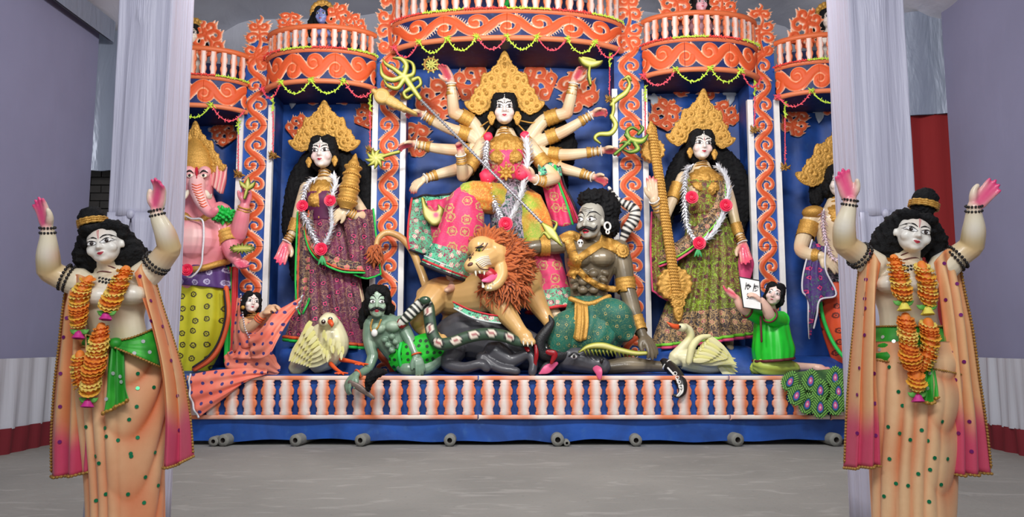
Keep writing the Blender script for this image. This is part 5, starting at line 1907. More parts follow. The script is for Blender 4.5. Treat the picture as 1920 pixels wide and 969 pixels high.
    garland(D, [(914, 260, -.2), (911, 290, -.24), (913, 328, -.3), (921, 362, -.36), (934, 395, -.42), (948, 418, -.46), (964, 395, -.42), (977, 362, -.38), (984, 330, -.34), (990, 292, -.26), (986, 260, -.2)],
            'white flower garland with pink beads and one red rose on the ten-armed goddess', [(948, 420, -.5, 13)], (954, 432, -.5, 16), 11.5, 5.6)
    for i, (px, py, d, r_) in enumerate(((914, 330, -.33, 15), (978, 326, -.37, 13), (915, 256, -.2, 9), (984, 254, -.2, 9))):
        g = G(); g.ell(P(px, py, D + d), (R(r_, D), R(r_ * .6, D), R(r_ * .95, D)), n=18)
        v = g.verts(); g.v = [v + (v - np.array(P(px, py, D + d))) * (0.06 * np.sin(np.arctan2(v[:, 2] - P(px, py, D + d).z, v[:, 0] - P(px, py, D + d).x) * 14))[:, None]]
        obj('pompom', g, 'rose_petal', bpy.data.objects['flower_garland.002'])
    return rt


centre_goddess()
# ---------------------------------------------------------------- what the ten hands hold
HD = 9.0
g = G(); c_ = P(808, 121, HD); rr = R(15, HD)
rt = root('discus', c_, 'lime gold wheel held in the topmost left hand of the ten-armed goddess', 'weapon')
g.ring(c_, (0.15, -1, 0), rr * .82, rr * .16, 32, 8); obj('rim', g, 'gold_trim', rt)
LM = plain('lime_paint', lin(190, 188, 92), 0.45, 0, 0.35, 30)
g = G(); g.ell(c_, (rr * .24, .03, rr * .24)); obj('hub', g, 'lime_paint', rt)
for k in range(10):
    a = k / 10 * 2 * PI
    g = G(); g.tube([c_, c_ + Vector((math.cos(a) * rr * 1.08, 0, math.sin(a) * rr * 1.08))], [.012, .012], 6); obj('spoke', g, 'lime_paint', rt)
cutout('trident_head', HD - .1, [([(789, 187), (770, 160), (757, 140)], [5, 7, 7]), ([(757, 143), (738, 128), (722, 118), (716, 107)], [6, 5, 4, 1]), ([(757, 143), (735, 150), (716, 140), (712, 118)], [6, 6, 5, 1.5]), ([(757, 143), (762, 122), (752, 108), (736, 106)], [6, 6, 5, 1.5]),
        ([(757, 145), (775, 138), (774, 118), (757, 108)], [6, 5, 4, 1.5]), ([(757, 150), (745, 166), (728, 162), (718, 150)], [6, 5, 4, 1.5]), ([(775, 150), (786, 146), (790, 158), (782, 166)], [5, 4, 4, 3]), ([(768, 168), (758, 176), (764, 186), (774, 180)], [5, 4, 4, 3])],
       'ornate lime gold trident head at the upper end of the long spear', 'weapon', bulge=0.03)
p0, p1 = np.array(P(789, 187, HD - .1)), np.array(P(1022, 424, HD - .62))
plain('silver_chain', lin(170, 170, 176), 0.4, 0.5, 0.3, 80)
q = root('spear', p1, 'silver linked spear shaft slanting across the ten-armed goddess into the bronze demon', 'weapon')
g = G(); g.tube([p0, p1], [R(2, HD)] * 2, 8); obj('shaft', g, 'silver_chain', q)
g = G()
for i in range(56):
    c_ = p0 + (p1 - p0) * (i + .5) / 56
    g.ring(c_, np.array(p1 - p0) + np.array((0, 0, 0.1 * (-1) ** i)), R(2.6, HD), R(1.0, HD), 10, 5)
o_ = obj('links', g, 'silver_chain', q); o_['kind'] = 'stuff'
cutout('spear_tip', HD - .68, [([(1018, 420), (1034, 436), (1054, 462)], [4, 10, 1]), ([(1030, 446), (1020, 436), (1012, 446)], [4, 3, 1]), ([(1040, 430), (1044, 418), (1034, 412)], [4, 3, 1])], 'yellow and red spear tip stabbing the chest of the bronze demon', 'weapon')
cutout('mace', HD - .1, [([(714, 178), (716, 179)], [18, 18]), ([(730, 187), (733, 189)], [12, 12]), ([(739, 192), (742, 194)], [11, 11]), ([(748, 197), (750, 198)], [9.5, 9.5]), ([(757, 202), (758, 203)], [7.5, 7.5]), ([(716, 179), (745, 196), (780, 213)], [4, 5, 4]), ([(699, 169), (702, 171)], [6, 6])], 'gold round-headed mace in the second left hand of the ten-armed goddess', 'weapon', conch_gold, thick=0.08)
lot = [([(748, 284), (726, 290), (706, 297)], [4, 4, 4]), ([(704, 296), (705, 298)], [7, 7])] + [([(704, 297), (704 + 10 * math.cos(a), 297 + 10 * math.sin(a)), (704 + 19 * math.cos(a + .25), 297 + 19 * math.sin(a + .25))], [4, 4.5, 1.5]) for a in np.arange(9) * 2 * PI / 9]
cutout('lotus', HD - .1, lot, 'lime green lotus on a stem in the third left hand of the ten-armed goddess', 'flower')
def conch_col(X, Z, s):
    a = np.exp(-((X - 0.01) ** 2 + (Z - 0.03) ** 2) / 0.0016) + np.exp(-((X - 0.05) ** 2 + (Z + 0.06) ** 2) / 0.001)
    return lerp3(lime_paint(X, Z, s), np.array(lin(222, 90, 130)), np.clip(a * 1.4, 0, 1))
cutout('conch', HD - .06, [([(792, 372), (796, 388), (804, 402), (816, 410)], [4, 6, 13, 18]), ([(816, 410), (826, 396), (822, 384)], [14, 8, 2])], 'lime green conch hanging below the lowest left hand of the ten-armed goddess', 'conch', conch_col, 0.06, bulge=0.05)
cutout('bird_conch', HD - .1, [([(1086, 108), (1096, 116), (1108, 120), (1122, 118), (1130, 114)], [3, 8, 9, 6, 2]), ([(1092, 108), (1104, 110), (1116, 113)], [4, 4, 3]), ([(1106, 124), (1104, 142), (1107, 160)], [3, 4, 3])], 'cream bird-shaped conch in the topmost right hand of the ten-armed goddess', 'conch', bulge=0.04, thick=0.05)
cutout('curved_bow', HD - .1, [([(1176, 142), (1182, 156), (1174, 172), (1158, 184), (1146, 196)], [2, 4, 6, 6, 4]), ([(1170, 146), (1180, 140), (1186, 148)], [2, 4, 1]), ([(1150, 186), (1150, 206), (1146, 222)], [4, 4, 4]), ([(1146, 218), (1154, 236), (1144, 252), (1122, 254), (1114, 262), (1124, 272)], [5, 6, 6, 5, 4, 2])], 'winding lime gold bow in the second right hand of the ten-armed goddess', 'weapon')
cutout('dragon_axe', HD - .1, [([(1152, 290), (1168, 276), (1182, 262)], [4, 4, 5]), ([(1172, 252), (1186, 262), (1204, 264), (1216, 252)], [3, 7, 7, 2]), ([(1182, 262), (1176, 246), (1186, 238), (1198, 244)], [5, 5, 4, 2]), ([(1190, 268), (1196, 280), (1182, 286), (1170, 282)], [5, 6, 4, 2]), ([(1198, 250), (1206, 240), (1200, 232)], [4, 4, 1]), ([(1180, 270), (1170, 266), (1160, 270)], [4, 3, 1])],
       'green dragon-shaped axe head in the third right hand of the ten-armed goddess', 'weapon', green_paint)


def zebra(name, pts, D, label, belly=True, cat='snake'):
    o = root(name, P(*pts[0][:2], D + pts[0][2]), label, cat)
    return o


# snake held by the lowest right hand
def striped(X):
    return X


def snake(label, pts, D, body_col, group=None, head=True, flat=0.8, up=(0, -1, 0)):
    q = cr([(*P(a, b, D + d), R(r, D)) for a, b, d, r in pts], 10)
    o = root('snake', q[0][:3], label, 'snake', group)
    g = G()
    g.tube(q[:, :3], np.maximum(q[:, 3], .004), 14, flat=flat, up=up)
    n = 14
    k = len(g.verts()) // n
    s_ = np.concatenate([[0, 0], np.cumsum(np.r_[0, np.linalg.norm(np.diff(q[:, :3], axis=0), axis=1)]), [0, 0]])
    s_[-2:] = s_[-3]
    a = np.arange(n) / n * 2 * PI
    S_, A_ = np.meshgrid(s_, a, indexing='ij')
    g.c = [body_col(S_, A_, s_.max()).reshape(-1, 3)]
    obj('body', g, 'paint', o)
    return o, q


def zebra_col(S, A, L):
    w = (np.sin(S * 115) > -0.1)
    front = np.cos(A) > -0.4
    c = np.where((w & front)[..., None], np.array(lin(220, 214, 204)), np.array(lin(30, 28, 30)))
    return c


snake('black and white banded snake hanging behind the bronze demon', [(1142, 352, -.12, 3), (1156, 372, -.1, 5), (1176, 384, -.12, 8), (1190, 394, -.14, 10), (1188, 412, -.14, 11), (1176, 430, -.14, 10), (1168, 448, -.12, 7)], HD, zebra_col)


# ================================================================ lion
plain('mane_fur', lin(188, 96, 42), 0.85, 0, 0.35, 30, 0.8, 120, sheen=0.2)
plain('mouth_red', lin(176, 24, 40), 0.35)
plain('tongue_pink', lin(226, 96, 140), 0.35)
plain('tooth_white', lin(240, 234, 214), 0.35)
plain('blood_red', lin(150, 16, 26), 0.3)
plain('nose_dark', lin(96, 60, 50), 0.4)
plain('lion_eye', lin(150, 150, 60), 0.3)
TAN = np.array(lin(216, 172, 108)); TAN_P = np.array(lin(240, 214, 160)); BRN = np.array(lin(176, 112, 56))


def cone(g, a, b, r, n=7):
    g.tube([a, np.array(a) * .5 + np.array(b) * .5, b], [r, r * .62, r * .06], n, cap=False)
    return g


def tufts(g, centre, rad, n, length, r, keep, seed, bend=(0, -0.1, -0.6), away=None):
    """shaggy locks over an ellipsoid"""
    rs = random.Random(seed)
    i = 0
    ga = PI * (3 - math.sqrt(5))
    for j in range(n):
        z = 1 - 2 * (j + .5) / n
        q = math.sqrt(1 - z * z)
        d = Vector((q * math.cos(ga * j), q * math.sin(ga * j), z))
        if not keep(d):
            continue
        p = Vector(centre) + Vector((d.x * rad[0], d.y * rad[1], d.z * rad[2]))
        l = length * rs.uniform(.7, 1.25)
        out = d * 0.75
        if away is not None:
            fl = d - away * d.dot(away)
            out = d * 0.25 + fl.normalized() * 0.9 - away * 0.35
        t = (out + Vector(bend) + Vector((rs.uniform(-.3, .3), rs.uniform(-.3, .3), rs.uniform(-.3, .3)))).normalized()
        pts = [p - d * r * .8, p + t * l * .4 + d * l * .18, p + t * l + Vector((rs.uniform(-.4, .4), 0, rs.uniform(-.4, .4))) * l]
        g.tube(pts, [r * 1.1, r * rs.uniform(.85, 1.2), r * .1], 6, 2, cap=False)


def lion():
    D = 8.9
    B = Body(D)
    rt = root('lion_statue', P(900, 640, D), 'roaring tan lion with a shaggy rust-brown mane biting towards the left', 'statue')
    B.limb([(806, 556, .12, 27), (826, 552, .08, 34), (862, 556, .02, 36), (905, 550, -.04, 42), (950, 540, -.10, 47), (976, 528, -.12, 42)], 20)
    B.limb([(968, 505, -.08, 36), (948, 492, -.16, 34), (926, 484, -.24, 28)], 16)
    # hind legs
    B.limb([(816, 556, -.04, 30), (800, 574, -.14, 26), (784, 596, -.2, 17), (786, 612, -.16, 12), (800, 624, -.2, 10), (818, 632, -.3, 11)], 14)
    B.limb([(838, 560, .2, 28), (846, 590, .18, 18), (836, 615, .14, 12), (842, 628, .04, 11)], 14)
    # fore legs
    B.limb([(930, 556, -.3, 30), (944, 580, -.36, 22), (962, 604, -.40, 16), (976, 622, -.44, 13), (986, 634, -.5, 14)], 14)
    B.limb([(984, 530, -.06, 32), (1002, 560, -.1, 22), (1018, 586, -.14, 15), (1030, 604, -.2, 12), (1036, 616, -.28, 13)], 14)
    def paw(px, py, d, dx):
        for k in (-1, 0, 1):
            B.limb([(px + k * 7 - dx * 3, py - 2, d, 6.5), (px + k * 8 + dx * 3, py + 5, d - .06, 6)], 8)
    paw(988, 636, -.5, 1); paw(1036, 618, -.28, 1); paw(826, 634, -.32, 1)
    # tail
    B.limb([(800, 538, .16, 9), (788, 505, .2, 8), (772, 468, .2, 7.5), (750, 444, .18, 7), (726, 436, .16, 6.5), (710, 446, .14, 5.5), (705, 462, .13, 5)], 12)
    # head: muzzle down to the left
    B.ell(922, 478, -.40, (34, 32, 34))
    B.ell(903, 464, -.50, (26, 22, 21))
    B.limb([(914, 481, -.48, 25), (897, 491, -.58, 19), (884, 498, -.64, 14)], 14)
    B.ell(893, 505, -.58, (11, 12, 9)); B.ell(905, 506, -.6, (11, 10, 8))
    B.limb([(938, 496, -.46, 14), (940, 516, -.52, 12), (931, 532, -.58, 10), (916, 538, -.62, 8.5)], 12)
    B.ell(880, 474, -.44, (6, 10, 5))
    for px, py, d in ((930, 442, -.34), (965, 458, -.2)):
        B.ell(px, py, d, (10, 6, 10))
    for px, py, d, r, c, s_ in ((900, 588, -.1, .16, TAN_P, .8), (840, 588, -.2, .12, TAN_P, .5), (812, 545, -.1, .14, BRN, .45), (862, 522, -.05, .16, BRN, .35), (944, 575, -.4, .08, BRN, .5), (960, 560, -.3, .12, BRN, .3), (885, 500, -.62, .05, TAN_P, .8), (905, 490, -.65, .06, TAN_P, .9), (897, 497, -.70, .09, TAN_P, .9), (920, 535, -.62, .07, TAN_P, .9),
                                (912, 468, -.55, .08, BRN, .3), (928, 520, -.56, .05, TAN_P, .8), (1012, 575, -.15, .1, BRN, .4), (784, 600, -.2, .08, BRN, .4), (755, 440, .15, .15, BRN, .5)):
        B.blush(B.p(px, py, d), r, c, s_)
    bo = B.build('body', rt, TAN, 0.011)
    p = lambda a, b, d: P(a, b, D + d)
    bv = bvh_of(bo)
    def on(px, py, lift=0.006):
        a = Vector((0, 0, CAM_H)); d = (P(px, py, 8.0) - a).normalized()
        h = bv.ray_cast(a, d)
        return h[0] - d * lift if h[0] is not None else P(px, py, D - .5)
    g = G(); g.ell(p(914, 515, -.56), (R(21, D), .07, R(14, D)), rot=(0, .45, 0)); obj('mouth', g, 'mouth_red', rt)
    g = G(); g.tube([p(930, 516, -.58), p(917, 524, -.66), p(906, 526, -.70)], [R(6, D), R(6, D), R(3, D)], 10, 3, flat=.5); obj('tongue', g, 'tongue_pink', rt)
    for a, b in (((891, 507, -.66), (893, 518, -.68)), ((908, 508, -.66), (908, 516, -.67)), ((899, 508, -.67), (900, 513, -.68)), ((906, 538, -.66), (904, 526, -.70)), ((926, 538, -.63), (923, 527, -.68)), ((915, 540, -.66), (914, 533, -.69)), ((920, 540, -.65), (919, 534, -.68))):
        g = G(); cone(g, p(*a), p(*b), R(2.6, D)); obj('tooth', g, 'tooth_white', rt)
    g = G(); g.ell(p(882, 496, -.70), (R(6, D), .03, R(4, D)), rot=(0, -.5, 0)); obj('nose', g, 'nose_dark', rt)
    for px, py, sz in ((899, 469, 1.0), (882, 483, .7)):
        c_ = on(px, py, 0.0)
        g = G(); g.ell(c_, (R(5.5 * sz, D), .022, R(3.6 * sz, D)), rot=(0, .5, 0), mi=0); g.ell(c_ + Vector((-.002, -.018, 0)), (R(2.4, D), .01, R(2.4, D)), mi=1); obj('eye', g, ['lion_eye', 'black_paint'], rt)
        g = G(); g.tube([on(px - 7 * sz, py + 1), on(px, py - 6 * sz, .012), on(px + 8 * sz, py - 7 * sz)], [.004, .014, .004], 8, 3); obj('eyebrow', g, 'black_paint', rt)
    for k in range(6):
        g = G(); g.tube([on(892 + k * 2.5, 488 + k * 2.4, .004), on(903 + k * 2, 482 + k * 2.6, .005), on(916 + k, 480 + k * 3, .004)], .004, 5, 3); obj('whisker', g, 'white_paint', rt)
    for q in ([(906, 456), (900, 461), (892, 464)], [(914, 456), (910, 462), (904, 470)], [(888, 474), (884, 480), (880, 488)], [(893, 494), (900, 502), (912, 505), (926, 502)]):
        g = G(); g.tube([on(*a, .003) for a in q], .006, 6, 4); obj('face_line', g, 'nose_dark', rt)
    # claws
    for px, py, d in ((981, 644, -.58), (989, 646, -.58), (997, 645, -.58), (1029, 627, -.36), (1037, 628, -.36), (1045, 626, -.36)):
        g = G(); cone(g, p(px, py - 5, d), p(px + 1, py + 4, d - .02), R(2.4, D)); obj('claw', g, 'tooth_white', rt)
    # mane
    g = G()
    fdir = Vector((-0.62, -0.72, -0.1)).normalized()
    g.ell(p(946, 505, -.2), (R(39, D), .25, R(46, D)), n=18)
    tufts(g, p(944, 503, -.24), (R(39, D), .26, R(45, D)), 1300, .125, .02, lambda d: d.dot(fdir) < 0.66 and d.y < .5, 3, (0.0, -.05, -.3), fdir)
    tufts(g, p(945, 540, -.3), (R(34, D), .2, R(26, D)), 420, .13, .014, lambda d: d.y < .3 and d.z < .4, 5, (0.0, -.2, -.8))
    tufts(g, p(916, 464, -.36), (R(30, D), .2, R(23, D)), 420, .11, .019, lambda d: d.z > .1 and d.dot(fdir) < .42, 7, (.1, .1, .05), fdir)
    o_ = obj('mane', g, 'mane_fur', rt); o_['kind'] = 'stuff'
    g = G(); g.ell(p(704, 476, .13), (R(9, D), .05, R(16, D))); tufts(g, p(704, 472, .13), (R(7, D), .045, R(14, D)), 60, .09, .016, lambda d: True, 9, (0, 0, -1.2))
    o_ = obj('tail_tuft', g, 'mane_fur', rt); o_['kind'] = 'stuff'
    for k, (px, py, w, h) in enumerate(((992, 650, 9, 14), (1040, 632, 9, 10), (1010, 662, 8, 24))):
        pass
    g = G(); g.sheet([[P(x, y, D + d) for x, y, d in r_] for r_ in ([(850, 566, -.36), (880, 580, -.42), (910, 588, -.46), (932, 592, -.46)], [(852, 578, -.4), (882, 594, -.46), (910, 602, -.5), (938, 606, -.5)])], 6, 5, 0.015, lambda U, V: 0.012 * np.sin(U * 20))
    obj('saddle_cloth', g, 'sari_teal_scroll', rt)
    for j, m in ((0, 'border_red'), (-1, 'border_pale')):
        b = G(); b.tube(g.last[j] + np.array((0, -.01, 0)), .01, 6); obj('cloth_border', b, m, rt)


lion()


# ================================================================ buffalo
def buffalo():
    D = 8.72
    B = Body(D)
    rt = root('buffalo_statue', P(960, 700, D), 'dark grey buffalo lying under the lion with its tongue out', 'statue')
    B.limb([(832, 668, .12, 28), (850, 636, .12, 42), (890, 628, .10, 50), (940, 640, .06, 46), (985, 655, .0, 37), (1030, 668, -.06, 27), (1062, 674, -.1, 22)], 20, 0.8)
    B.limb([(1058, 674, -.12, 21), (1086, 674, -.16, 25), (1112, 682, -.2, 19), (1128, 686, -.24, 17)], 16, 0.8)
    B.ell(1130, 682, -.26, (11, 10, 13))
    B.limb([(850, 660, -.12, 24), (842, 682, -.18, 15), (868, 690, -.26, 11), (900, 683, -.3, 9), (912, 690, -.3, 8)], 14)
    B.limb([(930, 660, -.14, 24), (960, 676, -.2, 14), (990, 664, -.26, 9), (1000, 680, -.3, 8), (998, 698, -.32, 8)], 14)
    B.limb([(905, 672, -.2, 14), (935, 690, -.26, 9), (968, 696, -.3, 8)], 12)
    B.ell(1066, 660, -.18, (9, 8, 5))
    bo = B.build('body', rt, np.array(lin(74, 74, 80)), 0.011)
    p = lambda a, b, d: P(a, b, D + d)
    g = G(); q = [(1066, 664, -.14, 12), (1040, 668, -.2, 13), (1016, 662, -.24, 12), (1012, 640, -.26, 11), (1026, 618, -.26, 9), (1034, 604, -.24, 6), (1030, 592, -.22, 2)]
    g.tube([tuple(p(*r_[:3])) for r_ in q], [R(r_[3], D) for r_ in q], 14, 6)
    plain('horn_black', (0.014, 0.014, 0.016), 0.45, 0, .3, 20, .5, 70)
    obj('horn', g, 'horn_black', rt)
    g = G(); g.tube([p(1046, 678, -.2), p(1026, 690, -.28), p(1010, 701, -.3)], [R(6, D), R(11, D), R(2, D)], 12, 4, flat=.4); obj('ear', g, 'horn_black', rt)
    g = G(); g.tube([p(1044, 681, -.25), p(1026, 692, -.33), p(1012, 700, -.33)], [R(3, D), R(8, D), R(1.5, D)], 12, 4, flat=.3); obj('inner_ear', g, 'tongue_pink', rt)
    c_ = p(1076, 668, -.33)
    g = G(); g.ell(c_, (R(6.5, D), .025, R(4, D)), mi=0); g.ell(c_ + Vector((0, -.018, 0)), (R(3, D), .012, R(3, D)), mi=1); obj('eye', g, ['white_paint', 'black_paint'], rt)
    g = G(); g.tube([p(1067, 668, -.34), p(1076, 661, -.36), p(1086, 666, -.35)], .01, 6, 3); obj('eyelid', g, 'horn_black', rt)
    g = G(); g.ell(p(1128, 676, -.345), (R(3.5, D), .02, R(5, D)), rot=(0, .4, 0)); obj('nostril', g, 'black_paint', rt)
    g = G(); g.tube([p(1116, 689, -.3), p(1122, 695, -.38), p(1124, 706, -.39)], [R(6, D), R(7.5, D), R(5, D)], 12, 4, flat=.35); obj('tongue', g, 'tongue_pink', rt)
    for q in ([(1004, 648, -.34, 3), (1006, 664, -.36, 4), (1003, 684, -.34, 3), (1004, 694, -.34, 1)], [(1028, 660, -.36, 5), (1040, 664, -.36, 6), (1034, 680, -.36, 3)], [(986, 650, -.3, 4), (990, 656, -.33, 4)]):
        g = G(); g.tube([tuple(p(*r_[:3])) for r_ in q], [R(r_[3], D) for r_ in q], 10, 4, flat=.5); obj('blood', g, 'blood_red', rt)


buffalo()

# ================================================================ bronze demon
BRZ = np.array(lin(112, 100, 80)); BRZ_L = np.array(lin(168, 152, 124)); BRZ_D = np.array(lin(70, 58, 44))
HARD_EYE = dict(cx=0.155, cz=0.01, w=0.10, up=0.062, lo=0.045, slant=0.0, iris=0.038, look=(-0.02, 0.0))
HARD_BROW = [(0.03, 0.09), (0.11, 0.19), (0.24, 0.20), (0.34, 0.10)]


def moustache(rt, hd, M, w=0.30):
    for d in (-1, 1):
        q = cr([(d * 0.02, -0.2), (d * 0.11, -0.215), (d * 0.2, -0.255), (d * 0.27, -0.22), (d * w, -0.15)], 5)
        n = len(q) - 1
        pts = [M @ Vector(hd.on(x, z, 0.02)) for x, z in q]
        g = G(); g.tube([tuple(p) for p in pts], [M.to_scale().z * (0.012 + 0.034 * math.sin(PI * min(.25 + .75 * i / n, 1))) for i in range(n + 1)], 8)
        obj('moustache', g, 'moustache', rt)


def bronze_demon():
    D = 8.85
    B = Body(D)
    rt = root('demon_statue', P(1110, 690, D), 'muscular bronze-painted demon with afro hair and gold chains beside the lion', 'statue')
    HM = B.head('hard', 1108, 413, -.12, 72, yaw=-0.5, pitch=0.1, roll=0.05, wide=.95)
    B.limb([(1112, 432, -.04, 15), (1116, 450, 0, 16), (1116, 462, .02, 22)])
    B.limb([(1114, 458, .02, 30), (1110, 478, .0, 52), (1106, 505, 0, 47), (1104, 535, 0, 37), (1106, 562, 0, 36), (1116, 590, .02, 42)], 18, .62)
    for px, py, rx in ((1087, 484, 24), (1128, 484, 26)):
        B.ell(px, py, -.16, (rx, 20, 17))
    for i, py in enumerate((513, 528, 544)):
        for d in (-1, 1):
            B.ell(1103 + d * 10, py, -.19 + .015 * i, (9.5, 8, 7.5))
    for d in (-1, 1):
        for i in range(3):
            B.ell(1104 + d * (30 - i * 2), 512 + i * 13, -.13, (9, 9, 6), rot=(0, d * .5, 0))
    B.ell(1062, 458, 0, (19, 18, 17)); B.ell(1160, 468, 0, (21, 19, 20))
    B.limb([(1066, 456, 0, 17), (1040, 460, -.02, 17), (1014, 462, -.04, 14), (985, 466, -.02, 15), (955, 456, -.08, 12), (932, 444, -.2, 9)], 14)
    h1 = B.hand((934, 444, -.2), (-1, -.3, .2), (-.2, -.6, -1), 38, 1, (.6, .7, .7, .7), .5, fat=1.15)
    B.limb([(1160, 468, 0, 19), (1168, 500, -.02, 19), (1174, 536, -.06, 15)], 14); B.limb([(1174, 536, -.06, 15), (1184, 570, -.12, 15), (1196, 606, -.18, 11), (1206, 632, -.22, 9)], 14)
    h2 = B.hand((1206, 630, -.22), (.45, -.55, -.75), (-.3, .6, -.7), 50, -1, (.35, .3, .3, .3), .4, .22, 1.1)
    # stretched leg and foot
    B.limb([(1100, 640, -.02, 34), (1060, 680, -.1, 24), (1110, 690, -.12, 16), (1142, 688, -.14, 14), (1180, 684, -.16, 15), (1222, 686, -.18, 11), (1252, 688, -.2, 9)], 14)
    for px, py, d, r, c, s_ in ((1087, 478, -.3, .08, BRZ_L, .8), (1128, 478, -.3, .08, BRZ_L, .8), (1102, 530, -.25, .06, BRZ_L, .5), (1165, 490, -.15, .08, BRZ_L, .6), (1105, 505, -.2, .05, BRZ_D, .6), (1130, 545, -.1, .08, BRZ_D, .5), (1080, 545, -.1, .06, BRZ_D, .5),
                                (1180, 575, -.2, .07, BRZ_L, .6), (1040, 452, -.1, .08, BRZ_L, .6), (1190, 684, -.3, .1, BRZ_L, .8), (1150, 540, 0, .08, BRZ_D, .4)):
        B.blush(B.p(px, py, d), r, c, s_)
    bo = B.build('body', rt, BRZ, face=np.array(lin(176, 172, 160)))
    bv = bvh_of(bo)
    face(rt, HEADS['hard'], HM, HARD_EYE, HARD_BROW, dict(w=0.10, up=.045, lo=.05, smile=-.03, gap=.025), None, 'red_paint', browmat='moustache')
    moustache(rt, HEADS['hard'], HM)
    for z in (.22, .26, .30):
        g = G(); g.join(HEADS['hard'].decal(lambda a, b: (-.16 + .32 * a, z + .02 * math.sin(a * 6) + (b - .5) * .012), 10, 1, .006), HM); obj('forehead_wrinkle', g, 'black_paint', rt)
    g = G()
    g.ell(P(1128, 392, D + .08), (R(36, D), .24, R(38, D)), n=18); g.ell(P(1136, 424, D + .06), (R(26, D), .2, R(24, D)), n=14); g.ell(P(1108, 374, D - .06), (R(24, D), .18, R(19, D)), n=14)
    wool('hair', g, rt, .014, .022, 75, 11)
    g = G(); c_ = P(1139, 424, D - .16)
    g.ring(c_, (.6, -1, 0), R(7, D), R(2, D), 18, 8); obj('earring', g, 'pearl', rt)
    g = G(); g.ring(c_ + Vector((0, -.01, -R(11, D))), (.6, -1, 0), R(3.5, D), R(1.6, D), 14, 6); obj('earring_drop', g, 'pearl', rt)
    # gold harness lying on the chest
    def band(pts, w, nm='gold_chain'):
        q = cr(pts, 8)
        rows = []
        for i in range(len(q)):
            t = q[min(i + 1, len(q) - 1)] - q[max(i - 1, 0)]
            nn = np.array((-t[1], t[0])) / (np.hypot(*t) + 1e-6)
            row = []
            for k in range(-3, 4):
                px, py = q[i] + nn * k / 3 * w
                a = Vector((0, 0, CAM_H)); d = (P(px, py, 8.0) - a).normalized()
                h = bv.ray_cast(a, d)
                y = h[0].y if h[0] is not None else D
                row.append(P(px, py, y - .016 - .012 * math.cos(k / 3 * PI / 2) - .007 * math.sin(i * 1.9 + k * 2)))
            rows.append(row)
        g = G(); g.sheet(rows, 1, 1, .012); obj(nm, g, 'gold', rt)
    band([(1066, 448), (1072, 470), (1080, 496), (1070, 520)], 9)
    band([(1134, 452), (1112, 466), (1092, 480), (1078, 492)], 7)
    band([(1080, 500), (1098, 520), (1124, 536), (1150, 542), (1176, 540)], 6)
    band([(1124, 450), (1150, 460), (1172, 474)], 11, 'shoulder_plate'); band([(1052, 448), (1070, 440), (1088, 446)], 8, 'shoulder_plate')
    for px, py, r_ in ((1077, 492, 12), (1168, 470, 13)):
        g = gold_plate([('disc', 0, 0, R(r_, D), R(r_, D), 0), ('disc', 0, 0, R(r_ * .5, D), R(r_ * .5, D), 0)], .007)
        obj('medallion', hug(g, Matrix.Translation(P(px, py, D - .15)), bv, .03), 'gold', rt)
    g = G(); c_ = P(1088, 455, D - .33); g.ell(c_, (R(6, D), .03, R(6.5, D)), mi=0); g.ell(c_ + Vector((0, 0, -R(6, D))), (R(3.5, D), .025, R(3.5, D)), mi=0)
    for d in (-1, 1): g.ell(c_ + Vector((d * R(2.4, D), -.026, 0)), (R(1.8, D), .012, R(1.8, D)), mi=1)
    obj('skull_pendant', g, ['pearl', 'black_paint'], rt)
    armlet(B, rt, (1172, 522, -.05), (1175, 546, -.07), 17, 16); armlet(B, rt, (1191, 594, -.16), (1202, 622, -.21), 13, 11, 'bracelet'); armlet(B, rt, (1030, 461, -.03), (1010, 462, -.04), 17, 16)
    # teal waist cloth
    ple = lambda a, v: 0.03 * np.sin(a * 15 + 5 * v) + .03 * np.sin(a * 6 + 3 * v)
    g = robe([(1106, 556, 0, 39, .19, 0), (1112, 580, -.04, 50, .25, 0), (1112, 612, -.08, 62, .30, -4), (1108, 640, -.1, 60, .30, -4), (1104, 662, -.1, 44, .24, 0)], D, 96, 7, ple)
    obj('waist_cloth', g, 'dhoti_teal', rt)
    obj('thigh_cloth', drape([(1120, 600, -.12, 38), (1150, 596, -.22, 36), (1164, 612, -.26, 30)], D, 40, .8, .012, 8, 15), 'dhoti_teal', rt)
    obj('thigh_cloth', drape([(1090, 610, -.12, 36), (1062, 620, -.22, 34), (1052, 640, -.26, 28)], D, 40, .8, .012, 8, 16), 'dhoti_teal', rt)
    g = G(); g.sheet([[P(x, y, D + d) for x, y, d in r_] for r_ in ([(1078, 566, -.26), (1090, 570, -.3), (1102, 572, -.3)], [(1076, 600, -.34), (1090, 602, -.4), (1104, 604, -.38)], [(1072, 632, -.36), (1086, 640, -.42), (1100, 636, -.4)])], 6, 6, .012, lambda U, V: .012 * np.sin(U * 18)); obj('sash', g, 'gold', rt)
    g = G(); g.tube(np.array(g.rings[0]) if hasattr(g, 'rings') else [tuple(P(1070, 560, D - .2)), tuple(P(1104, 570, D - .25)), tuple(P(1142, 556, D - .2))], R(5, D), 10, 4); obj('belt', g, 'gold', rt)
    # pointed shoe hanging over the stage edge
    q = root('pointed_shoe', P(1278, 720, D - .45), 'black pointed shoe with white pattern and curled toe hanging over the balustrade', 'shoe')
    g = G(); s_ = [(1246, 680, -.2, 9), (1258, 690, -.28, 11), (1270, 704, -.4, 11), (1278, 720, -.5, 10), (1279, 734, -.54, 7), (1272, 742, -.55, 4), (1264, 741, -.55, 2.5)]
    g.tube([tuple(P(a, b, D + d)) for a, b, d, r in s_], [R(r, D) for *_, r in s_], 14, 6); obj('upper', g, 'black_paint', q)
    for k, off in enumerate((-.5, .1)):
        g = G(); g.tube([tuple(P(a + (off * r), b, D + d - R(r * .86, D))) for a, b, d, r in s_[1:-1]], .012, 6, 5); obj('piping', g, 'pearl', q)
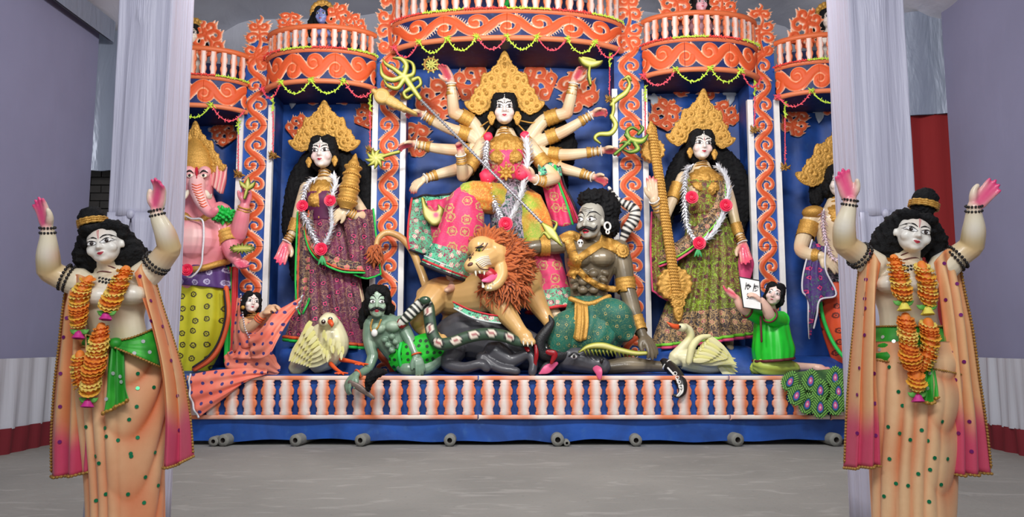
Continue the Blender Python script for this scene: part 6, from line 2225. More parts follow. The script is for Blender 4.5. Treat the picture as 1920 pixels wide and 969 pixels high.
    for a, b, d in ((1266, 700, -.49), (1270, 708, -.52), (1273, 716, -.57), (1276, 725, -.59)):
        g = G(); g.ring(P(a, b, D + d), (0, -1, .2), .018, .005, 12, 5); obj('motif', g, 'pearl', q)
    g = G(); g.ring(P(1250, 684, D - .22), (.7, -.4, -.6), R(10, D), R(2, D), 18, 6); obj('cuff', g, 'pearl', q)
    # serrated blade lying beside the leg
    st_ = [([(1086, 660), (1104, 650), (1130, 648), (1160, 656), (1190, 662), (1210, 662)], [2, 6, 8, 7, 6, 5])] + [([(1096 + k * 7, 656 + min(k, 6) * .4), (1100 + k * 7, 666 + k * .3)], [2.6, .6]) for k in range(14)]
    cutout('serrated_sword', D - .48, st_, 'yellow green serrated sword lying across the buffalo head under the demon hand', 'sword', bulge=.03)


bronze_demon()


# ================================================================ green demon and its snake
def green_demon():
    D = 8.62
    GR = np.array(lin(118, 146, 124)); GL = np.array(lin(176, 196, 172)); GD = np.array(lin(60, 86, 70))
    B = Body(D)
    rt = root('demon_statue', P(740, 700, D), 'green-skinned moustached demon leaning on one hand at the stage edge', 'statue')
    HM = B.head('hard', 708, 566, -.1, 58, yaw=.12, pitch=.05, wide=.92)
    B.limb([(707, 582, -.04, 11), (708, 598, 0, 12)])
    B.limb([(712, 600, 0, 24), (722, 616, 0, 34), (734, 636, 0, 30), (748, 656, .02, 28), (764, 672, .04, 28)], 16, .65)
    for px, py in ((708, 616), (736, 612)): B.ell(px, py, -.13, (15, 11, 11))
    for i in range(3):
        for d in (-1, 1): B.ell(728 + i * 7 + d * 7, 634 + i * 10 - d * 3, -.15 + .01 * i, (6.5, 6, 5.5))
    B.limb([(694, 608, 0, 13), (692, 636, -.02, 12), (699, 668, -.06, 10.5)]); B.limb([(699, 668, -.06, 10.5), (690, 690, -.14, 9), (676, 700, -.26, 7), (668, 702, -.36, 6.5)])
    h1 = B.hand((668, 702, -.36), (-.55, -.35, -.7), (.4, .5, -.5), 42, 1, (.5, .5, .55, .6), .4, .2, 1.1)
    B.limb([(750, 604, 0, 13), (764, 628, -.08, 11.5), (774, 650, -.14, 10), (781, 668, -.2, 7.5)])
    h2 = B.hand((781, 667, -.2), (.35, -.3, -.9), (-.3, .7, -.3), 40, -1, (.3, .3, .3, .35), .3, .2, 1.1)
    B.limb([(770, 672, 0, 26), (806, 650, -.04, 24), (828, 660, 0, 16), (800, 690, -.1, 13), (766, 692, -.14, 14), (752, 690, -.1, 9)], 14)
    for px, py, d, r, c, s_ in ((712, 610, -.2, .07, GL, .8), (738, 606, -.2, .07, GL, .8), (735, 645, -.2, .05, GL, .5), (694, 640, -.1, .06, GL, .5), (720, 628, -.15, .04, GD, .6), (750, 655, -.1, .05, GD, .5), (772, 645, -.2, .05, GL, .5), (699, 668, -.05, .05, GD, .4)):
        B.blush(B.p(px, py, d), r, c, s_)
    bo = B.build('body', rt, GR, 0.008, face=np.array(lin(160, 184, 160)))
    face(rt, HEADS['hard'], HM, dict(HARD_EYE, look=(.02, 0)), HARD_BROW, dict(w=.08, up=.035, lo=.05, smile=-.01), None, browmat='moustache')
    moustache(rt, HEADS['hard'], HM, .3)
    g = G(); hairline(HM, g, 1.1)
    for a in ([(694, 560, .06, 10), (684, 586, .06, 11), (682, 610, .06, 8)], [(722, 560, .06, 10), (730, 580, .06, 10), (732, 596, .06, 7)]):
        g.tube([tuple(P(x, y, D + d)) for x, y, d, r in a], [R(r, D) for *_, r in a], 12, 4)
    wool('hair', g, rt, .013, .012, 70, 13)
    g = G(); q = cr([tuple(P(*a, D - .14)) for a in ((700, 600), (697, 612), (700, 622), (710, 614), (716, 600))], 6)
    for i in range(0, len(q), 1): g.ell(q[i] + np.array((0, -.06, 0)), .011, n=6)
    obj('necklace', g, 'gold', rt).__setitem__('kind', 'stuff')
    g = G(); g.ell(P(702, 624, D - .24), (R(6, D), .025, R(7, D))); obj('skull_pendant', g, 'pearl', rt)
    g = G(); g.ring(P(781, 664, D - .19), (.3, -.2, -1), R(8.5, D), R(1.6, D), 18, 6); obj('wrist_thread', g, 'border_orange', rt)
    g = G(); g.ring(P(671, 701, D - .33), (-.6, -.5, -.3), R(8, D), R(1.8, D), 18, 6); obj('wrist_thread', g, 'border_orange', rt)
    t = NT('shorts_green', .65)
    v = t.coord()
    d = t.voronoi(v, 14.0, .4)
    t.color(t.mix(t.step(t.math('ADD', d, t.math('MULTIPLY', t.noise(v, 40), .25)), .42, .36), lin(28, 190, 40), lin(16, 70, 26)))
    obj('shorts', drape([(757, 672, -.02, 29), (778, 664, -.05, 31), (806, 652, -.06, 29), (822, 652, -.04, 22)], D, 40, .85, .012, 9, 21), 'shorts_green', rt)
    g = G(); g.tube([tuple(P(752, 644, D - .14)), tuple(P(748, 664, D - .2)), tuple(P(752, 690, D - .16))], .018, 8, 4); obj('shorts_border', g, 'border_green', rt)
    g = G(); g.ell(P(753, 606, D - .14), (R(9, D), .05, R(10, D))); obj('wound', g, 'blood_red', rt)
    # its blade and the black tuft on the hilt
    q = root('tufted_sword', P(680, 728, D - .46), 'grey sword with a black plume hanging from the hand of the green demon', 'sword')
    g = G(); g.tube([tuple(P(656, 716, D - .44)), tuple(P(676, 728, D - .46)), tuple(P(700, 746, D - .46))], [R(4, D), R(6, D), R(3, D)], 10, 4, flat=.4); obj('blade', g, plain('blade_grey', lin(120, 104, 96), .4, .3, .3, 20), q)
    g = G(); g.tube([tuple(P(690, 728, D - .48)), tuple(P(694, 712, D - .5)), tuple(P(706, 700, D - .5)), tuple(P(724, 698, D - .48))], [R(5, D), R(8, D), R(9, D), R(3, D)], 12, 5)
    wool('plume', g, q, .012, .014, 70, 23)


green_demon()


def snake_green(S, A, L):
    c = np.tile(np.array(lin(52, 78, 58)), S.shape + (1,))
    u = (S * 5.2) % 1.0 - .5
    k = np.cos(A) - np.cos(0)
    e = (u / .36) ** 2 + (A_wrap(A) / .8) ** 2
    c[e < 1.0] = lin(20, 24, 22)
    c[e < .55] = lin(226, 214, 196)
    c[e < .2] = lin(150, 60, 66)
    edge = np.abs(np.abs(A_wrap(A)) - 1.15) < .16
    c[edge] = lin(160, 176, 120)
    st = (S < .42) & (np.abs(A_wrap(A)) < 1.2)
    c[st] = np.where((np.sin(S[st] * 120) > -.1)[:, None], np.array(lin(222, 220, 208)), np.array(lin(30, 34, 32)))
    return c


def A_wrap(A):
    return (A + PI) % (2 * PI) - PI


sk, q = snake('dark green eye-patterned snake looping from the green demon under the lion', [(752, 606, -.32, 7), (766, 592, -.32, 10), (780, 578, -.3, 11), (794, 568, -.28, 11), (803, 576, -.3, 11), (806, 600, -.36, 11), (811, 626, -.4, 11), (824, 644, -.44, 11), (848, 642, -.46, 11), (876, 632, -.46, 11), (910, 626, -.44, 11), (945, 630, -.42, 11), (970, 640, -.4, 9), (996, 644, -.4, 5)], 8.78, snake_green)
g = G(); g.ell(P(797, 563, 8.40), (R(11, 8.4), .05, R(8, 8.4))); obj('head', g, plain('snake_green', lin(52, 78, 58), .4), sk)
g = G(); g.ell(P(799, 560, 8.35), .011, mi=0); obj('eye', g, 'tooth_white', sk)


# ================================================================ birds
plain('cream_feather', lin(230, 224, 168), 0.55, 0, 0.12, 30)
plain('yellow_feather', lin(228, 222, 140), 0.55, 0, 0.12, 30)
plain('beak_orange', lin(232, 92, 44), 0.4)
CRM = np.array(lin(236, 230, 188)); YLW = np.array(lin(222, 218, 130))


def feather_mesh(name, mat):
    """feather along -z from its root, front -y"""
    g = G()
    rows = []
    for t in np.linspace(0, 1, 7):
        w = 0.16 * math.sin(PI * min(0.18 + 0.8 * t, 1)) ** 0.7
        rows.append([(w * u, -0.06 + 0.05 * u * u - 0.03 * math.sin(t * 3), -t - 0.03 * (1 - u * u) * (t > .9)) for u in (-1, -.5, 0, .5, 1)])
    g.grid(rows)
    g.grid(np.array(rows) + np.array((0, .03, 0)), flip=True)
    g.tube([(0, -.075, 0), (0, -.08, -.9)], [.016, .006], 6)
    return mesh(name, g, mat)


FEA = [feather_mesh('feather', 'cream_feather'), feather_mesh('feather', 'yellow_feather')]


def feather(px, py, D, ang, L, k, parent, w=1.0, tilt=0.0):
    """ang: direction the feather points, degrees clockwise from straight down seen from the front"""
    M = Matrix.Translation(P(px, py, D)) @ Matrix.Rotation(math.radians(ang), 4, 'Y') @ Matrix.Rotation(tilt, 4, 'X') @ Matrix.Diagonal((R(L, D) * w, R(L, D) * .5, R(L, D), 1))
    inst('feather', FEA[k], M, parent)


def owl():
    D = 8.72
    B = Body(D)
    rt = root('owl_statue', P(615, 696, D), 'cream owl with orange beak and red legs crouching on the stage', 'statue')
    B.limb([(617, 604, -.02, 19), (622, 622, 0, 25), (624, 644, 0, 30), (616, 664, .02, 28), (598, 680, .06, 20)], 18)
    B.ell(616, 604, -.08, (19, 17, 17)); B.limb([(600, 632, .06, 26), (578, 664, .08, 24), (556, 688, .1, 16)], 14, .6)
    for px, d in ((607, -.2), (620, -.2)): B.ell(px, 602, d, (9, 4, 9))
    for a in range(5): B.blush(B.p(610 + a * 8, 650, -.2), .07, YLW, .4)
    bo = B.build('body', rt, CRM, 0.01)
    bv = bvh_of(bo)
    for px, py in ((607, 603), (620, 598)):
        h = bv.ray_cast(P(px, py, 8.0), (P(px, py, 9) - P(px, py, 8)).normalized())[0] or P(px, py, D - .3)
        g = G(); g.ell(h, (R(5.2, D), .014, R(5.2, D)), mi=0); g.ell(h + Vector((0, -.012, 0)), (R(4, D), .01, R(4, D)), mi=1); g.ell(h + Vector((0, -.02, .005)), (R(1.5, D), .008, R(1.5, D)), mi=0); obj('eye', g, ['tooth_white', 'iris_brown'], rt)
    g = G(); g.tube([P(619, 603, D - .30), P(622, 608, D - .36), P(622, 614, D - .34)], [R(5, D), R(4, D), .004], 10, 3); obj('beak', g, 'beak_orange', rt)
    for j, (x, y) in enumerate([(0, 0)] * 1):
        pass
    rs = random.Random(3)
    for row, (n, L, y0) in enumerate(((9, 62, 0), (8, 50, 0), (7, 40, 0), (6, 28, 0))):
        for i in range(n):
            t = i / (n - 1)
            px = 588 + 26 * t - row * 3 + (10 - row * 6) * (t - .5)
            py = 620 + 40 * t - row * 8 * (1 - .3 * t) + 6
            feather(px, py, D - .14 - .035 * row - .02 * t, 38 + 22 * t - row * 3, L * (1 - .3 * t), (i + row) % 2, rt, 1.15)
    for i in range(16):
        a = rs.uniform(0, 1)
        feather(606 + 36 * rs.random(), 618 + 46 * rs.random(), D - .245, rs.uniform(-15, 15), 15, i % 2, rt, 1.2)
    for q in ([(620, 682, -.12, 4.5), (630, 692, -.2, 3.5), (640, 699, -.28, 3)], [(640, 674, -.1, 4.5), (660, 678, -.18, 3.5), (678, 682, -.26, 3)]):
        g = G(); g.tube([tuple(P(a, b, D + d)) for a, b, d, r in q], [R(r, D) for *_, r in q], 10, 4)
        e = q[-1]
        for dx, dy in ((-6, 3), (4, 5), (12, 1), (-12, 1)):
            g.tube([tuple(P(e[0], e[1], D + e[2])), tuple(P(e[0] + dx, e[1] + dy * .6, D + e[2] - .06))], [R(2.6, D), R(1.2, D)], 8)
        obj('leg', g, 'beak_orange', rt)


owl()


def swan():
    D = 8.72
    B = Body(D)
    rt = root('swan_statue', P(1310, 698, D), 'cream swan with raised wing and orange beak beside the pointed shoe', 'statue')
    B.limb([(1268, 676, 0, 12), (1276, 672, 0, 19), (1300, 676, 0, 22), (1330, 683, .02, 18), (1362, 688, .04, 8)], 16)
    B.limb([(1266, 670, 0, 13), (1282, 650, -.02, 9.5), (1294, 634, -.02, 8), (1293, 620, -.03, 7.5), (1284, 613, -.05, 7.5)], 14)
    B.ell(1278, 614, -.08, (11, 9, 8))
    B.blush(B.p(1290, 630, -.05), .06, YLW, .6); B.blush(B.p(1300, 690, -.1), .1, YLW, .5)
    B.build('body', rt, CRM, 0.009)
    g = G(); g.tube([tuple(P(1271, 613, D - .1)), tuple(P(1262, 611, D - .13)), tuple(P(1251, 604, D - .14))], [R(5.5, D), R(4.5, D), R(1.2, D)], 10, 3); obj('beak', g, 'beak_orange', rt)
    g = G(); g.ell(P(1275, 612, D - .145), (R(2.2, D), .012, R(2.2, D))); obj('eye', g, 'black_paint', rt)
    for row, (n, L) in enumerate(((9, 66), (8, 46), (7, 30))):
        for i in range(n):
            t = i / (n - 1)
            feather(1296 + 30 * t + row * 2, 672 - 40 * t + row * 2, D - .16 - .03 * row + .02 * t, -(84 - 38 * t + row * 4), L * (1.0 + .1 * math.sin(PI * t)), (i + row) % 2, rt, .95)
    g = G(); g.tube([tuple(P(1292, 678, D - .2)), tuple(P(1298, 650, D - .2)), tuple(P(1312, 634, D - .18)), tuple(P(1330, 630, D - .16))], [R(6, D), R(7, D), R(6, D), R(4, D)], 10, 4); obj('wing_bone', g, 'cream_feather', rt)
    for i in range(7):
        feather(1338 + i * 2, 676 + i * 2, D - .02 - .01 * i, -(96 - 9 * i), 40, i % 2, rt, .9)


swan()


# ================================================================ kneeling woman with dotted sari
def dotted(name, base, alt, dot, scale=9.0, r=.2, squash=1.0):
    t = NT(name, .65)
    v = t.coord()
    m = t.mix(t.step(t.noise(v, 4, 3), .3, .7), base, alt)
    d = t.voronoi(v, scale, .35)
    t.color(t.mix(t.step(d, r + .02, r - .02), m, dot))


dotted('coral_dotted', lin(240, 118, 96), lin(246, 152, 126), lin(64, 60, 128), 9.5, .17, .3)
plain('silver_bead', lin(206, 208, 214), .35, .3)


def kneeling_woman():
    D = 8.6
    B = Body(D)
    rt = root('woman_statue', P(470, 700, D), 'kneeling woman figure in a coral sari with blue dots gazing upward', 'statue')
    HM = B.head('soft', 472, 568, -.06, 40, yaw=.5, pitch=-.2, roll=.14)
    B.limb([(472, 582, -.02, 8), (474, 594, 0, 9)])
    B.limb([(474, 598, .02, 16), (474, 616, .02, 24), (476, 640, .02, 22), (476, 662, .02, 26)], 14, .7)
    B.limb([(458, 604, -.06, 10), (462, 618, -.14, 9), (478, 606, -.2, 8), (494, 588, -.24, 6)], 12)
    B.limb([(494, 606, -.04, 10), (506, 600, -.14, 8.5), (502, 584, -.2, 7), (506, 576, -.22, 5.5)], 12)
    h1 = B.hand((494, 588, -.24), (.8, -.2, .55), (.2, .3, -1), 30, -1, (.6, .6, .7, .7), .5, fat=1.1)
    h2 = B.hand((505, 578, -.22), (.8, -.1, .2), (-.2, -.5, -1), 28, 1, (.6, .7, .7, .7), .5, fat=1.1)
    B.blush(B.p(490, 594, -.2), .06, np.array(lin(220, 140, 110)), .5)
    B.build('body', rt, np.array(lin(222, 178, 140)), .008, face=np.array(lin(244, 226, 218)))
    face(rt, HEADS['soft'], HM, DEITY_EYE, DEITY_BROW, dict(w=.07), ([(0, .19), (0, .1)], .03, 'red_paint'))
    g = G(); hairline(HM, g, 1.0); g.tube([tuple(P(466, 560, D + .08)), tuple(P(456, 585, D + .08)), tuple(P(456, 604, D + .06))], [R(13, D), R(12, D), R(9, D)], 12, 4); wool('hair', g, rt, .011, .007, 70, 31)
    g = G(); g.ell(HM @ Vector((-.38, -.1, -.3)), .022); obj('earring', g, 'gold', rt)
    g = G()
    for i, yy in enumerate((588, 592, 597)): g.ring(P(473, yy, D - .01), (0, .2, 1), R(9 + i * 1.5, D), .007, 16, 6)
    obj('choker', g, 'gold', rt)
    g = G()
    for t in (.3, .5, .7): g.ring(Vector(B.p(480, 604, -.205)).lerp(Vector(B.p(494, 588, -.24)), t), Vector(B.p(494, 588, -.24)) - Vector(B.p(480, 604, -.205)), R(8, D), .007, 14, 6)
    obj('bangles', g, 'border_orange', rt)
    ple = lambda a, v: .03 * np.sin(a * 11 + 4 * v)
    obj('blouse', robe([(474, 604, .02, 22, .13, 0), (474, 625, .0, 27, .17, 0), (476, 650, 0, 29, .18, 0), (474, 672, -.02, 36, .22, 0)], D, 64, 5, ple), 'coral_dotted', rt)
    obj('skirt', drape([(436, 672, .0, 15), (446, 682, -.04, 25), (470, 684, -.06, 28), (496, 684, -.06, 26), (512, 692, -.06, 13)], D, 44, .9, .018, 8, 33), 'coral_dotted', rt)
    S = lambda rows: [[P(x, y, D + d) for x, y, d in r_] for r_ in rows]
    g = G(); g.sheet(S(([(452, 552, .06), (446, 556, .1), (444, 562, .14)], [(456, 590, -.10), (444, 590, .02), (440, 596, .1)], [(462, 620, -.2), (444, 625, -.1), (436, 630, .04)], [(478, 648, -.24), (452, 655, -.16), (434, 662, 0)])), 7, 7, .012, lambda U, V: .012 * np.sin(U * 14)); obj('veil', g, 'coral_dotted', rt)
    b = G()
    for p in cr(g.last[:, 0], 2)[::2]: b.ell(p + np.array((0, -.012, 0)), .011, n=6)
    o_ = obj('bead_edge', b, 'silver_bead', rt); o_['kind'] = 'stuff'
    g = G(); g.sheet(S(([(464, 628, -.24), (482, 622, -.3), (498, 604, -.32), (512, 586, -.28), (540, 570, -.24), (568, 554, -.2)], [(468, 650, -.26), (486, 646, -.34), (504, 632, -.38), (520, 612, -.36), (538, 594, -.3), (562, 568, -.22)], [(470, 672, -.26), (490, 672, -.36), (508, 662, -.4), (520, 640, -.38), (534, 614, -.32), (556, 580, -.22)])), 6, 8, .012, lambda U, V: .02 * np.sin(V * 16 + U * 3)); obj('sari_end', g, 'coral_dotted', rt)
    b = G()
    for p in cr(g.last[:, -1], 3): b.ell(p + np.array((0, -.012, 0)), .011, n=6)
    o_ = obj('bead_edge', b, 'silver_bead', rt); o_['kind'] = 'stuff'
    g = G(); g.sheet(S(([(500, 690, -.26), (460, 690, -.26), (400, 694, -.28), (357, 702, -.3)], [(500, 700, -.28), (462, 704, -.3), (405, 716, -.33), (356, 730, -.34)], [(490, 704, -.28), (458, 716, -.31), (408, 738, -.34), (362, 758, -.35)], [(470, 706, -.28), (450, 722, -.31), (412, 752, -.34), (372, 782, -.35)])), 8, 8, .012, lambda U, V: .016 * np.sin(V * 19 + U * 2)); obj('trailing_end', g, 'coral_dotted', rt)
    b = G()
    for p in cr(g.last[:, -1], 2): b.ell(p + np.array((0, -.012, 0)), .013, n=6)
    o_ = obj('bead_edge', b, 'silver_bead', rt); o_['kind'] = 'stuff'


kneeling_woman()


# ================================================================ kneeling boy with slate
plain('shirt_green', lin(30, 196, 44), .35, 0, .2, 12)
plain('trouser_lime', lin(176, 196, 84), .45, 0, .15, 12)


def boy():
    D = 8.62
    B = Body(D)
    SKB = np.array(lin(238, 196, 176))
    rt = root('boy_statue', P(1455, 700, D), 'kneeling boy figure in a green shirt reaching up with one pink palm', 'statue')
    HM = B.head('soft', 1452, 552, -.06, 43, yaw=-.45, pitch=-.1, roll=.28)
    B.limb([(1448, 568, -.02, 8), (1446, 582, 0, 9)])
    B.limb([(1444, 590, .02, 18), (1446, 612, .02, 27), (1450, 640, .02, 32), (1452, 668, .02, 30)], 14, .75)
    B.limb([(1420, 594, -.04, 12), (1402, 584, -.12, 10), (1390, 574, -.16, 9.5), (1380, 558, -.18, 6.5)], 12)
    h1 = B.hand((1380, 558, -.18), (-.85, -.2, .5), (.3, -.6, .9), 34, 1, (.15, .2, .2, .2), .2, fat=1.1)
    B.limb([(1462, 596, -.1, 12), (1446, 594, -.24, 10.5), (1438, 580, -.3, 9.5), (1428, 564, -.33, 7)], 12)
    h2 = B.hand((1428, 564, -.33), (-.7, -.1, .6), (-.5, .5, -.6), 32, -1, (.5, .5, .5, .5), .4, fat=1.1)
    B.limb([(1440, 684, -.1, 18), (1470, 688, -.06, 14), (1496, 688, 0, 9), (1524, 688, 0, 7), (1540, 690, -.02, 7)], 12)
    B.limb([(1534, 690, -.02, 8), (1546, 694, -.04, 7), (1552, 692, -.04, 5)], 10)
    B.paint_hand(h1, PALM, .9)
    B.blush(B.p(1550, 692, -.05), .06, PALM, .4); B.blush(B.p(1390, 574, -.2), .06, np.array(lin(230, 150, 130)), .4)
    B.build('body', rt, SKB, .008, face=np.array(lin(246, 214, 206)))
    face(rt, HEADS['soft'], HM, dict(DEITY_EYE, w=.09, up=.038, lo=.026, iris=.034), [(.05, .11), (.12, .15), (.2, .15), (.28, .11)], dict(w=.065, up=.024, lo=.024), None)
    g = G(); hairline(HM, g, .8); wool('hair', g, rt, .011, .006, 70, 41)
    ple = lambda a, v: .02 * np.sin(a * 9 + 3 * v) + .03 * v * np.sin(a * 15)
    g = robe([(1446, 584, .02, 22, .13, 0), (1446, 600, 0, 30, .18, 0), (1448, 630, -.02, 34, .22, 0), (1450, 655, -.02, 38, .24, -2), (1450, 674, -.03, 35, .24, -3)], D, 72, 6, ple); obj('shirt', g, 'shirt_green', rt)
    h = np.array(g.rings[-1]); b = G(); b.tube(h, .016, 8, cap=False); obj('shirt_hem', b, plain('maroon_hem', lin(96, 30, 36), .6), rt)
    for pts in ([(1426, 594, -.06, 16), (1410, 588, -.12, 13), (1402, 584, -.14, 12)], [(1464, 600, -.08, 17), (1450, 598, -.22, 14), (1444, 592, -.27, 13)]):
        g = G(); g.tube([tuple(P(a, b, D + d)) for a, b, d, r in pts], [R(r, D) for *_, r in pts], 16, 4, cap=False); obj('sleeve', g, 'shirt_green', rt)
        g = G(); a, b = Vector(P(*pts[-1][:2], D + pts[-1][2])), Vector(P(*pts[-2][:2], D + pts[-2][2])); g.ring(a, b - a, R(pts[-1][3], D), .012, 18, 6); obj('cuff', g, 'maroon_hem', rt)
    obj('trousers', drape([(1426, 684, -.06, 15), (1440, 686, -.12, 18), (1466, 688, -.1, 18), (1488, 690, -.04, 12)], D, 40, .9, .01, 8, 43), 'trouser_lime', rt)
    obj('trousers', drape([(1420, 690, .1, 14), (1440, 690, .1, 15), (1460, 690, .1, 12)], D, 32, .9, .01, 8, 44), 'trouser_lime', rt)
    g = G(); g.tube([tuple(P(1426, 594, D - .235)), tuple(P(1428, 640, D - .26))], .012, 6); obj('placket', g, 'maroon_hem', rt)
    # slate with letters, held up
    q = root('letter_slate', P(1405, 580, D - .3), 'white slate with three black letters held up by the kneeling boy', 'slate')
    c4 = [P(1386, 519, D - .30), P(1424, 526, D - .34), P(1428, 581, D - .36), P(1394, 576, D - .32)]
    g = G(); c4a = np.array([tuple(p) for p in c4]); n_ = np.cross(c4a[1] - c4a[0], c4a[3] - c4a[0]); n_ /= np.linalg.norm(n_)
    n_ = n_ if n_[1] < 0 else -n_
    g.add(np.vstack([c4a, c4a - n_ * .02]), [(0, 1, 2, 3), (7, 6, 5, 4), (0, 4, 5, 1), (1, 5, 6, 2), (2, 6, 7, 3), (3, 7, 4, 0)]); brd = obj('board', g, 'white_paint', q, False)
    g = G()
    for i in range(4): g.tube([c4a[i], c4a[(i + 1) % 4]], .006, 6)
    obj('board_edge', g, 'black_paint', q)
    xax = Vector(c4a[1] - c4a[0]).normalized()
    up = Vector(n_).cross(xax)
    if up.z < 0: up = -up
    for ch, px, py in (('\u0995', 1403, 537), ('\u0985', 1418, 540), ('\u0996', 1406, 556)):
        cu = bpy.data.curves.new('letter', 'FONT')
        cu.body = ch; cu.size = .095; cu.align_x = 'CENTER'; cu.align_y = 'CENTER'; cu.extrude = .0015
        cu.materials.append(MATS['black_paint'])
        tx, ty = up, -xax        # letters lie on their side, tops to the left
        M = Matrix((tx, ty, Vector(n_))).transposed().to_4x4()
        a = Vector((0, 0, CAM_H)); d = (P(px, py, 8) - a).normalized()
        k = (Vector(c4a[0]) - a).dot(Vector(n_)) / d.dot(Vector(n_))
        M.translation = a + d * k + Vector(n_) * .004
        if M.determinant() < 0:
            M = M @ Matrix.Diagonal((1, -1, 1, 1))
        tmp = bpy.data.objects.new('tmp', cu); COL.objects.link(tmp)
        me = bpy.data.meshes.new_from_object(tmp.evaluated_get(bpy.context.evaluated_depsgraph_get()))
        bpy.data.objects.remove(tmp)
        inst('letter', me, M, brd)


boy()


# ================================================================ elephant-headed idol (left, half behind the pillar)
def sun_print(name, base, alt, dot):
    t = NT(name, .6)
    v = t.coord()
    d = t.math('ADD', t.voronoi(v, 7.0, .3), t.math('MULTIPLY', t.noise(v, 90, 1), .16))
    ring = t.math('MULTIPLY', t.step(d, .34, .30), t.step(d, .19, .22))
    k = t.math('MAXIMUM', ring, t.step(d, .16, .12))
    t.color(t.mix(k, t.mix(t.step(t.noise(v, 3), .4, .6), base, alt), dot))


sun_print('dhoti_yellow', lin(206, 200, 36), lin(190, 186, 30), lin(70, 62, 30))
sun_print('cloth_violet', lin(96, 62, 130), lin(84, 52, 118), lin(190, 180, 214))
sun_print('dhoti_orange', lin(232, 86, 44), lin(222, 74, 40), lin(112, 40, 30))
brocade('scarf_purple', lin(66, 30, 104), lin(78, 38, 118), lin(60, 150, 80), lin(216, 56, 112), lin(66, 30, 104), 8, .3, .012)
plain('border_white', lin(220, 216, 224), .7)


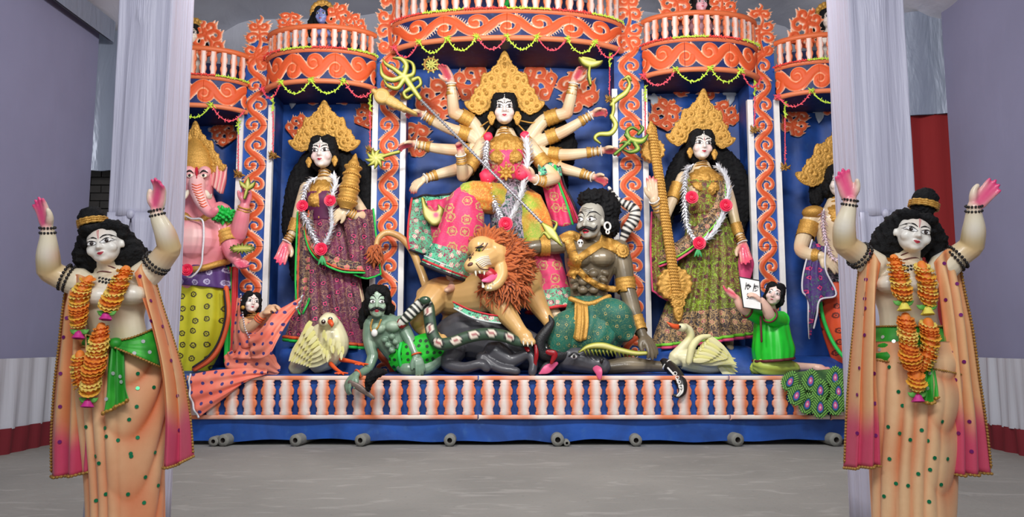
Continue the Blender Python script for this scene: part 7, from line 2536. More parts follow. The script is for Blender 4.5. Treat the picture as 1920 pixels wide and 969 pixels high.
def elephant_god():
    D = 9.2
    PK = np.array(lin(240, 150, 160)); PW = np.array(lin(246, 214, 206)); PD_ = np.array(lin(222, 70, 110))
    B = Body(D)
    rt = root('elephant_headed_statue', P(372, 695, D), 'pink elephant-headed idol in a yellow printed dhoti beside the left pillar', 'statue')
    B.limb([(372, 380, 0, 34), (368, 420, -.02, 58), (366, 455, -.06, 62), (368, 490, -.02, 54), (372, 530, 0, 50)], 18, .75)
    B.ell(363, 448, -.22, (44, 30, 40))
    B.limb([(370, 370, -.04, 28), (370, 348, -.06, 30)], 16)
    B.ell(369, 336, -.1, (30, 28, 32)); B.ell(369, 318, -.1, (27, 24, 18))
    for d in (-1, 1): B.ell(369 + d * 15, 322, -.26, (12, 9, 11))
    B.limb([(369, 342, -.3, 15), (371, 362, -.4, 13), (378, 380, -.44, 11), (388, 394, -.46, 9.5), (396, 400, -.48, 8), (404, 394, -.5, 6.5)], 14)
    for d in (-1, 1):      # arms on both sides
        B.limb([(370 + d * 44, 396, 0, 19), (370 + d * 62, 420, -.04, 18), (370 + d * 74, 444, -.08, 15), (370 + d * 82, 412, -.14, 15), (370 + d * 89, 384, -.18, 9)], 14)
        B.limb([(370 + d * 46, 420, -.06, 19), (370 + d * 60, 455, -.10, 18), (370 + d * 66, 476, -.16, 14), (370 + d * 74, 488, -.24, 10)], 14)
    h1 = B.hand((460, 382, -.19), (.2, -.15, 1), (-.2, -1, 0), 40, -1, (.5, .6, .7, .8), .6, fat=1.15)
    h2 = B.hand((443, 488, -.24), (.5, -.3, -.5), (.2, -.6, .9), 36, -1, (.4, .4, .4, .4), .3, fat=1.2)
    B.paint_hand(h1, PD_, .7); B.paint_hand(h2, PD_, .8)
    for px, py, d, r, c, s_ in ((369, 330, -.3, .14, PW, .7), (376, 370, -.5, .13, PW, .85), (369, 345, -.35, .12, PW, .6), (358, 440, -.4, .16, PW, .7), (446, 440, -.1, .1, PD_, .8), (452, 410, -.2, .08, PD_, .4), (430, 470, -.15, .1, PD_, .5), (400, 398, -.55, .06, PD_, .5)):
        B.blush(B.p(px, py, d), r, c, s_)
    bo = B.build('body', rt, PK, .0095)
    bv = bvh_of(bo)
    for d in (-1, 1):
        g = G(); S = [[P(369 + d * x, y, D + z) for x, y, z in r_] for r_ in ([(26, 316, -.08), (34, 310, -.12), (44, 304, -.1), (56, 312, -.04)], [(27, 332, -.09), (36, 332, -.15), (46, 328, -.12), (55, 334, -.06)], [(27, 348, -.09), (34, 354, -.14), (42, 362, -.1), (48, 362, -.06)])]
        g.sheet(S, 6, 6, .03, lambda U, V: .012 * np.sin(U * 22 + V * 6), c=lambda U, V: lerp3(lin(244, 200, 190), np.array(lin(224, 90, 110)), .5 + .5 * np.sin(U * 24 + V * 4))); obj('ear', g, 'cloth_paint', rt)
        g = G(); g.tube([tuple(P(369 + d * 17, 360, D - .34)), tuple(P(369 + d * 24, 370, D - .42)), tuple(P(369 + d * 28, 364, D - .48))], [R(4.5, D), R(4, D), R(1, D)], 10, 4); obj('tusk', g, 'tooth_white', rt)
        def on(px, py, l=.0):
            h = bv.ray_cast(P(px, py, 8.0), (P(px, py, 9) - P(px, py, 8)).normalized())[0]
            return (h if h is not None else P(px, py, D - .3)) + Vector((0, -l, 0))
        c_ = on(369 + d * 13, 329)
        g = G(); g.ell(c_, (R(6, D), .012, R(4, D)), mi=0); g.ell(c_ + Vector((0, -.008, 0)), (R(2.6, D), .01, R(2.8, D)), mi=1); obj('eye', g, ['tooth_white', 'black_paint'], rt)
        g = G(); g.tube([on(369 + d * 6, 325, .004), on(369 + d * 13, 320, .006), on(369 + d * 21, 324, .004)], [.004, .012, .004], 8, 3); obj('eyebrow', g, 'black_paint', rt)
    g = G(); g.tube([on(369, 310, .004), on(369, 322, .006), on(369, 334, .004)], [.012, .02, .006], 8, 3); obj('forehead_mark', g, 'red_paint', rt)
    for k in range(9):
        y = 346 + k * 5
        x = 369 + max(0, (y - 355)) * .42
        w = 11 - k * .4
        g = G(); g.tube([on(x - w * .8, y - 1, .002), on(x, y + 2, .005), on(x + w * .8, y - 1, .002)], .006, 6, 3); obj('trunk_line', g, 'border_orange', rt)
    it = crown_items(R(56, D), R(78, D))
    obj('crown', place_g(gold_plate(it), Matrix.Translation(P(366, 306, D - .12)) @ Matrix.Rotation(.1, 4, 'X')), 'gold', rt)
    g = G()
    cuffp = []
    for yy, rr, z in ((318, 31, 0), (308, 33, 0), (296, 30, 0), (284, 26, 0), (270, 18, 0), (254, 8, 0)): cuffp.append((yy, rr))
    g.tube([tuple(P(368, y, D - .1)) for y, r in cuffp], [R(r, D) for y, r in cuffp], 24, 4, flat=.85)
    v = g.verts(); nn = np.sin(v[:, 2] * 110) * .006; g.v = [v + (v - v.mean(0)) * nn[:, None] * 2]; obj('turban', g, 'gold', rt)
    armlet(B, rt, (426, 410, -.02), (440, 430, -.06), 19, 17); armlet(B, rt, (422, 438, -.08), (432, 460, -.12), 19, 17); bangles(B, rt, (455, 402, -.15), (459, 386, -.18), 10.5, 3, True, False)
    g = G(); g.tube([tuple(P(x, y, D - .28)) for x, y in ((346, 404), (358, 414), (372, 416))] + [tuple(P(392, 404, D - .2))], R(7, D), 10, 4); obj('necklace', g, 'gold', rt)
    g = G(); tufts(g, P(420, 404, D - .16), (R(16, D), .1, R(10, D)), 60, .05, .02, lambda d: True, 3, (0, -.1, -.2)); o_ = obj('green_tassel', g, 'border_green', rt); o_['kind'] = 'stuff'
    obj('waist_cloth', robe([(370, 500, 0, 56, .26, 0), (371, 514, 0, 58, .28, 0), (374, 530, 0, 56, .28, 2), (378, 538, 0, 54, .26, 4)], D, 72, 4, lambda a, v: .03 * np.sin(a * 13)), 'cloth_violet', rt)
    g = G(); g.tube([tuple(P(318, 496, D - .1)), tuple(P(345, 505, D - .26)), tuple(P(378, 503, D - .3)), tuple(P(410, 494, D - .2)), tuple(P(428, 490, D))], R(6, D), 10, 5); obj('belt', g, 'gold', rt)
    obj('dhoti', drape([(374, 520, 0, 50), (374, 560, 0, 52), (372, 610, -.02, 52), (366, 650, -.04, 46), (356, 690, -.06, 36)], D, 64, .7, .022, 10, 51), 'dhoti_yellow', rt)
    b = G(); b.tube(cr([tuple(P(x, y, D - z)) for x, y, z in ((424, 540, .1), (428, 590, .14), (416, 640, .2), (396, 672, .28), (366, 692, .32))], 6), R(5, D), 8); obj('dhoti_border', b, 'border_orange', rt)
    b = G(); b.tube(cr([tuple(P(x, y, D - z)) for x, y, z in ((420, 545, .16), (423, 590, .2), (411, 636, .26), (391, 667, .34), (362, 688, .38))], 6), R(1.8, D), 8); obj('dhoti_border', b, 'border_dark', rt)
    for (x0, x1, m) in ((420, 434, 'border_green'), (430, 446, 'border_red')):
        g = G(); g.sheet([[P(x, y, D + .02) for x in (x0, (x0 + x1) / 2, x1)] for y in (500, 560, 620, 680)], 5, 5, .012, lambda U, V: .015 * np.sin(U * 9 + V * 4)); obj('hanging_end', g, m, rt)
    tinsel = G()
    for k in range(7):
        a = k / 7 * 2 * PI
        tinsel.add([(math.cos(a) * .12, math.sin(a) * .12, 0), (math.cos(a + .3) * .12, math.sin(a + .3) * .12, 0), (math.cos(a + .1) * 1.0, math.sin(a + .1) * 1.0, .5)], [(0, 1, 2)])
    tm = mesh('floret', tinsel, 'silver_bead', False)
    garland(D, [(346, 404, -.3), (360, 410, -.38), (379, 412, -.44), (382, 440, -.46), (380, 470, -.46), (376, 500, -.44), (356, 520, -.42), (340, 505, -.4)], 'silver tinsel garland with a red rose on the elephant-headed idol', [(351, 506, -.48, 11)], None, 8, 5, fl=tm)
    cutout('lotus_bud', D - .3, [([(459, 372), (462, 360), (464, 350)], [3, 4, 3]), ([(464, 354), (454, 346), (448, 338)], [4, 5, 1]), ([(464, 354), (464, 344), (465, 332)], [4, 6, 1]), ([(464, 354), (472, 348), (478, 340)], [4, 5, 1])], 'yellow lotus bud in the upper hand of the elephant-headed idol', 'flower')
    cutout('spiked_ball', D - .36, [([(440, 467), (468, 466)], [5, 5])] + [([(454, 466), (454 + 24 * math.cos(a), 466 + 10 * math.sin(a))], [4, 1]) for a in np.arange(16) * PI / 8], 'gold spiked flower over the lower hand of the elephant-headed idol', 'flower')


elephant_god()


def right_god():
    D = 9.2
    B = Body(D)
    rt = root('god_statue', P(1580, 690, D), 'pale god in an orange dhoti half hidden by the right pillar', 'statue')
    HM = B.head('soft', 1574, 341, -.08, 62, yaw=-.2, roll=.06)
    B.limb([(1573, 366, 0, 12), (1572, 384, .02, 16)])
    B.limb([(1574, 392, .02, 30), (1574, 412, 0, 50), (1574, 445, 0, 44), (1574, 480, 0, 36), (1576, 520, .02, 40), (1576, 560, .02, 42)], 16, .65)
    B.limb([(1526, 402, 0, 17), (1512, 432, 0, 15), (1502, 466, -.06, 13), (1520, 478, -.2, 12), (1540, 480, -.28, 9)], 14)
    B.limb([(1622, 402, 0, 17), (1634, 432, 0, 15), (1640, 470, -.04, 13), (1644, 500, -.08, 10)], 14)
    h1 = B.hand((1540, 480, -.28), (.75, -.2, -.65), (-.3, 1, -.2), 42, -1, (.2, .2, .22, .25), .3, fat=1.1)
    B.hand((1644, 500, -.08), (0, -.2, -1), (0, -1, 0), 40, 1)
    B.blush(B.p(1512, 420, -.1), .08, YELLOW_SPRAY, .5); B.blush(B.p(1502, 470, -.1), .08, ORANGE_SPRAY, .4)
    bo = B.build('body', rt, SKIN, face=WHITEFACE); bv = bvh_of(bo)
    face(rt, HEADS['soft'], HM, DEITY_EYE, DEITY_BROW, dict(w=.07), None)
    g = G(); hairline(HM, g)
    for a in ([(1550, 330, .1, 14), (1536, 350, .14, 18), (1530, 376, .14, 12)], [(1600, 330, .1, 14), (1614, 350, .14, 18), (1620, 376, .14, 12)]): g.tube([tuple(P(x, y, D + d)) for x, y, d, r in a], [R(r, D) for *_, r in a], 12, 4)
    wool('hair', g, rt, .013, .012, 70, 61)
    obj('crown', place_g(gold_plate(crown_items(R(82, D), R(92, D))), Matrix.Translation(P(1576, 322, D)) @ Matrix.Rotation(.1, 4, 'X')), 'gold', rt)
    g = G()
    for yy, rr in ((366, 13), (373, 14), (381, 17)): g.ring(P(1573, yy, D), (0, .3, 1), R(rr, D), .01, 18, 6)
    obj('choker', g, 'gold', rt)
    obj('necklace', hug(gold_plate(necklace_items(R(34, D), R(70, D))), Matrix.Translation(P(1576, 380, D)), bv, .012), 'gold', rt)
    g = G(); g.ell(P(1525, 398, D - .04), (R(21, D), .13, R(13, D))); obj('epaulet', g, 'gold', rt)
    armlet(B, rt, (1518, 418, 0), (1509, 446, -.02), 16.5, 15.5); armlet(B, rt, (1526, 479, -.22), (1540, 480, -.28), 12.5, 10.5, 'bracelet')
    obj('dhoti', drape([(1576, 520, 0, 40), (1580, 560, -.02, 46), (1590, 610, -.04, 48), (1600, 660, -.06, 42), (1604, 688, -.06, 36)], D, 64, .7, .02, 10, 62), 'dhoti_orange', rt)
    b = G(); b.tube(cr([tuple(P(x, y, D - z)) for x, y, z in ((1536, 546, .08), (1542, 590, .14), (1556, 630, .2), (1574, 660, .28), (1594, 680, .34))], 6), R(3.5, D), 8); obj('dhoti_border', b, 'border_green', rt)
    obj('waist_sash', robe([(1575, 500, 0, 38, .2, 0), (1576, 516, 0, 43, .23, 0), (1576, 530, 0, 42, .23, 0)], D, 64, 4, lambda a, v: .04 * np.sin(a * 12)), 'sari_silk_dark', rt)
    g = G(); g.sheet([[P(x, y, D + d) for x, y, d in r_] for r_ in ([(1522, 450, -.2), (1532, 456, -.26), (1546, 462, -.3)], [(1506, 510, -.2), (1524, 512, -.28), (1546, 505, -.32)], [(1504, 545, -.2), (1526, 552, -.28), (1566, 552, -.3)], [(1514, 560, -.2), (1524, 590, -.28), (1536, 562, -.3)], [(1515, 600, -.2), (1520, 612, -.27), (1530, 590, -.28)], [(1517, 634, -.2), (1519, 632, -.25), (1524, 615, -.26)])], 7, 6, .012, lambda U, V: .02 * np.sin(U * 17)); obj('scarf', g, 'scarf_purple', rt)
    for j in (0, -1):
        b = G(); b.tube(g.last[:, j] + np.array((0, -.01, 0)), .011, 6); obj('scarf_fringe', b, 'border_white', rt)
    pg = G(); pg.join(floret_mesh()); pm = mesh('floret', pg, plain('pale_pink', lin(232, 206, 216), .5), False)
    garland(D, [(1545, 392, -.16), (1543, 410, -.22), (1546, 440, -.26), (1554, 470, -.3), (1566, 486, -.32), (1590, 470, -.3), (1606, 420, -.22)], 'pale pink flower garland on the god beside the right pillar', (), None, 9, 5.5, fl=pm)


right_god()


# ================================================================ peacock tail hanging over the stage edge
def eye_feather(name):
    w, h = .5, .62
    def sdf(X, Z):
        a = np.arctan2(X, Z)
        r = np.hypot(X / w, Z / h)
        return (1 + .09 * np.cos(a * 24) - r - .22 * np.clip(Z, 0, 1) * np.abs(X) * 4) * .5
    def col(X, Z, s):
        r = np.hypot(X / w, (Z) / h)
        r2 = np.hypot(X / (.15 - .10 * np.clip(Z + .1, -.2, .5)), (Z + .04) / .25)
        a = np.arctan2(X, Z)
        c = lerp3(lin(14, 52, 28), np.array(lin(128, 192, 84)), .55 + .8 * np.cos((np.abs(X) * .9 - Z * .8) * 44))
        m = np.clip((1.6 - r2) * 4, 0, 1)[..., None]; c = c + (np.array(lin(30, 70, 40)) - c) * m
        m = np.clip((1.25 - r2) * 6, 0, 1)[..., None]; c = c + (np.array(lin(52, 104, 168)) - c) * m
        m = np.clip((.85 - r2) * 6, 0, 1)[..., None]; c = c + (np.array(lin(226, 90, 150)) - c) * m
        m = np.clip((.4 - r2) * 8, 0, 1)[..., None]; c = c + (np.array(lin(240, 200, 210)) - c) * m
        return c
    return mesh(name, relief(sdf, (-.6, -.75), (.6, .75), .025, lambda X, Z, s: .05 * np.sqrt(np.clip(s, 0, 1)) + .012 * np.cos(np.arctan2(X, Z) * 26) * (s > .05), col, .04), 'paint')


EYF = eye_feather('eye_feather')
pt_ = root('peacock_tail', P(1530, 742, 8.3), 'green peacock tail with pink eye feathers draped over the stage edge', 'tail')
g = G()
g.sheet([[P(x, y, D_) for x, y, D_ in r_] for r_ in ([(1476, 699, 8.36), (1530, 694, 8.4), (1592, 690, 8.4), (1640, 690, 8.4)], [(1478, 716, 8.31), (1530, 716, 8.3), (1592, 716, 8.3), (1640, 716, 8.3)], [(1486, 742, 8.3), (1530, 748, 8.29), (1592, 756, 8.29), (1640, 756, 8.29)], [(1506, 756, 8.3), (1540, 768, 8.29), (1592, 772, 8.29), (1640, 772, 8.29)])], 6, 6, .02, lambda U, V: .006 * np.sin(U * 60), c=lambda U, V: lerp3(lin(40, 80, 40), np.array(lin(96, 140, 70)), .5 + .5 * np.sin(U * 90 + V * 9)))
obj('tail_web', g, 'paint', pt_)
for i, (px, py, rot, sc) in enumerate([(1482, 714, .5, 30), (1520, 712, .2, 31), (1566, 706, .1, 30), (1604, 706, 0, 30), (1636, 710, 0, 30), (1494, 740, .4, 30), (1538, 730, .1, 31), (1572, 732, 0, 30), (1608, 734, -.1, 30), (1514, 756, .3, 30), (1538, 762, .1, 31), (1566, 758, 0, 30), (1594, 756, -.1, 30), (1626, 746, -.1, 30)]):
    inst('eye_feather', EYF, Matrix.Translation(P(px, py, 8.255 - .012 * (i % 3) - .014 * (i // 5))) @ Matrix.Rotation(rot, 4, 'Y') @ Matrix.Diagonal((R(sc, 8.3) * 1.06, R(sc, 8.3) * .8, R(sc, 8.3) * 1.08, 1)), pt_)


# ================================================================ small heads above the balconies
def bust(px, py, h, D, skin, label, crown=True, yaw=0.0, green=False):
    B = Body(D)
    rt = root('bust_statue', P(px, py + h * .9, D), label, 'statue')
    HM = B.head('soft', px, py, -.02, h, yaw=yaw)
    B.limb([(px, py + h * .4, 0, h * .16), (px, py + h * .75, .02, h * .18)]); B.limb([(px, py + h * .72, .03, h * .3), (px, py + h * .95, .03, h * .62), (px, py + h * 1.5, .03, h * .55)], 16, .6)
    B.build('body', rt, np.array(skin), .009)
    face(rt, HEADS['soft'], HM, DEITY_EYE, DEITY_BROW, dict(w=.07), ([(0, .19), (0, .1)], .03, 'red_paint'))
    g = G(); hairline(HM, g)
    for d in (-1, 1): g.tube([tuple(P(px + d * h * .4, py, D + .06)), tuple(P(px + d * h * .55, py + h * .5, D + .1)), tuple(P(px + d * h * .6, py + h, D + .1))], [R(h * .2, D), R(h * .24, D), R(h * .14, D)], 12, 4)
    wool('hair', g, rt, .012, .007, 70, int(px))
    if crown:
        it = [('disc', 0, 0, R(h * .62, D), R(h * .66, D), 0), ('disc', 0, R(h * .1, D), R(h * .5, D), R(h * .52, D), 0)] + [('disc', R(h * .56, D) * math.sin(a), R(h * .58, D) * math.cos(a), R(h * .13, D), R(h * .13, D), 0) for a in np.linspace(-1.8, 1.8, 11)]
        obj('halo_crown', place_g(gold_plate(it), Matrix.Translation(P(px, py - h * .2, D + .06))), 'gold', rt)
    if green:
        g = G(); g.tube([tuple(P(px - h * .4, py + h * .6, D - .1)), tuple(P(px, py + h * 1.25, D - .2)), tuple(P(px + h * .4, py + h * .6, D - .1))], R(5, D), 10, 5); obj('green_garland', g, 'border_green', rt)


bust(604, 30, 36, 9.3, lin(128, 140, 196), 'blue-faced small head with a gold halo above the left balcony')
bust(360, 66, 40, 9.3, lin(226, 214, 196), 'pale small head with gold halo beside the left pillar top', yaw=.2)
bust(1554, 36, 40, 9.3, lin(226, 216, 206), 'pale small head with gold halo beside the right pillar top', yaw=-.2)
bust(1314, 8, 36, 9.25, lin(228, 170, 180), 'pink-faced middle head above the balcony of the goddess with the instrument', False)
bust(1288, 10, 32, 9.36, lin(224, 176, 180), 'pink side head turned left above the right balcony', False, -.8)
bust(1342, 8, 32, 9.36, lin(224, 176, 180), 'pink side head turned right above the right balcony', False, .8)
bust(946, -20, 26, 9.3, lin(150, 96, 80), 'brown bust with green garland above the central balcony', False, 0, True)

# ================================================================ paper garlands
plain('paper_pink', lin(240, 84, 100), .6, 0, .2, 60)
plain('paper_lime', lin(196, 226, 70), .6, 0, .2, 60)
plain('paper_red', lin(236, 70, 60), .6, 0, .2, 60)
plain('string_white', lin(226, 214, 210), .7)


def paper(parent, pts, mat, size=.026, step=.03, seed=1):
    """strip of folded paper petals along a string"""
    q = np.array([tuple(p) for p in pts])
    seg = np.concatenate([[0], np.cumsum(np.linalg.norm(np.diff(q, axis=0), axis=1))])
    rs = random.Random(seed)
    g = G()
    g.tube(q, .006, 5)
    n = max(2, int(seg[-1] / step))
    for i in range(n):
        s_ = seg[-1] * (i + .5) / n
        p = Vector([np.interp(s_, seg, q[:, k]) for k in range(3)])
        for sd in (-1, 1):
            d = Vector((rs.uniform(-1, 1), rs.uniform(-.9, .1), sd * rs.uniform(.3, 1))).normalized() * size * rs.uniform(.7, 1.3)
            e = d.cross(Vector((0, 1, .3))).normalized() * size * .35
            g.add([p - e, p + e, p + d + e * .3, p + d - e * .3], [(0, 1, 2, 3)])
    o = obj('paper_petals', g, mat, parent, False)
    o['kind'] = 'stuff'


def sag(a, b, drop, n=14):
    return [a.lerp(b, t) + Vector((0, 0, -drop * 4 * t * (1 - t))) for t in np.linspace(0, 1, n)]


NAMES = ['over the elephant-headed idol', 'over the goddess carrying the bundle', 'over the ten-armed goddess', 'over the goddess with the instrument', 'over the god at the far right']
for k, (Lt, at, z0, z1, z2) in enumerate(BAL_AT):
    def pt(u, z, o=.07):
        X, Y, tx, ty = (float(v) for v in at(np.clip(u, .001, Lt - .001)))
        return Vector((X + ty * o, Y - tx * o, z))
    o = root('paper_garland', pt(Lt / 2, z0, .07), 'drooping pink and lime paper garland under the balcony ' + NAMES[k], 'garland', 'festoons under the balconies')
    n = {2: 8}.get(k, 4)
    for i in range(n):
        m = (['paper_pink', 'paper_lime', 'paper_lime', 'paper_pink', 'paper_lime', 'paper_pink', 'paper_lime', 'paper_pink'] if k == 2 else ['paper_pink', 'paper_lime', 'paper_lime', 'paper_pink'])[i % 8 if k == 2 else i]
        u0, u1 = Lt * (.04 + .92 * i / n), Lt * (.04 + .92 * (i + 1) / n)
        paper(o, sag(pt(u0, z0 + .01), pt(u1, z0 + .01), .16), m, .026, .034, k * 10 + i)
        g = G(); tufts(g, pt(u0, z0 + .01), (.012, .012, .012), 12, .04, .007, lambda d: True, i, (0, -.1, -.4)); q_ = obj('paper_tuft', g, 'paper_lime' if i % 2 else m, o); q_['kind'] = 'stuff'
    o = root('paper_garland', pt(Lt / 2, z1 + .02, .06), 'straight red and lime paper garland on the sill ' + NAMES[k], 'garland', 'paper garlands along the balcony sills')
    for i in range(4 if k != 2 else 6):
        nn = 4 if k != 2 else 6
        paper(o, [pt(Lt * (i + t) / nn, z1 + .02, .06) for t in np.linspace(0, 1, 8)], 'paper_red' if i % 2 == 0 else 'paper_lime', .024, .026, 70 + k * 10 + i)
for px, y0, y1, D, lab in ((447, 222, 325, 9.2, 'left of the far left pilaster'), (512, 178, 290, 9.2, 'on the left edge of the bundle goddess niche'), (694, 178, 280, 9.2, 'on the right edge of the bundle goddess niche'),
                           (1143, 95, 185, 9.2, 'on the right edge of the central niche'), (758, 110, 180, 9.2, 'on the left edge of the central niche'), (1210, 160, 265, 9.2, 'on the left edge of the instrument goddess niche'), (1415, 150, 242, 9.2, 'on the right edge of the instrument goddess niche'), (1472, 190, 312, 9.2, 'on the left edge of the far right niche')):
    o = root('hanging_paper_string', P(px, y0, D), 'pink paper string with lime top hanging ' + lab, 'garland')
    paper(o, [P(px, y0, D), P(px, y0 + 30, D)], 'paper_lime', .034, .03, int(px))
    paper(o, [P(px, y, D) for y in np.linspace(y0 + 30, y1, 8)], 'paper_pink', .022, .03, int(px) + 1)
    g = G(); tufts(g, P(px, y1 + 2, D), (.02, .02, .01), 14, .05, .012, lambda d: True, 3, (0, -.1, .1)); q_ = obj('paper_tuft', g, 'gold_trim', o); q_['kind'] = 'stuff'
# silvery leaf shapes stuck on the back cloth
for px, py, lab in ((402, 250, 'behind the elephant-headed idol'), (547, 188, 'left of the bundle goddess crown'), (1226, 190, 'above the stringed instrument'), (1368, 182, 'right of the instrument goddess crown'), (1535, 215, 'above the god at the far right')):
    cutout('silver_leaf', ND - .04, [([(px, py - 12), (px + 2, py), (px, py + 16)], [5, 10, 1]), ([(px - 9, py - 8), (px + 9, py - 6)], [5, 5])], 'silver leaf decoration on the blue cloth ' + lab, 'ornament', lambda X, Z, s: np.tile(np.array(lin(176, 184, 196)), X.shape + (1,)), .01, 'silver leaves in the niches', bulge=.01)


# ================================================================ the two dancing figures in front
t = NT('shawl_cloth', .62, sheen=.15)
a_ = t.node('ShaderNodeVertexColor', layer_name='Col').outputs[0]
t.color(t.mix(t.math('MULTIPLY', t.noise(t.coord(), 30, 4), .3), a_, lin(214, 170, 130), 'MULTIPLY')).bump(t.noise(t.coord(), 260, 3), .12, .003)
t = NT('sash_green', .5, sheen=.15)
v = t.coord()
t.color(t.mix(t.step(t.noise(t.scale(v, (5, 5, 1.5)), 3, 3), .35, .7), lin(24, 140, 24), lin(70, 190, 60)))
plain('marigold_paper', lin(255, 176, 60), .6, 0, .22, 60)
plain('marigold_deep', lin(252, 136, 48), .6, 0, .22, 60)
plain('marigold_pale', lin(255, 206, 104), .6, 0, .18, 60)
plain('magenta_petal', lin(206, 44, 140), .55, 0, .3, 50)
plain('lemon_petal', lin(240, 222, 90), .55, 0, .15, 50)
plain('leaf_dark', lin(24, 70, 36), .6)
plain('leaf_light', lin(96, 170, 70), .6)
plain('sequin_purple', lin(130, 40, 120), .25, .4)
plain('sequin_green', lin(20, 130, 84), .25, .4)
plain('sequin_silver', lin(214, 218, 216), .25, .4)
SH_O, SH_C, SH_P, SH_T = np.array(lin(224, 128, 72)), np.array(lin(240, 196, 142)), np.array(lin(206, 50, 104)), np.array(lin(188, 130, 78))


def ruffle_mesh(name, mat, seed):
    g = G()
    n = 40
    rows = []
    for r, amp in ((.12, 0), (.5, .05), (.8, .12), (1.0, .2)):
        rows.append([(r * (1 + .05 * math.cos(a * 14)) * math.cos(a), r * (1 + .05 * math.cos(a * 14)) * math.sin(a), amp * math.cos(a * 14 + seed) + .12 * r) for a in np.linspace(0, 2 * PI, n + 1)])
    g.grid(rows)
    return mesh(name, g, mat)


for k_ in ('marigold_paper', 'marigold_deep', 'marigold_pale'):
    b_ = MATS[k_].node_tree.nodes['Principled BSDF']
    b_.inputs['Subsurface Weight'].default_value = .6
    b_.inputs['Subsurface Radius'].default_value = (.04, .02, .006)
    b_.inputs['Subsurface Scale'].default_value = .6
RUF = [ruffle_mesh('ruffle', m, i) for i, m in enumerate(('marigold_paper', 'marigold_deep', 'marigold_pale'))]


def bell_mesh(name, mats):
    g = G()
    rows = []
    for z, r in ((0, .25), (-.3, .6), (-.8, .75), (-1.2, .95), (-1.3, .8)):
        rows.append([(r * (1 + (.14 * math.cos(a * 5) if z < -1 else .03 * math.cos(a * 5))) * math.cos(a), r * math.sin(a), z) for a in np.linspace(0, 2 * PI, 25)])
    g.grid(rows)
    for k in range(6):
        a = k / 6 * 2 * PI
        g.add([(.15 * math.cos(a - .5), .15 * math.sin(a - .5), .05), (.15 * math.cos(a + .5), .15 * math.sin(a + .5), .05), (.85 * math.cos(a), .85 * math.sin(a), -.45)], [(0, 1, 2)], mi=1)
    return mesh(name, g, mats, False)


BELL = bell_mesh('bell_flower', ['magenta_petal', 'leaf_dark'])
BELLY = bell_mesh('bell_flower', ['lemon_petal', 'leaf_dark'])


def disc_mesh(name, mat):
    g = G(); n = 14
    g.add([(math.cos(a), 0, math.sin(a)) for a in np.arange(n) / n * 2 * PI] + [(math.cos(a), .25, math.sin(a)) for a in np.arange(n) / n * 2 * PI], [tuple(range(n))[::-1]] + [(i, (i + 1) % n, n + (i + 1) % n, n + i) for i in range(n)])
    return mesh(name, g, mat, False)


SEQ = {k: disc_mesh('sequin', 'sequin_' + k) for k in ('purple', 'green', 'silver')}


def sequins(parent, o, pts, kind, D, r=3.4):
    """round sequins pressed on a cloth at pixel places"""
    bv = bvh_of(o)
    for px, py in pts:
        a = Vector((0, 0, CAM_H)); d = (P(px, py, D) - a).normalized()
        h = bv.ray_cast(a, d)
        if h[0] is None: continue
        n = h[1] if h[1].dot(d) < 0 else -h[1]
        M = frame(h[0] + n * .003, (0, 0, 1), Vector((1, 0, 0)) if abs(n.x) > .9 else Vector((0, 0, 1)).cross(n).cross(n) * -1, 1)
        y = -n; x = y.cross(Vector((0, 0, 1))).normalized(); z = x.cross(y)
        M = Matrix((x, y, z)).transposed().to_4x4() @ Matrix.Diagonal((R(r, D),) * 3).to_4x4(); M.translation = h[0] + n * .004
        inst('sequin', SEQ[kind], M, parent)


def zigzag(parent, name, line, r, mat, push=(0, -.004, 0)):
    """braided trim along an edge: a cord and a scalloped bead line"""
    q = cr(line, 3)
    g = G(); g.tube(q + np.array(push), r * .5, 6)
    seg = np.concatenate([[0], np.cumsum(np.linalg.norm(np.diff(q, axis=0), axis=1))])
    for s_ in np.arange(0, seg[-1], r * 1.9):
        g.ell([np.interp(s_, seg, q[:, k]) + push[k] * 1.5 for k in range(3)], (r, r, r * .8), n=6)
    o = obj(name, g, mat, parent); o['kind'] = 'stuff'


def marigold(D, strands, ends, label):
    o = root('marigold_garland', P(*strands[0][0][:2], D - .2), label, 'garland')
    rs = random.Random(len(label))
    for st in strands:
        q = cr([(*P(a, b, D + d), R(r, D)) for a, b, d, r in st], 10)
        g = G(); g.tube(q[:, :3], q[:, 3] * .55, 12); obj('string', g, 'marigold_deep', o)  # thick bright orange core, added to fill the dark between the ruffles
        seg = np.concatenate([[0], np.cumsum(np.linalg.norm(np.diff(q[:, :3], axis=0), axis=1))])
        n = int(seg[-1] / R(5.6, D))
        for i in range(n):
            s_ = seg[-1] * (i + .5) / n
            p = Vector([np.interp(s_, seg, q[:, k]) for k in range(3)])
            e = Vector([np.interp(min(s_ + .01, seg[-1]), seg, q[:, k]) - np.interp(max(s_ - .01, 0), seg, q[:, k]) for k in range(3)])
            r = np.interp(s_, seg, q[:, 3]) * rs.uniform(.88, 1.1)
            e = e.normalized() + Vector((rs.uniform(-.2, .2), rs.uniform(.5, .85), rs.uniform(-.1, .1)))
            M = frame(p, (1, 0, .1), -e, (r, r, r * .55)) @ Matrix.Rotation(rs.uniform(0, 6), 4, 'Z')
            inst('ruffle', RUF[rs.choice((0, 0, 1, 2))], M, o)
    for a, b, d, r, k in ends:
        inst('bell_flower', BELLY if k else BELL, frame(P(a, b, D + d), (1, 0, 0), (0, .15, 1), R(r, D)), o)
        for sd in (-1, 1):
            g = G(); g.tube([P(a, b, D + d), P(a + sd * r * .9, b + 2, D + d - .01), P(a + sd * r * 1.6, b - 2, D + d)], [.004, .012, .002], 8, 4, flat=.3); obj('leaf', g, 'leaf_light', o)


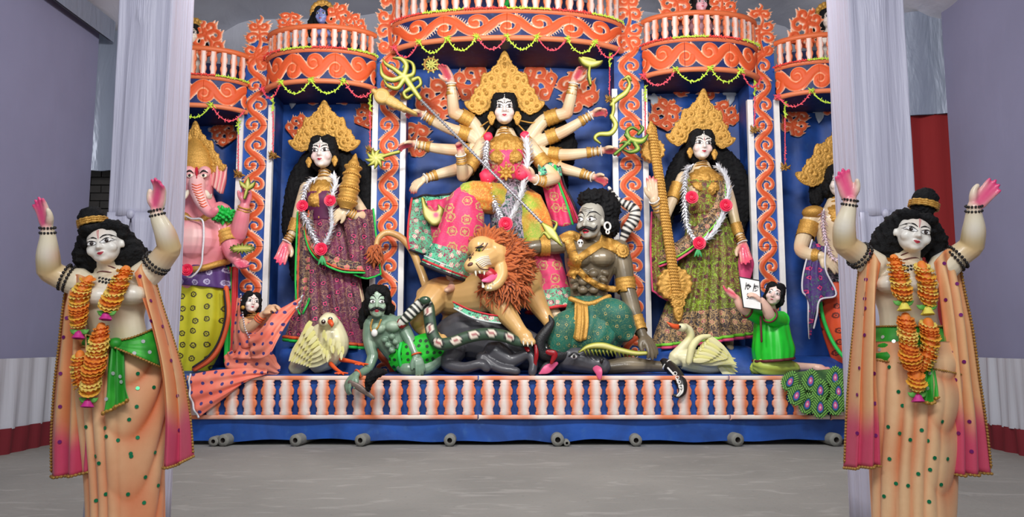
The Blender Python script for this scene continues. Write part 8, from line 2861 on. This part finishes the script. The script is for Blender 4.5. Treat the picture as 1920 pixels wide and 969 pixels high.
def dancer(c):
    D = 3.5
    B = Body(D)
    rt = root('dancing_statue', P(*c['base'], D), c['label'], 'statue')
    rt.location.z = 0
    dx, dy = c['off']
    hx, hy = c['head']
    HM = B.head('soft', hx, hy, -.03, 76, yaw=c['yaw'], pitch=-.04, roll=c['roll'], wide=1.17)
    PKS = np.array(lin(236, 60, 128))
    CR = np.array(lin(238, 226, 198)); WH = np.array(lin(236, 232, 224)); OR = np.array(lin(226, 158, 96)); YE = np.array(lin(222, 204, 120))
    nk = c['neck']
    B.limb([(hx + (nk[0] - hx) * .3, hy + 22, .0, 17), ((hx + nk[0]) / 2, (hy + nk[1]) / 2 + 16, .0, 17.5), (nk[0], nk[1], .01, 20), (nk[0], nk[1] + 14, .02, 30)], 16)
    B.limb([(x, y, d, r) for x, y, d, r in c['torso']], 24, .62)
    for (x, y, r) in c['pecs']: B.ell(x, y, -.075, (r, r * .8, r * .62))
    hands = []
    for ar in c['arms']:
        B.limb(ar['up'], 16); B.limb(ar['fore'], 16)
        h = B.hand(ar['wrist'], ar['f'], ar['n'], ar['L'], ar['th'], ar['curl'], ar['tc'], .17, 1.05)
        B.paint_hand(h, PKS, .95)
        for tp in h['tips']: B.blush(tp, .02, PKS, .4)
        hands.append(h)
        e = ar['fore'][0]
        B.blush(B.p(*e[:3]), .078, OR, .85); B.blush(B.p(e[0], e[1] - 16, e[2] - .03), .07, YE, .6)
        m = ar['fore'][1]; B.blush(B.p(m[0], m[1], m[2] - .05), .05, WH, .7); B.blush(B.p(m[0] + 12, m[1], m[2]), .035, np.array(lin(228, 140, 110)), .45)
    for x, y, r in c['pecs']: B.blush(B.p(x, y - 4, -.13), .05, WH, .7)
    for x, y, d, r, k in c['spray']: B.blush(B.p(x, y, d), r, OR if k else YE, .45)
    B.blush(HM @ Vector((0, -.3, .3)), .05, np.array(lin(240, 206, 180)), .4)
    bo = B.build('body', rt, CR, .0052, 2, face=WH)
    bv = bvh_of(bo)
    face(rt, HEADS['soft'], HM, dict(cx=.15, cz=.0, w=.118, up=.056, lo=.036, slant=.03 , iris=.042, look=c['look']), [(0.03, .105), (.11, .155), (.22, .15), (.32, .09)], dict(w=.07, up=.036, lo=.036), ([(-.012, .33), (-.01, .2), (0, .08)], .012, 'red_paint'))
    g = G(); g.join(HEADS['soft'].strip([(.014, .33), (.01, .2), (.0, .08)], .012), HM); obj('forehead_mark', g, 'red_paint', rt)
    # fluffy black hair with topknot
    g = G()
    def E(cc, r): g.ell(HM @ Vector(cc), tuple(a * b for a, b in zip(r, HM.to_scale())), HM.to_quaternion().to_matrix())
    for d in (-1, 1):
        E((d * .18, .02, .40), (.27, .38, .17)); E((d * .36, .12, .24), (.12, .28, .24)); E((d * .38, .28, -.08), (.13, .22, .28))
    E((0, .22, .2), (.46, .36, .42)); E((0, .3, -.2), (.5, .26, .4))
    for q in c['hair']: g.tube([tuple(P(x, y, D + d)) for x, y, d, r in q], [R(r, D) for *_, r in q], 14, 4)
    wool('hair', g, rt, .0085, .008, 110, 71)
    kx, ky = c['knot']
    up = (HM.to_3x3() @ Vector((0, 0, 1))).normalized()
    g = G(); k0 = Vector(P(kx, ky, D + .03))
    g.ell(k0, (R(24, D), R(24, D), R(c['kh'], D)), HM.to_quaternion().to_matrix(), 18); g.tube([tuple(k0 - up * .04), tuple(k0)], [R(22, D), R(20, D)], 18)
    wool('topknot', g, rt, .0085, .005, 110, 72)
    g = G()
    for o_, rr in ((-.024, 25), (-.014, 25), (-.034, 25)): g.ring(k0 + up * o_, up, R(rr, D), .0065, 40, 8, .3, 26)
    obj('topknot_band', g, 'gold', rt)
    # painted-on bead strings round neck, arms and wrists
    def beads(center, axis, r, rows, nm, br=3.4):
        for k in range(rows):
            g = G(); beadring(g, Vector(center) + Vector(axis).normalized() * (k - (rows - 1) / 2) * R(9, D), axis, R(r, D), R(br, D), int(2 * PI * r / (br * 2.15)))
            o_ = obj(nm, g, 'black_paint', rt); o_['kind'] = 'stuff'
    for ar in c['arms']:
        f = ar['fore']; w = Vector(B.p(*ar['wrist'])); e = Vector(B.p(*f[-2][:3]))
        beads(w.lerp(e, .18), w - e, f[-1][3] + 1.2, 2, 'wrist_beads', 2.6)
        u0, u1 = Vector(B.p(*ar['up'][0][:3])), Vector(B.p(*ar['up'][-1][:3]))
        beads(u0.lerp(u1, ar['bt']), u1 - u0, ar['up'][1][3] + 1.5, 2, 'arm_beads', 3.2)
    g = G()
    for k, yy in enumerate((nk[1] - 12, nk[1])): g.ring(P(nk[0] + (hx - nk[0]) * .2 * (1 - k), yy, D + .005), (-.1 * c['roll'] * 3, .35, 1), R(18.2 + k * 2.5, D), .0025, 30, 6)
    obj('neck_line', g, 'maroon_hem', rt)
    g = G()
    for k in range(7):
        for j in (0, 1):
            px, py = nk[0] + (k - 3) * 6, nk[1] + 8 + j * 6 - abs(k - 3) * 1.2
            h = bv.ray_cast(P(px, py, 2.5), (P(px, py, 3) - P(px, py, 2.5)).normalized())[0]
            if h is not None: g.ell(h, R(3, D), n=6)
    o_ = obj('neck_beads', g, 'black_paint', rt); o_['kind'] = 'stuff'
    # wrapped lower cloth
    def ple(a, v):
        ph = (a - 1.5 * PI + PI) % (2 * PI) - PI
        sw = c['swag'] * ph
        swag = .13 * (np.abs(np.sin(13 * (v * .9 + .26 * (sw - .45) ** 2))) ** .7 - .5) * smooth01((sw + .25) * 2.2) * smooth01(v * 5) * (1 - .5 * v)
        vert = .13 * (np.abs(np.sin(ph * 10 + 1.2 * v)) ** .7 - .5) * np.exp(-((ph + c['swag'] * .25) / .45) ** 2) * smooth01(v * 4)
        side = .09 * (np.abs(np.sin(ph * 7 + 3 * v)) ** .7 - .5) * smooth01((-sw - .1) * 2) * smooth01(v * 4)
        return swag + vert + side + .015 * np.sin(a * 5 + v * 4)
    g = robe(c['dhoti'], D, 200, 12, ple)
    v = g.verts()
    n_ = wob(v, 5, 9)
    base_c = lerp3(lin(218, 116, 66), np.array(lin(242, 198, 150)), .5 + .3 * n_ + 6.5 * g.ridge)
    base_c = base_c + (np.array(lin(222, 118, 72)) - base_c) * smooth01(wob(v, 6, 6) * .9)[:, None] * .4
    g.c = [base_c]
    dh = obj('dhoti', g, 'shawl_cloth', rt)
    sequins(rt, dh, c['seq_g'], 'green', D)
    zigzag(rt, 'dhoti_trim', np.array(g.rings[-1])[::4], R(3, D), 'gold_trim')
    # green waist sash
    sg = robe(c['sash'], D, 90, 6, lambda a, v: .02 * np.sin(v * 16 + a * 2) + .012 * np.sin(a * 9))
    so = obj('sash', sg, 'sash_green', rt)
    sequins(rt, so, c['seq_s'], 'silver', D)
    zigzag(rt, 'sash_trim', np.array(sg.rings[0])[::3], R(2.6, D), 'gold_trim'); zigzag(rt, 'sash_trim', np.array(sg.rings[-1])[::3], R(2.6, D), 'gold_trim')
    tg = G(); tg.sheet([[P(x, y, D + d) for x, y, d in r_] for r_ in c['tail']], 8, 8, .006, lambda U, V: .016 * np.sin(U * 15 + V * 2))
    to = obj('sash_tail', tg, 'sash_green', rt)
    sequins(rt, to, c['seq_t'], 'silver', D)
    zigzag(rt, 'sash_trim', tg.last[-1], R(4, D), 'gold')
    g = G(); kx, ky, kd = c['tail'][0][1]; g.ell(P(kx, ky + 2, D + kd), (R(13, D), .03, R(11, D))); obj('sash_knot', g, 'sash_green', rt)
    for fan in c.get('fan', ()):
        fg = G(); fg.sheet([[P(x, y, D + d) for x, y, d in r_] for r_ in fan], 8, 7, .005, lambda U, V: .007 * np.sin(V * 20) * U)
        fo = obj('sash_fan', fg, 'sash_green', rt)
        sequins(rt, fo, c['seq_s'], 'silver', D)
        zigzag(rt, 'sash_trim', fg.last[0], R(2.8, D), 'gold_trim'); zigzag(rt, 'sash_trim', fg.last[-1], R(2.8, D), 'gold_trim')
    # long shawl over each shoulder
    for k, (rows, folds) in enumerate(c['shawl']):
        g = G()
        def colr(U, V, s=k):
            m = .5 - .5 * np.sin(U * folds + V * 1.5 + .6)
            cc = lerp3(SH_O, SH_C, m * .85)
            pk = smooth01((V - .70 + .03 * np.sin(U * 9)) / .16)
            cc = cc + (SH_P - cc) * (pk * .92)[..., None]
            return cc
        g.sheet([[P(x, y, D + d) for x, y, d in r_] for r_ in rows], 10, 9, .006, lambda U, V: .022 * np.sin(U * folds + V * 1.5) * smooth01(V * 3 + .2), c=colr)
        o_ = obj('shawl', g, 'shawl_cloth', rt)
        e = g.last
        zigzag(rt, 'shawl_trim', e[:, 0 if c['outer'][k] == 0 else -1][::2], R(3, D), 'gold_trim'); zigzag(rt, 'shawl_trim', e[-1][::2], R(3.6, D), 'gold_trim')
        sequins(rt, o_, c['seq_p'][k], 'purple', D)
    return rt


left = dict(base=(215, 960), label='dancing figure with raised arms in an orange shawl before the left pillar', off=(0, 0), head=(197, 459), yaw=.10, roll=-.24, look=(.012, .004), neck=(205, 517), knot=(172, 408), kh=22, swag=1,
    torso=[(206, 518, .02, 34), (210, 540, .01, 68), (212, 566, 0, 66), (216, 600, 0, 54), (222, 630, 0, 52), (228, 668, .02, 62)], pecs=[(186, 556, 32), (243, 552, 32)],
    spray=[(216, 590, -.1, .05, 1), (222, 625, -.1, .05, 0), (160, 560, -.05, .05, 1), (262, 560, -.05, .05, 1), (206, 500, -.06, .04, 1)],
    arms=[dict(up=[(150, 530, .0, 28), (120, 522, -.01, 23), (92, 508, -.04, 21)], fore=[(92, 508, -.04, 21), (90, 478, -.08, 20), (90, 448, -.1, 14.5), (89, 430, -.11, 11.5)], wrist=(89, 428, -.11), f=(-.28, -.1, 1), n=(-.35, -.9, .2), L=58, th=1, curl=(.14, .1, .12, .16), tc=.35, bt=.42),
          dict(up=[(268, 520, .0, 28), (296, 494, -.01, 23), (318, 466, -.04, 21)], fore=[(318, 466, -.04, 21), (310, 438, -.08, 19), (298, 412, -.1, 14.5), (293, 397, -.11, 11.5)], wrist=(293, 395, -.11), f=(.25, -.15, 1), n=(-.3, -.9, .3), L=62, th=-1, curl=(.3, .3, .3, .3), tc=.1, bt=.5)],
    hair=[[(172, 450, .03, 24), (162, 480, .05, 24), (172, 506, .06, 20)], [(228, 450, .05, 24), (248, 480, .06, 28), (256, 498, .06, 20)], [(190, 490, .08, 30), (200, 505, .08, 26)]],
    dhoti=[(226, 652, 0, 74, .135, 0), (228, 690, 0, 78, .15, 0), (231, 740, 0, 79, .16, 0), (233, 800, 0, 74, .155, 0), (234, 870, 0, 68, .14, 0), (236, 940, 0, 66, .13, 0), (238, 1010, 0, 66, .13, 0)],
    sash=[(222, 634, 0, 62, .12, 10), (223, 642, 0, 66, .13, 10), (225, 652, 0, 72, .14, 6)],
    fan=[[[(214, 640, -.15), (250, 632, -.14), (284, 618, -.08), (304, 606, .0)], [(216, 646, -.16), (254, 648, -.155), (290, 646, -.1), (310, 640, .0)], [(218, 652, -.165), (256, 668, -.165), (292, 684, -.11), (312, 694, .0)]]],
    tail=[[(207, 640, -.13), (217, 642, -.15), (228, 640, -.14)], [(200, 690, -.17), (216, 690, -.19), (232, 684, -.18)], [(196, 740, -.19), (216, 736, -.2), (236, 724, -.19)], [(191, 776, -.19), (216, 764, -.2), (244, 748, -.19)]],
    shawl=[([[(128, 520, .0), (146, 514, -.07), (168, 524, -.09)], [(117, 580, .02), (138, 575, -.08), (164, 590, -.1)], [(108, 650, .02), (136, 650, -.09), (168, 660, -.12)], [(98, 730, .02), (134, 728, -.09), (172, 735, -.12)], [(92, 820, .02), (132, 820, -.08), (172, 820, -.11)], [(92, 894, .02), (132, 892, -.07), (168, 884, -.1)]], 17),
           ([[(252, 512, -.09), (268, 492, -.05), (282, 486, .0)], [(266, 560, -.1), (284, 556, -.07), (300, 562, .02)], [(284, 620, -.12), (304, 628, -.08), (322, 634, .02)], [(300, 700, -.12), (322, 706, -.08), (342, 706, .02)], [(306, 790, -.11), (330, 790, -.08), (354, 786, .02)], [(303, 878, -.1), (330, 872, -.07), (360, 856, .02)]], 13)], outer=(0, 1),
    seq_p=[[(135, 538), (125, 596), (120, 632), (114, 700), (113, 762), (112, 828), (148, 720), (150, 790)], [(263, 518), (282, 564), (282, 602), (304, 612), (320, 676), (332, 742), (336, 806)]],
    seq_g=[(162, 800), (180, 855), (200, 818), (222, 825), (245, 850), (258, 700), (258, 728), (256, 762), (242, 786), (258, 820), (288, 726), (290, 848), (246, 855), (198, 802), (186, 868), (198, 926), (180, 938), (240, 926), (272, 894), (296, 910), (270, 942)], seq_s=[(268, 640), (280, 660), (296, 652), (252, 662)], seq_t=[(211, 700), (226, 716), (224, 706), (200, 748)])
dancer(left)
marigold(3.5, [[(236, 506, -.11, 16), (226, 528, -.15, 17), (212, 556, -.17, 18), (202, 578, -.17, 17)], [(190, 612, -.17, 14), (186, 640, -.19, 17), (180, 672, -.2, 19), (174, 702, -.2, 19), (168, 736, -.2, 15)], [(168, 522, -.12, 12), (156, 538, -.14, 15), (149, 562, -.15, 17), (148, 592, -.15, 17), (148, 612, -.15, 15)], [(150, 664, -.16, 14), (148, 692, -.17, 15), (152, 716, -.18, 15), (162, 730, -.19, 13)]],
         [(200, 585, -.18, 11, 0), (149, 620, -.16, 11, 0), (166, 748, -.2, 11, 0)], 'orange ruffled marigold garland with magenta flowers on the left dancing figure')
right = dict(base=(1705, 960), label='dancing figure with raised arms in an orange shawl before the right pillar', off=(0, 0), head=(1711, 438), yaw=-.10, roll=.26, look=(-.012, .004), neck=(1702, 492), knot=(1734, 376), kh=25, swag=1,
    torso=[(1700, 496, .02, 34), (1698, 518, .01, 66), (1698, 546, 0, 62), (1702, 580, 0, 54), (1706, 615, 0, 56), (1710, 655, .02, 66)], pecs=[(1672, 532, 30), (1728, 534, 30)],
    spray=[(1700, 570, -.1, .05, 1), (1706, 605, -.1, .05, 0), (1650, 540, -.05, .05, 1), (1750, 540, -.05, .05, 1), (1702, 480, -.06, .04, 1)],
    arms=[dict(up=[(1640, 500, .0, 28), (1612, 478, -.01, 23), (1584, 458, -.04, 21)], fore=[(1584, 458, -.04, 21), (1583, 426, -.08, 20), (1590, 396, -.1, 14.5), (1594, 378, -.11, 12)], wrist=(1594, 376, -.11), f=(-.35, -.1, 1), n=(-.1, -1, .1), L=60, th=1, curl=(.12, .08, .1, .14), tc=.3, bt=.5),
          dict(up=[(1768, 502, .0, 28), (1794, 482, -.01, 23), (1822, 462, -.04, 21)], fore=[(1822, 462, -.04, 21), (1826, 432, -.08, 20), (1826, 404, -.1, 14.5), (1826, 390, -.11, 12)], wrist=(1826, 388, -.11), f=(.75, -.1, .8), n=(.1, -.9, .3), L=62, th=-1, curl=(.12, .1, .1, .14), tc=.2, bt=.45)],
    hair=[[(1682, 420, .03, 24), (1662, 448, .05, 26), (1652, 472, .06, 24)], [(1742, 430, .05, 22), (1752, 456, .06, 22), (1750, 480, .06, 16)], [(1700, 470, .08, 30), (1690, 482, .08, 24)]],
    dhoti=[(1708, 640, 0, 76, .135, 0), (1711, 680, 0, 80, .15, 0), (1712, 730, 0, 80, .16, 0), (1712, 790, 0, 76, .155, 0), (1711, 860, 0, 74, .14, 0), (1712, 930, 0, 72, .13, 0), (1714, 1000, 0, 70, .13, 0)],
    sash=[(1704, 612, 0, 60, .12, 0), (1706, 640, 0, 69, .135, 2), (1709, 668, 0, 77, .145, 10), (1710, 688, 0, 79, .15, 14)],
    tail=[[(1728, 668, -.14), (1738, 670, -.15), (1750, 664, -.13)], [(1726, 700, -.17), (1740, 702, -.18), (1754, 696, -.16)], [(1726, 730, -.18), (1742, 734, -.19), (1756, 724, -.17)], [(1728, 752, -.18), (1744, 756, -.19), (1756, 744, -.17)]],
    shawl=[([[(1612, 470, .0), (1632, 468, -.06), (1652, 494, -.09)], [(1608, 530, .02), (1626, 530, -.08), (1646, 550, -.1)], [(1602, 610, .02), (1622, 612, -.09), (1646, 620, -.12)], [(1594, 700, .02), (1620, 702, -.09), (1646, 705, -.12)], [(1589, 790, .02), (1620, 790, -.08), (1650, 790, -.11)], [(1586, 878, .02), (1618, 876, -.07), (1652, 874, -.1)]], 14),
           ([[(1752, 492, -.09), (1774, 468, -.06), (1796, 468, .0)], [(1762, 540, -.1), (1786, 535, -.08), (1804, 540, .02)], [(1772, 610, -.12), (1798, 612, -.09), (1818, 614, .02)], [(1782, 700, -.12), (1808, 704, -.09), (1830, 704, .02)], [(1788, 790, -.11), (1818, 792, -.08), (1842, 790, .02)], [(1790, 890, -.1), (1822, 890, -.07), (1853, 886, .02)]], 16)], outer=(0, 1),
    seq_p=[[(1632, 476), (1624, 524), (1622, 560), (1623, 578), (1622, 628), (1612, 690), (1640, 700), (1608, 740), (1640, 756), (1608, 812), (1642, 816)], [(1770, 494), (1794, 532), (1774, 562), (1802, 590), (1784, 660), (1808, 678), (1792, 712), (1818, 790), (1798, 812), (1822, 846)]],
    seq_g=[(1668, 688), (1684, 734), (1686, 812), (1706, 824), (1666, 800), (1668, 860), (1680, 906), (1702, 910), (1722, 888), (1740, 826), (1744, 880), (1766, 790), (1764, 908), (1752, 858), (1776, 860), (1728, 806), (1692, 760), (1658, 930), (1742, 940)], seq_s=[(1656, 632), (1676, 640), (1650, 656), (1764, 660)], seq_t=[(1744, 700), (1740, 728)])
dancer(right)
marigold(3.5, [[(1676, 484, -.11, 14), (1684, 508, -.15, 17), (1690, 536, -.17, 18), (1692, 560, -.17, 16)], [(1698, 594, -.17, 15), (1702, 630, -.19, 17), (1706, 668, -.2, 18), (1712, 688, -.2, 17)], [(1728, 496, -.12, 14), (1736, 520, -.14, 17), (1740, 548, -.15, 17), (1739, 568, -.15, 15)], [(1740, 604, -.16, 16), (1744, 634, -.17, 18), (1740, 664, -.18, 17), (1730, 690, -.19, 14)], [(1718, 700, -.2, 14), (1719, 718, -.2, 16), (1720, 730, -.2, 13)]],
         [(1694, 566, -.18, 12, 1), (1738, 574, -.16, 12, 1), (1720, 738, -.2, 11, 0)], 'orange ruffled marigold garland with yellow flowers on the right dancing figure')
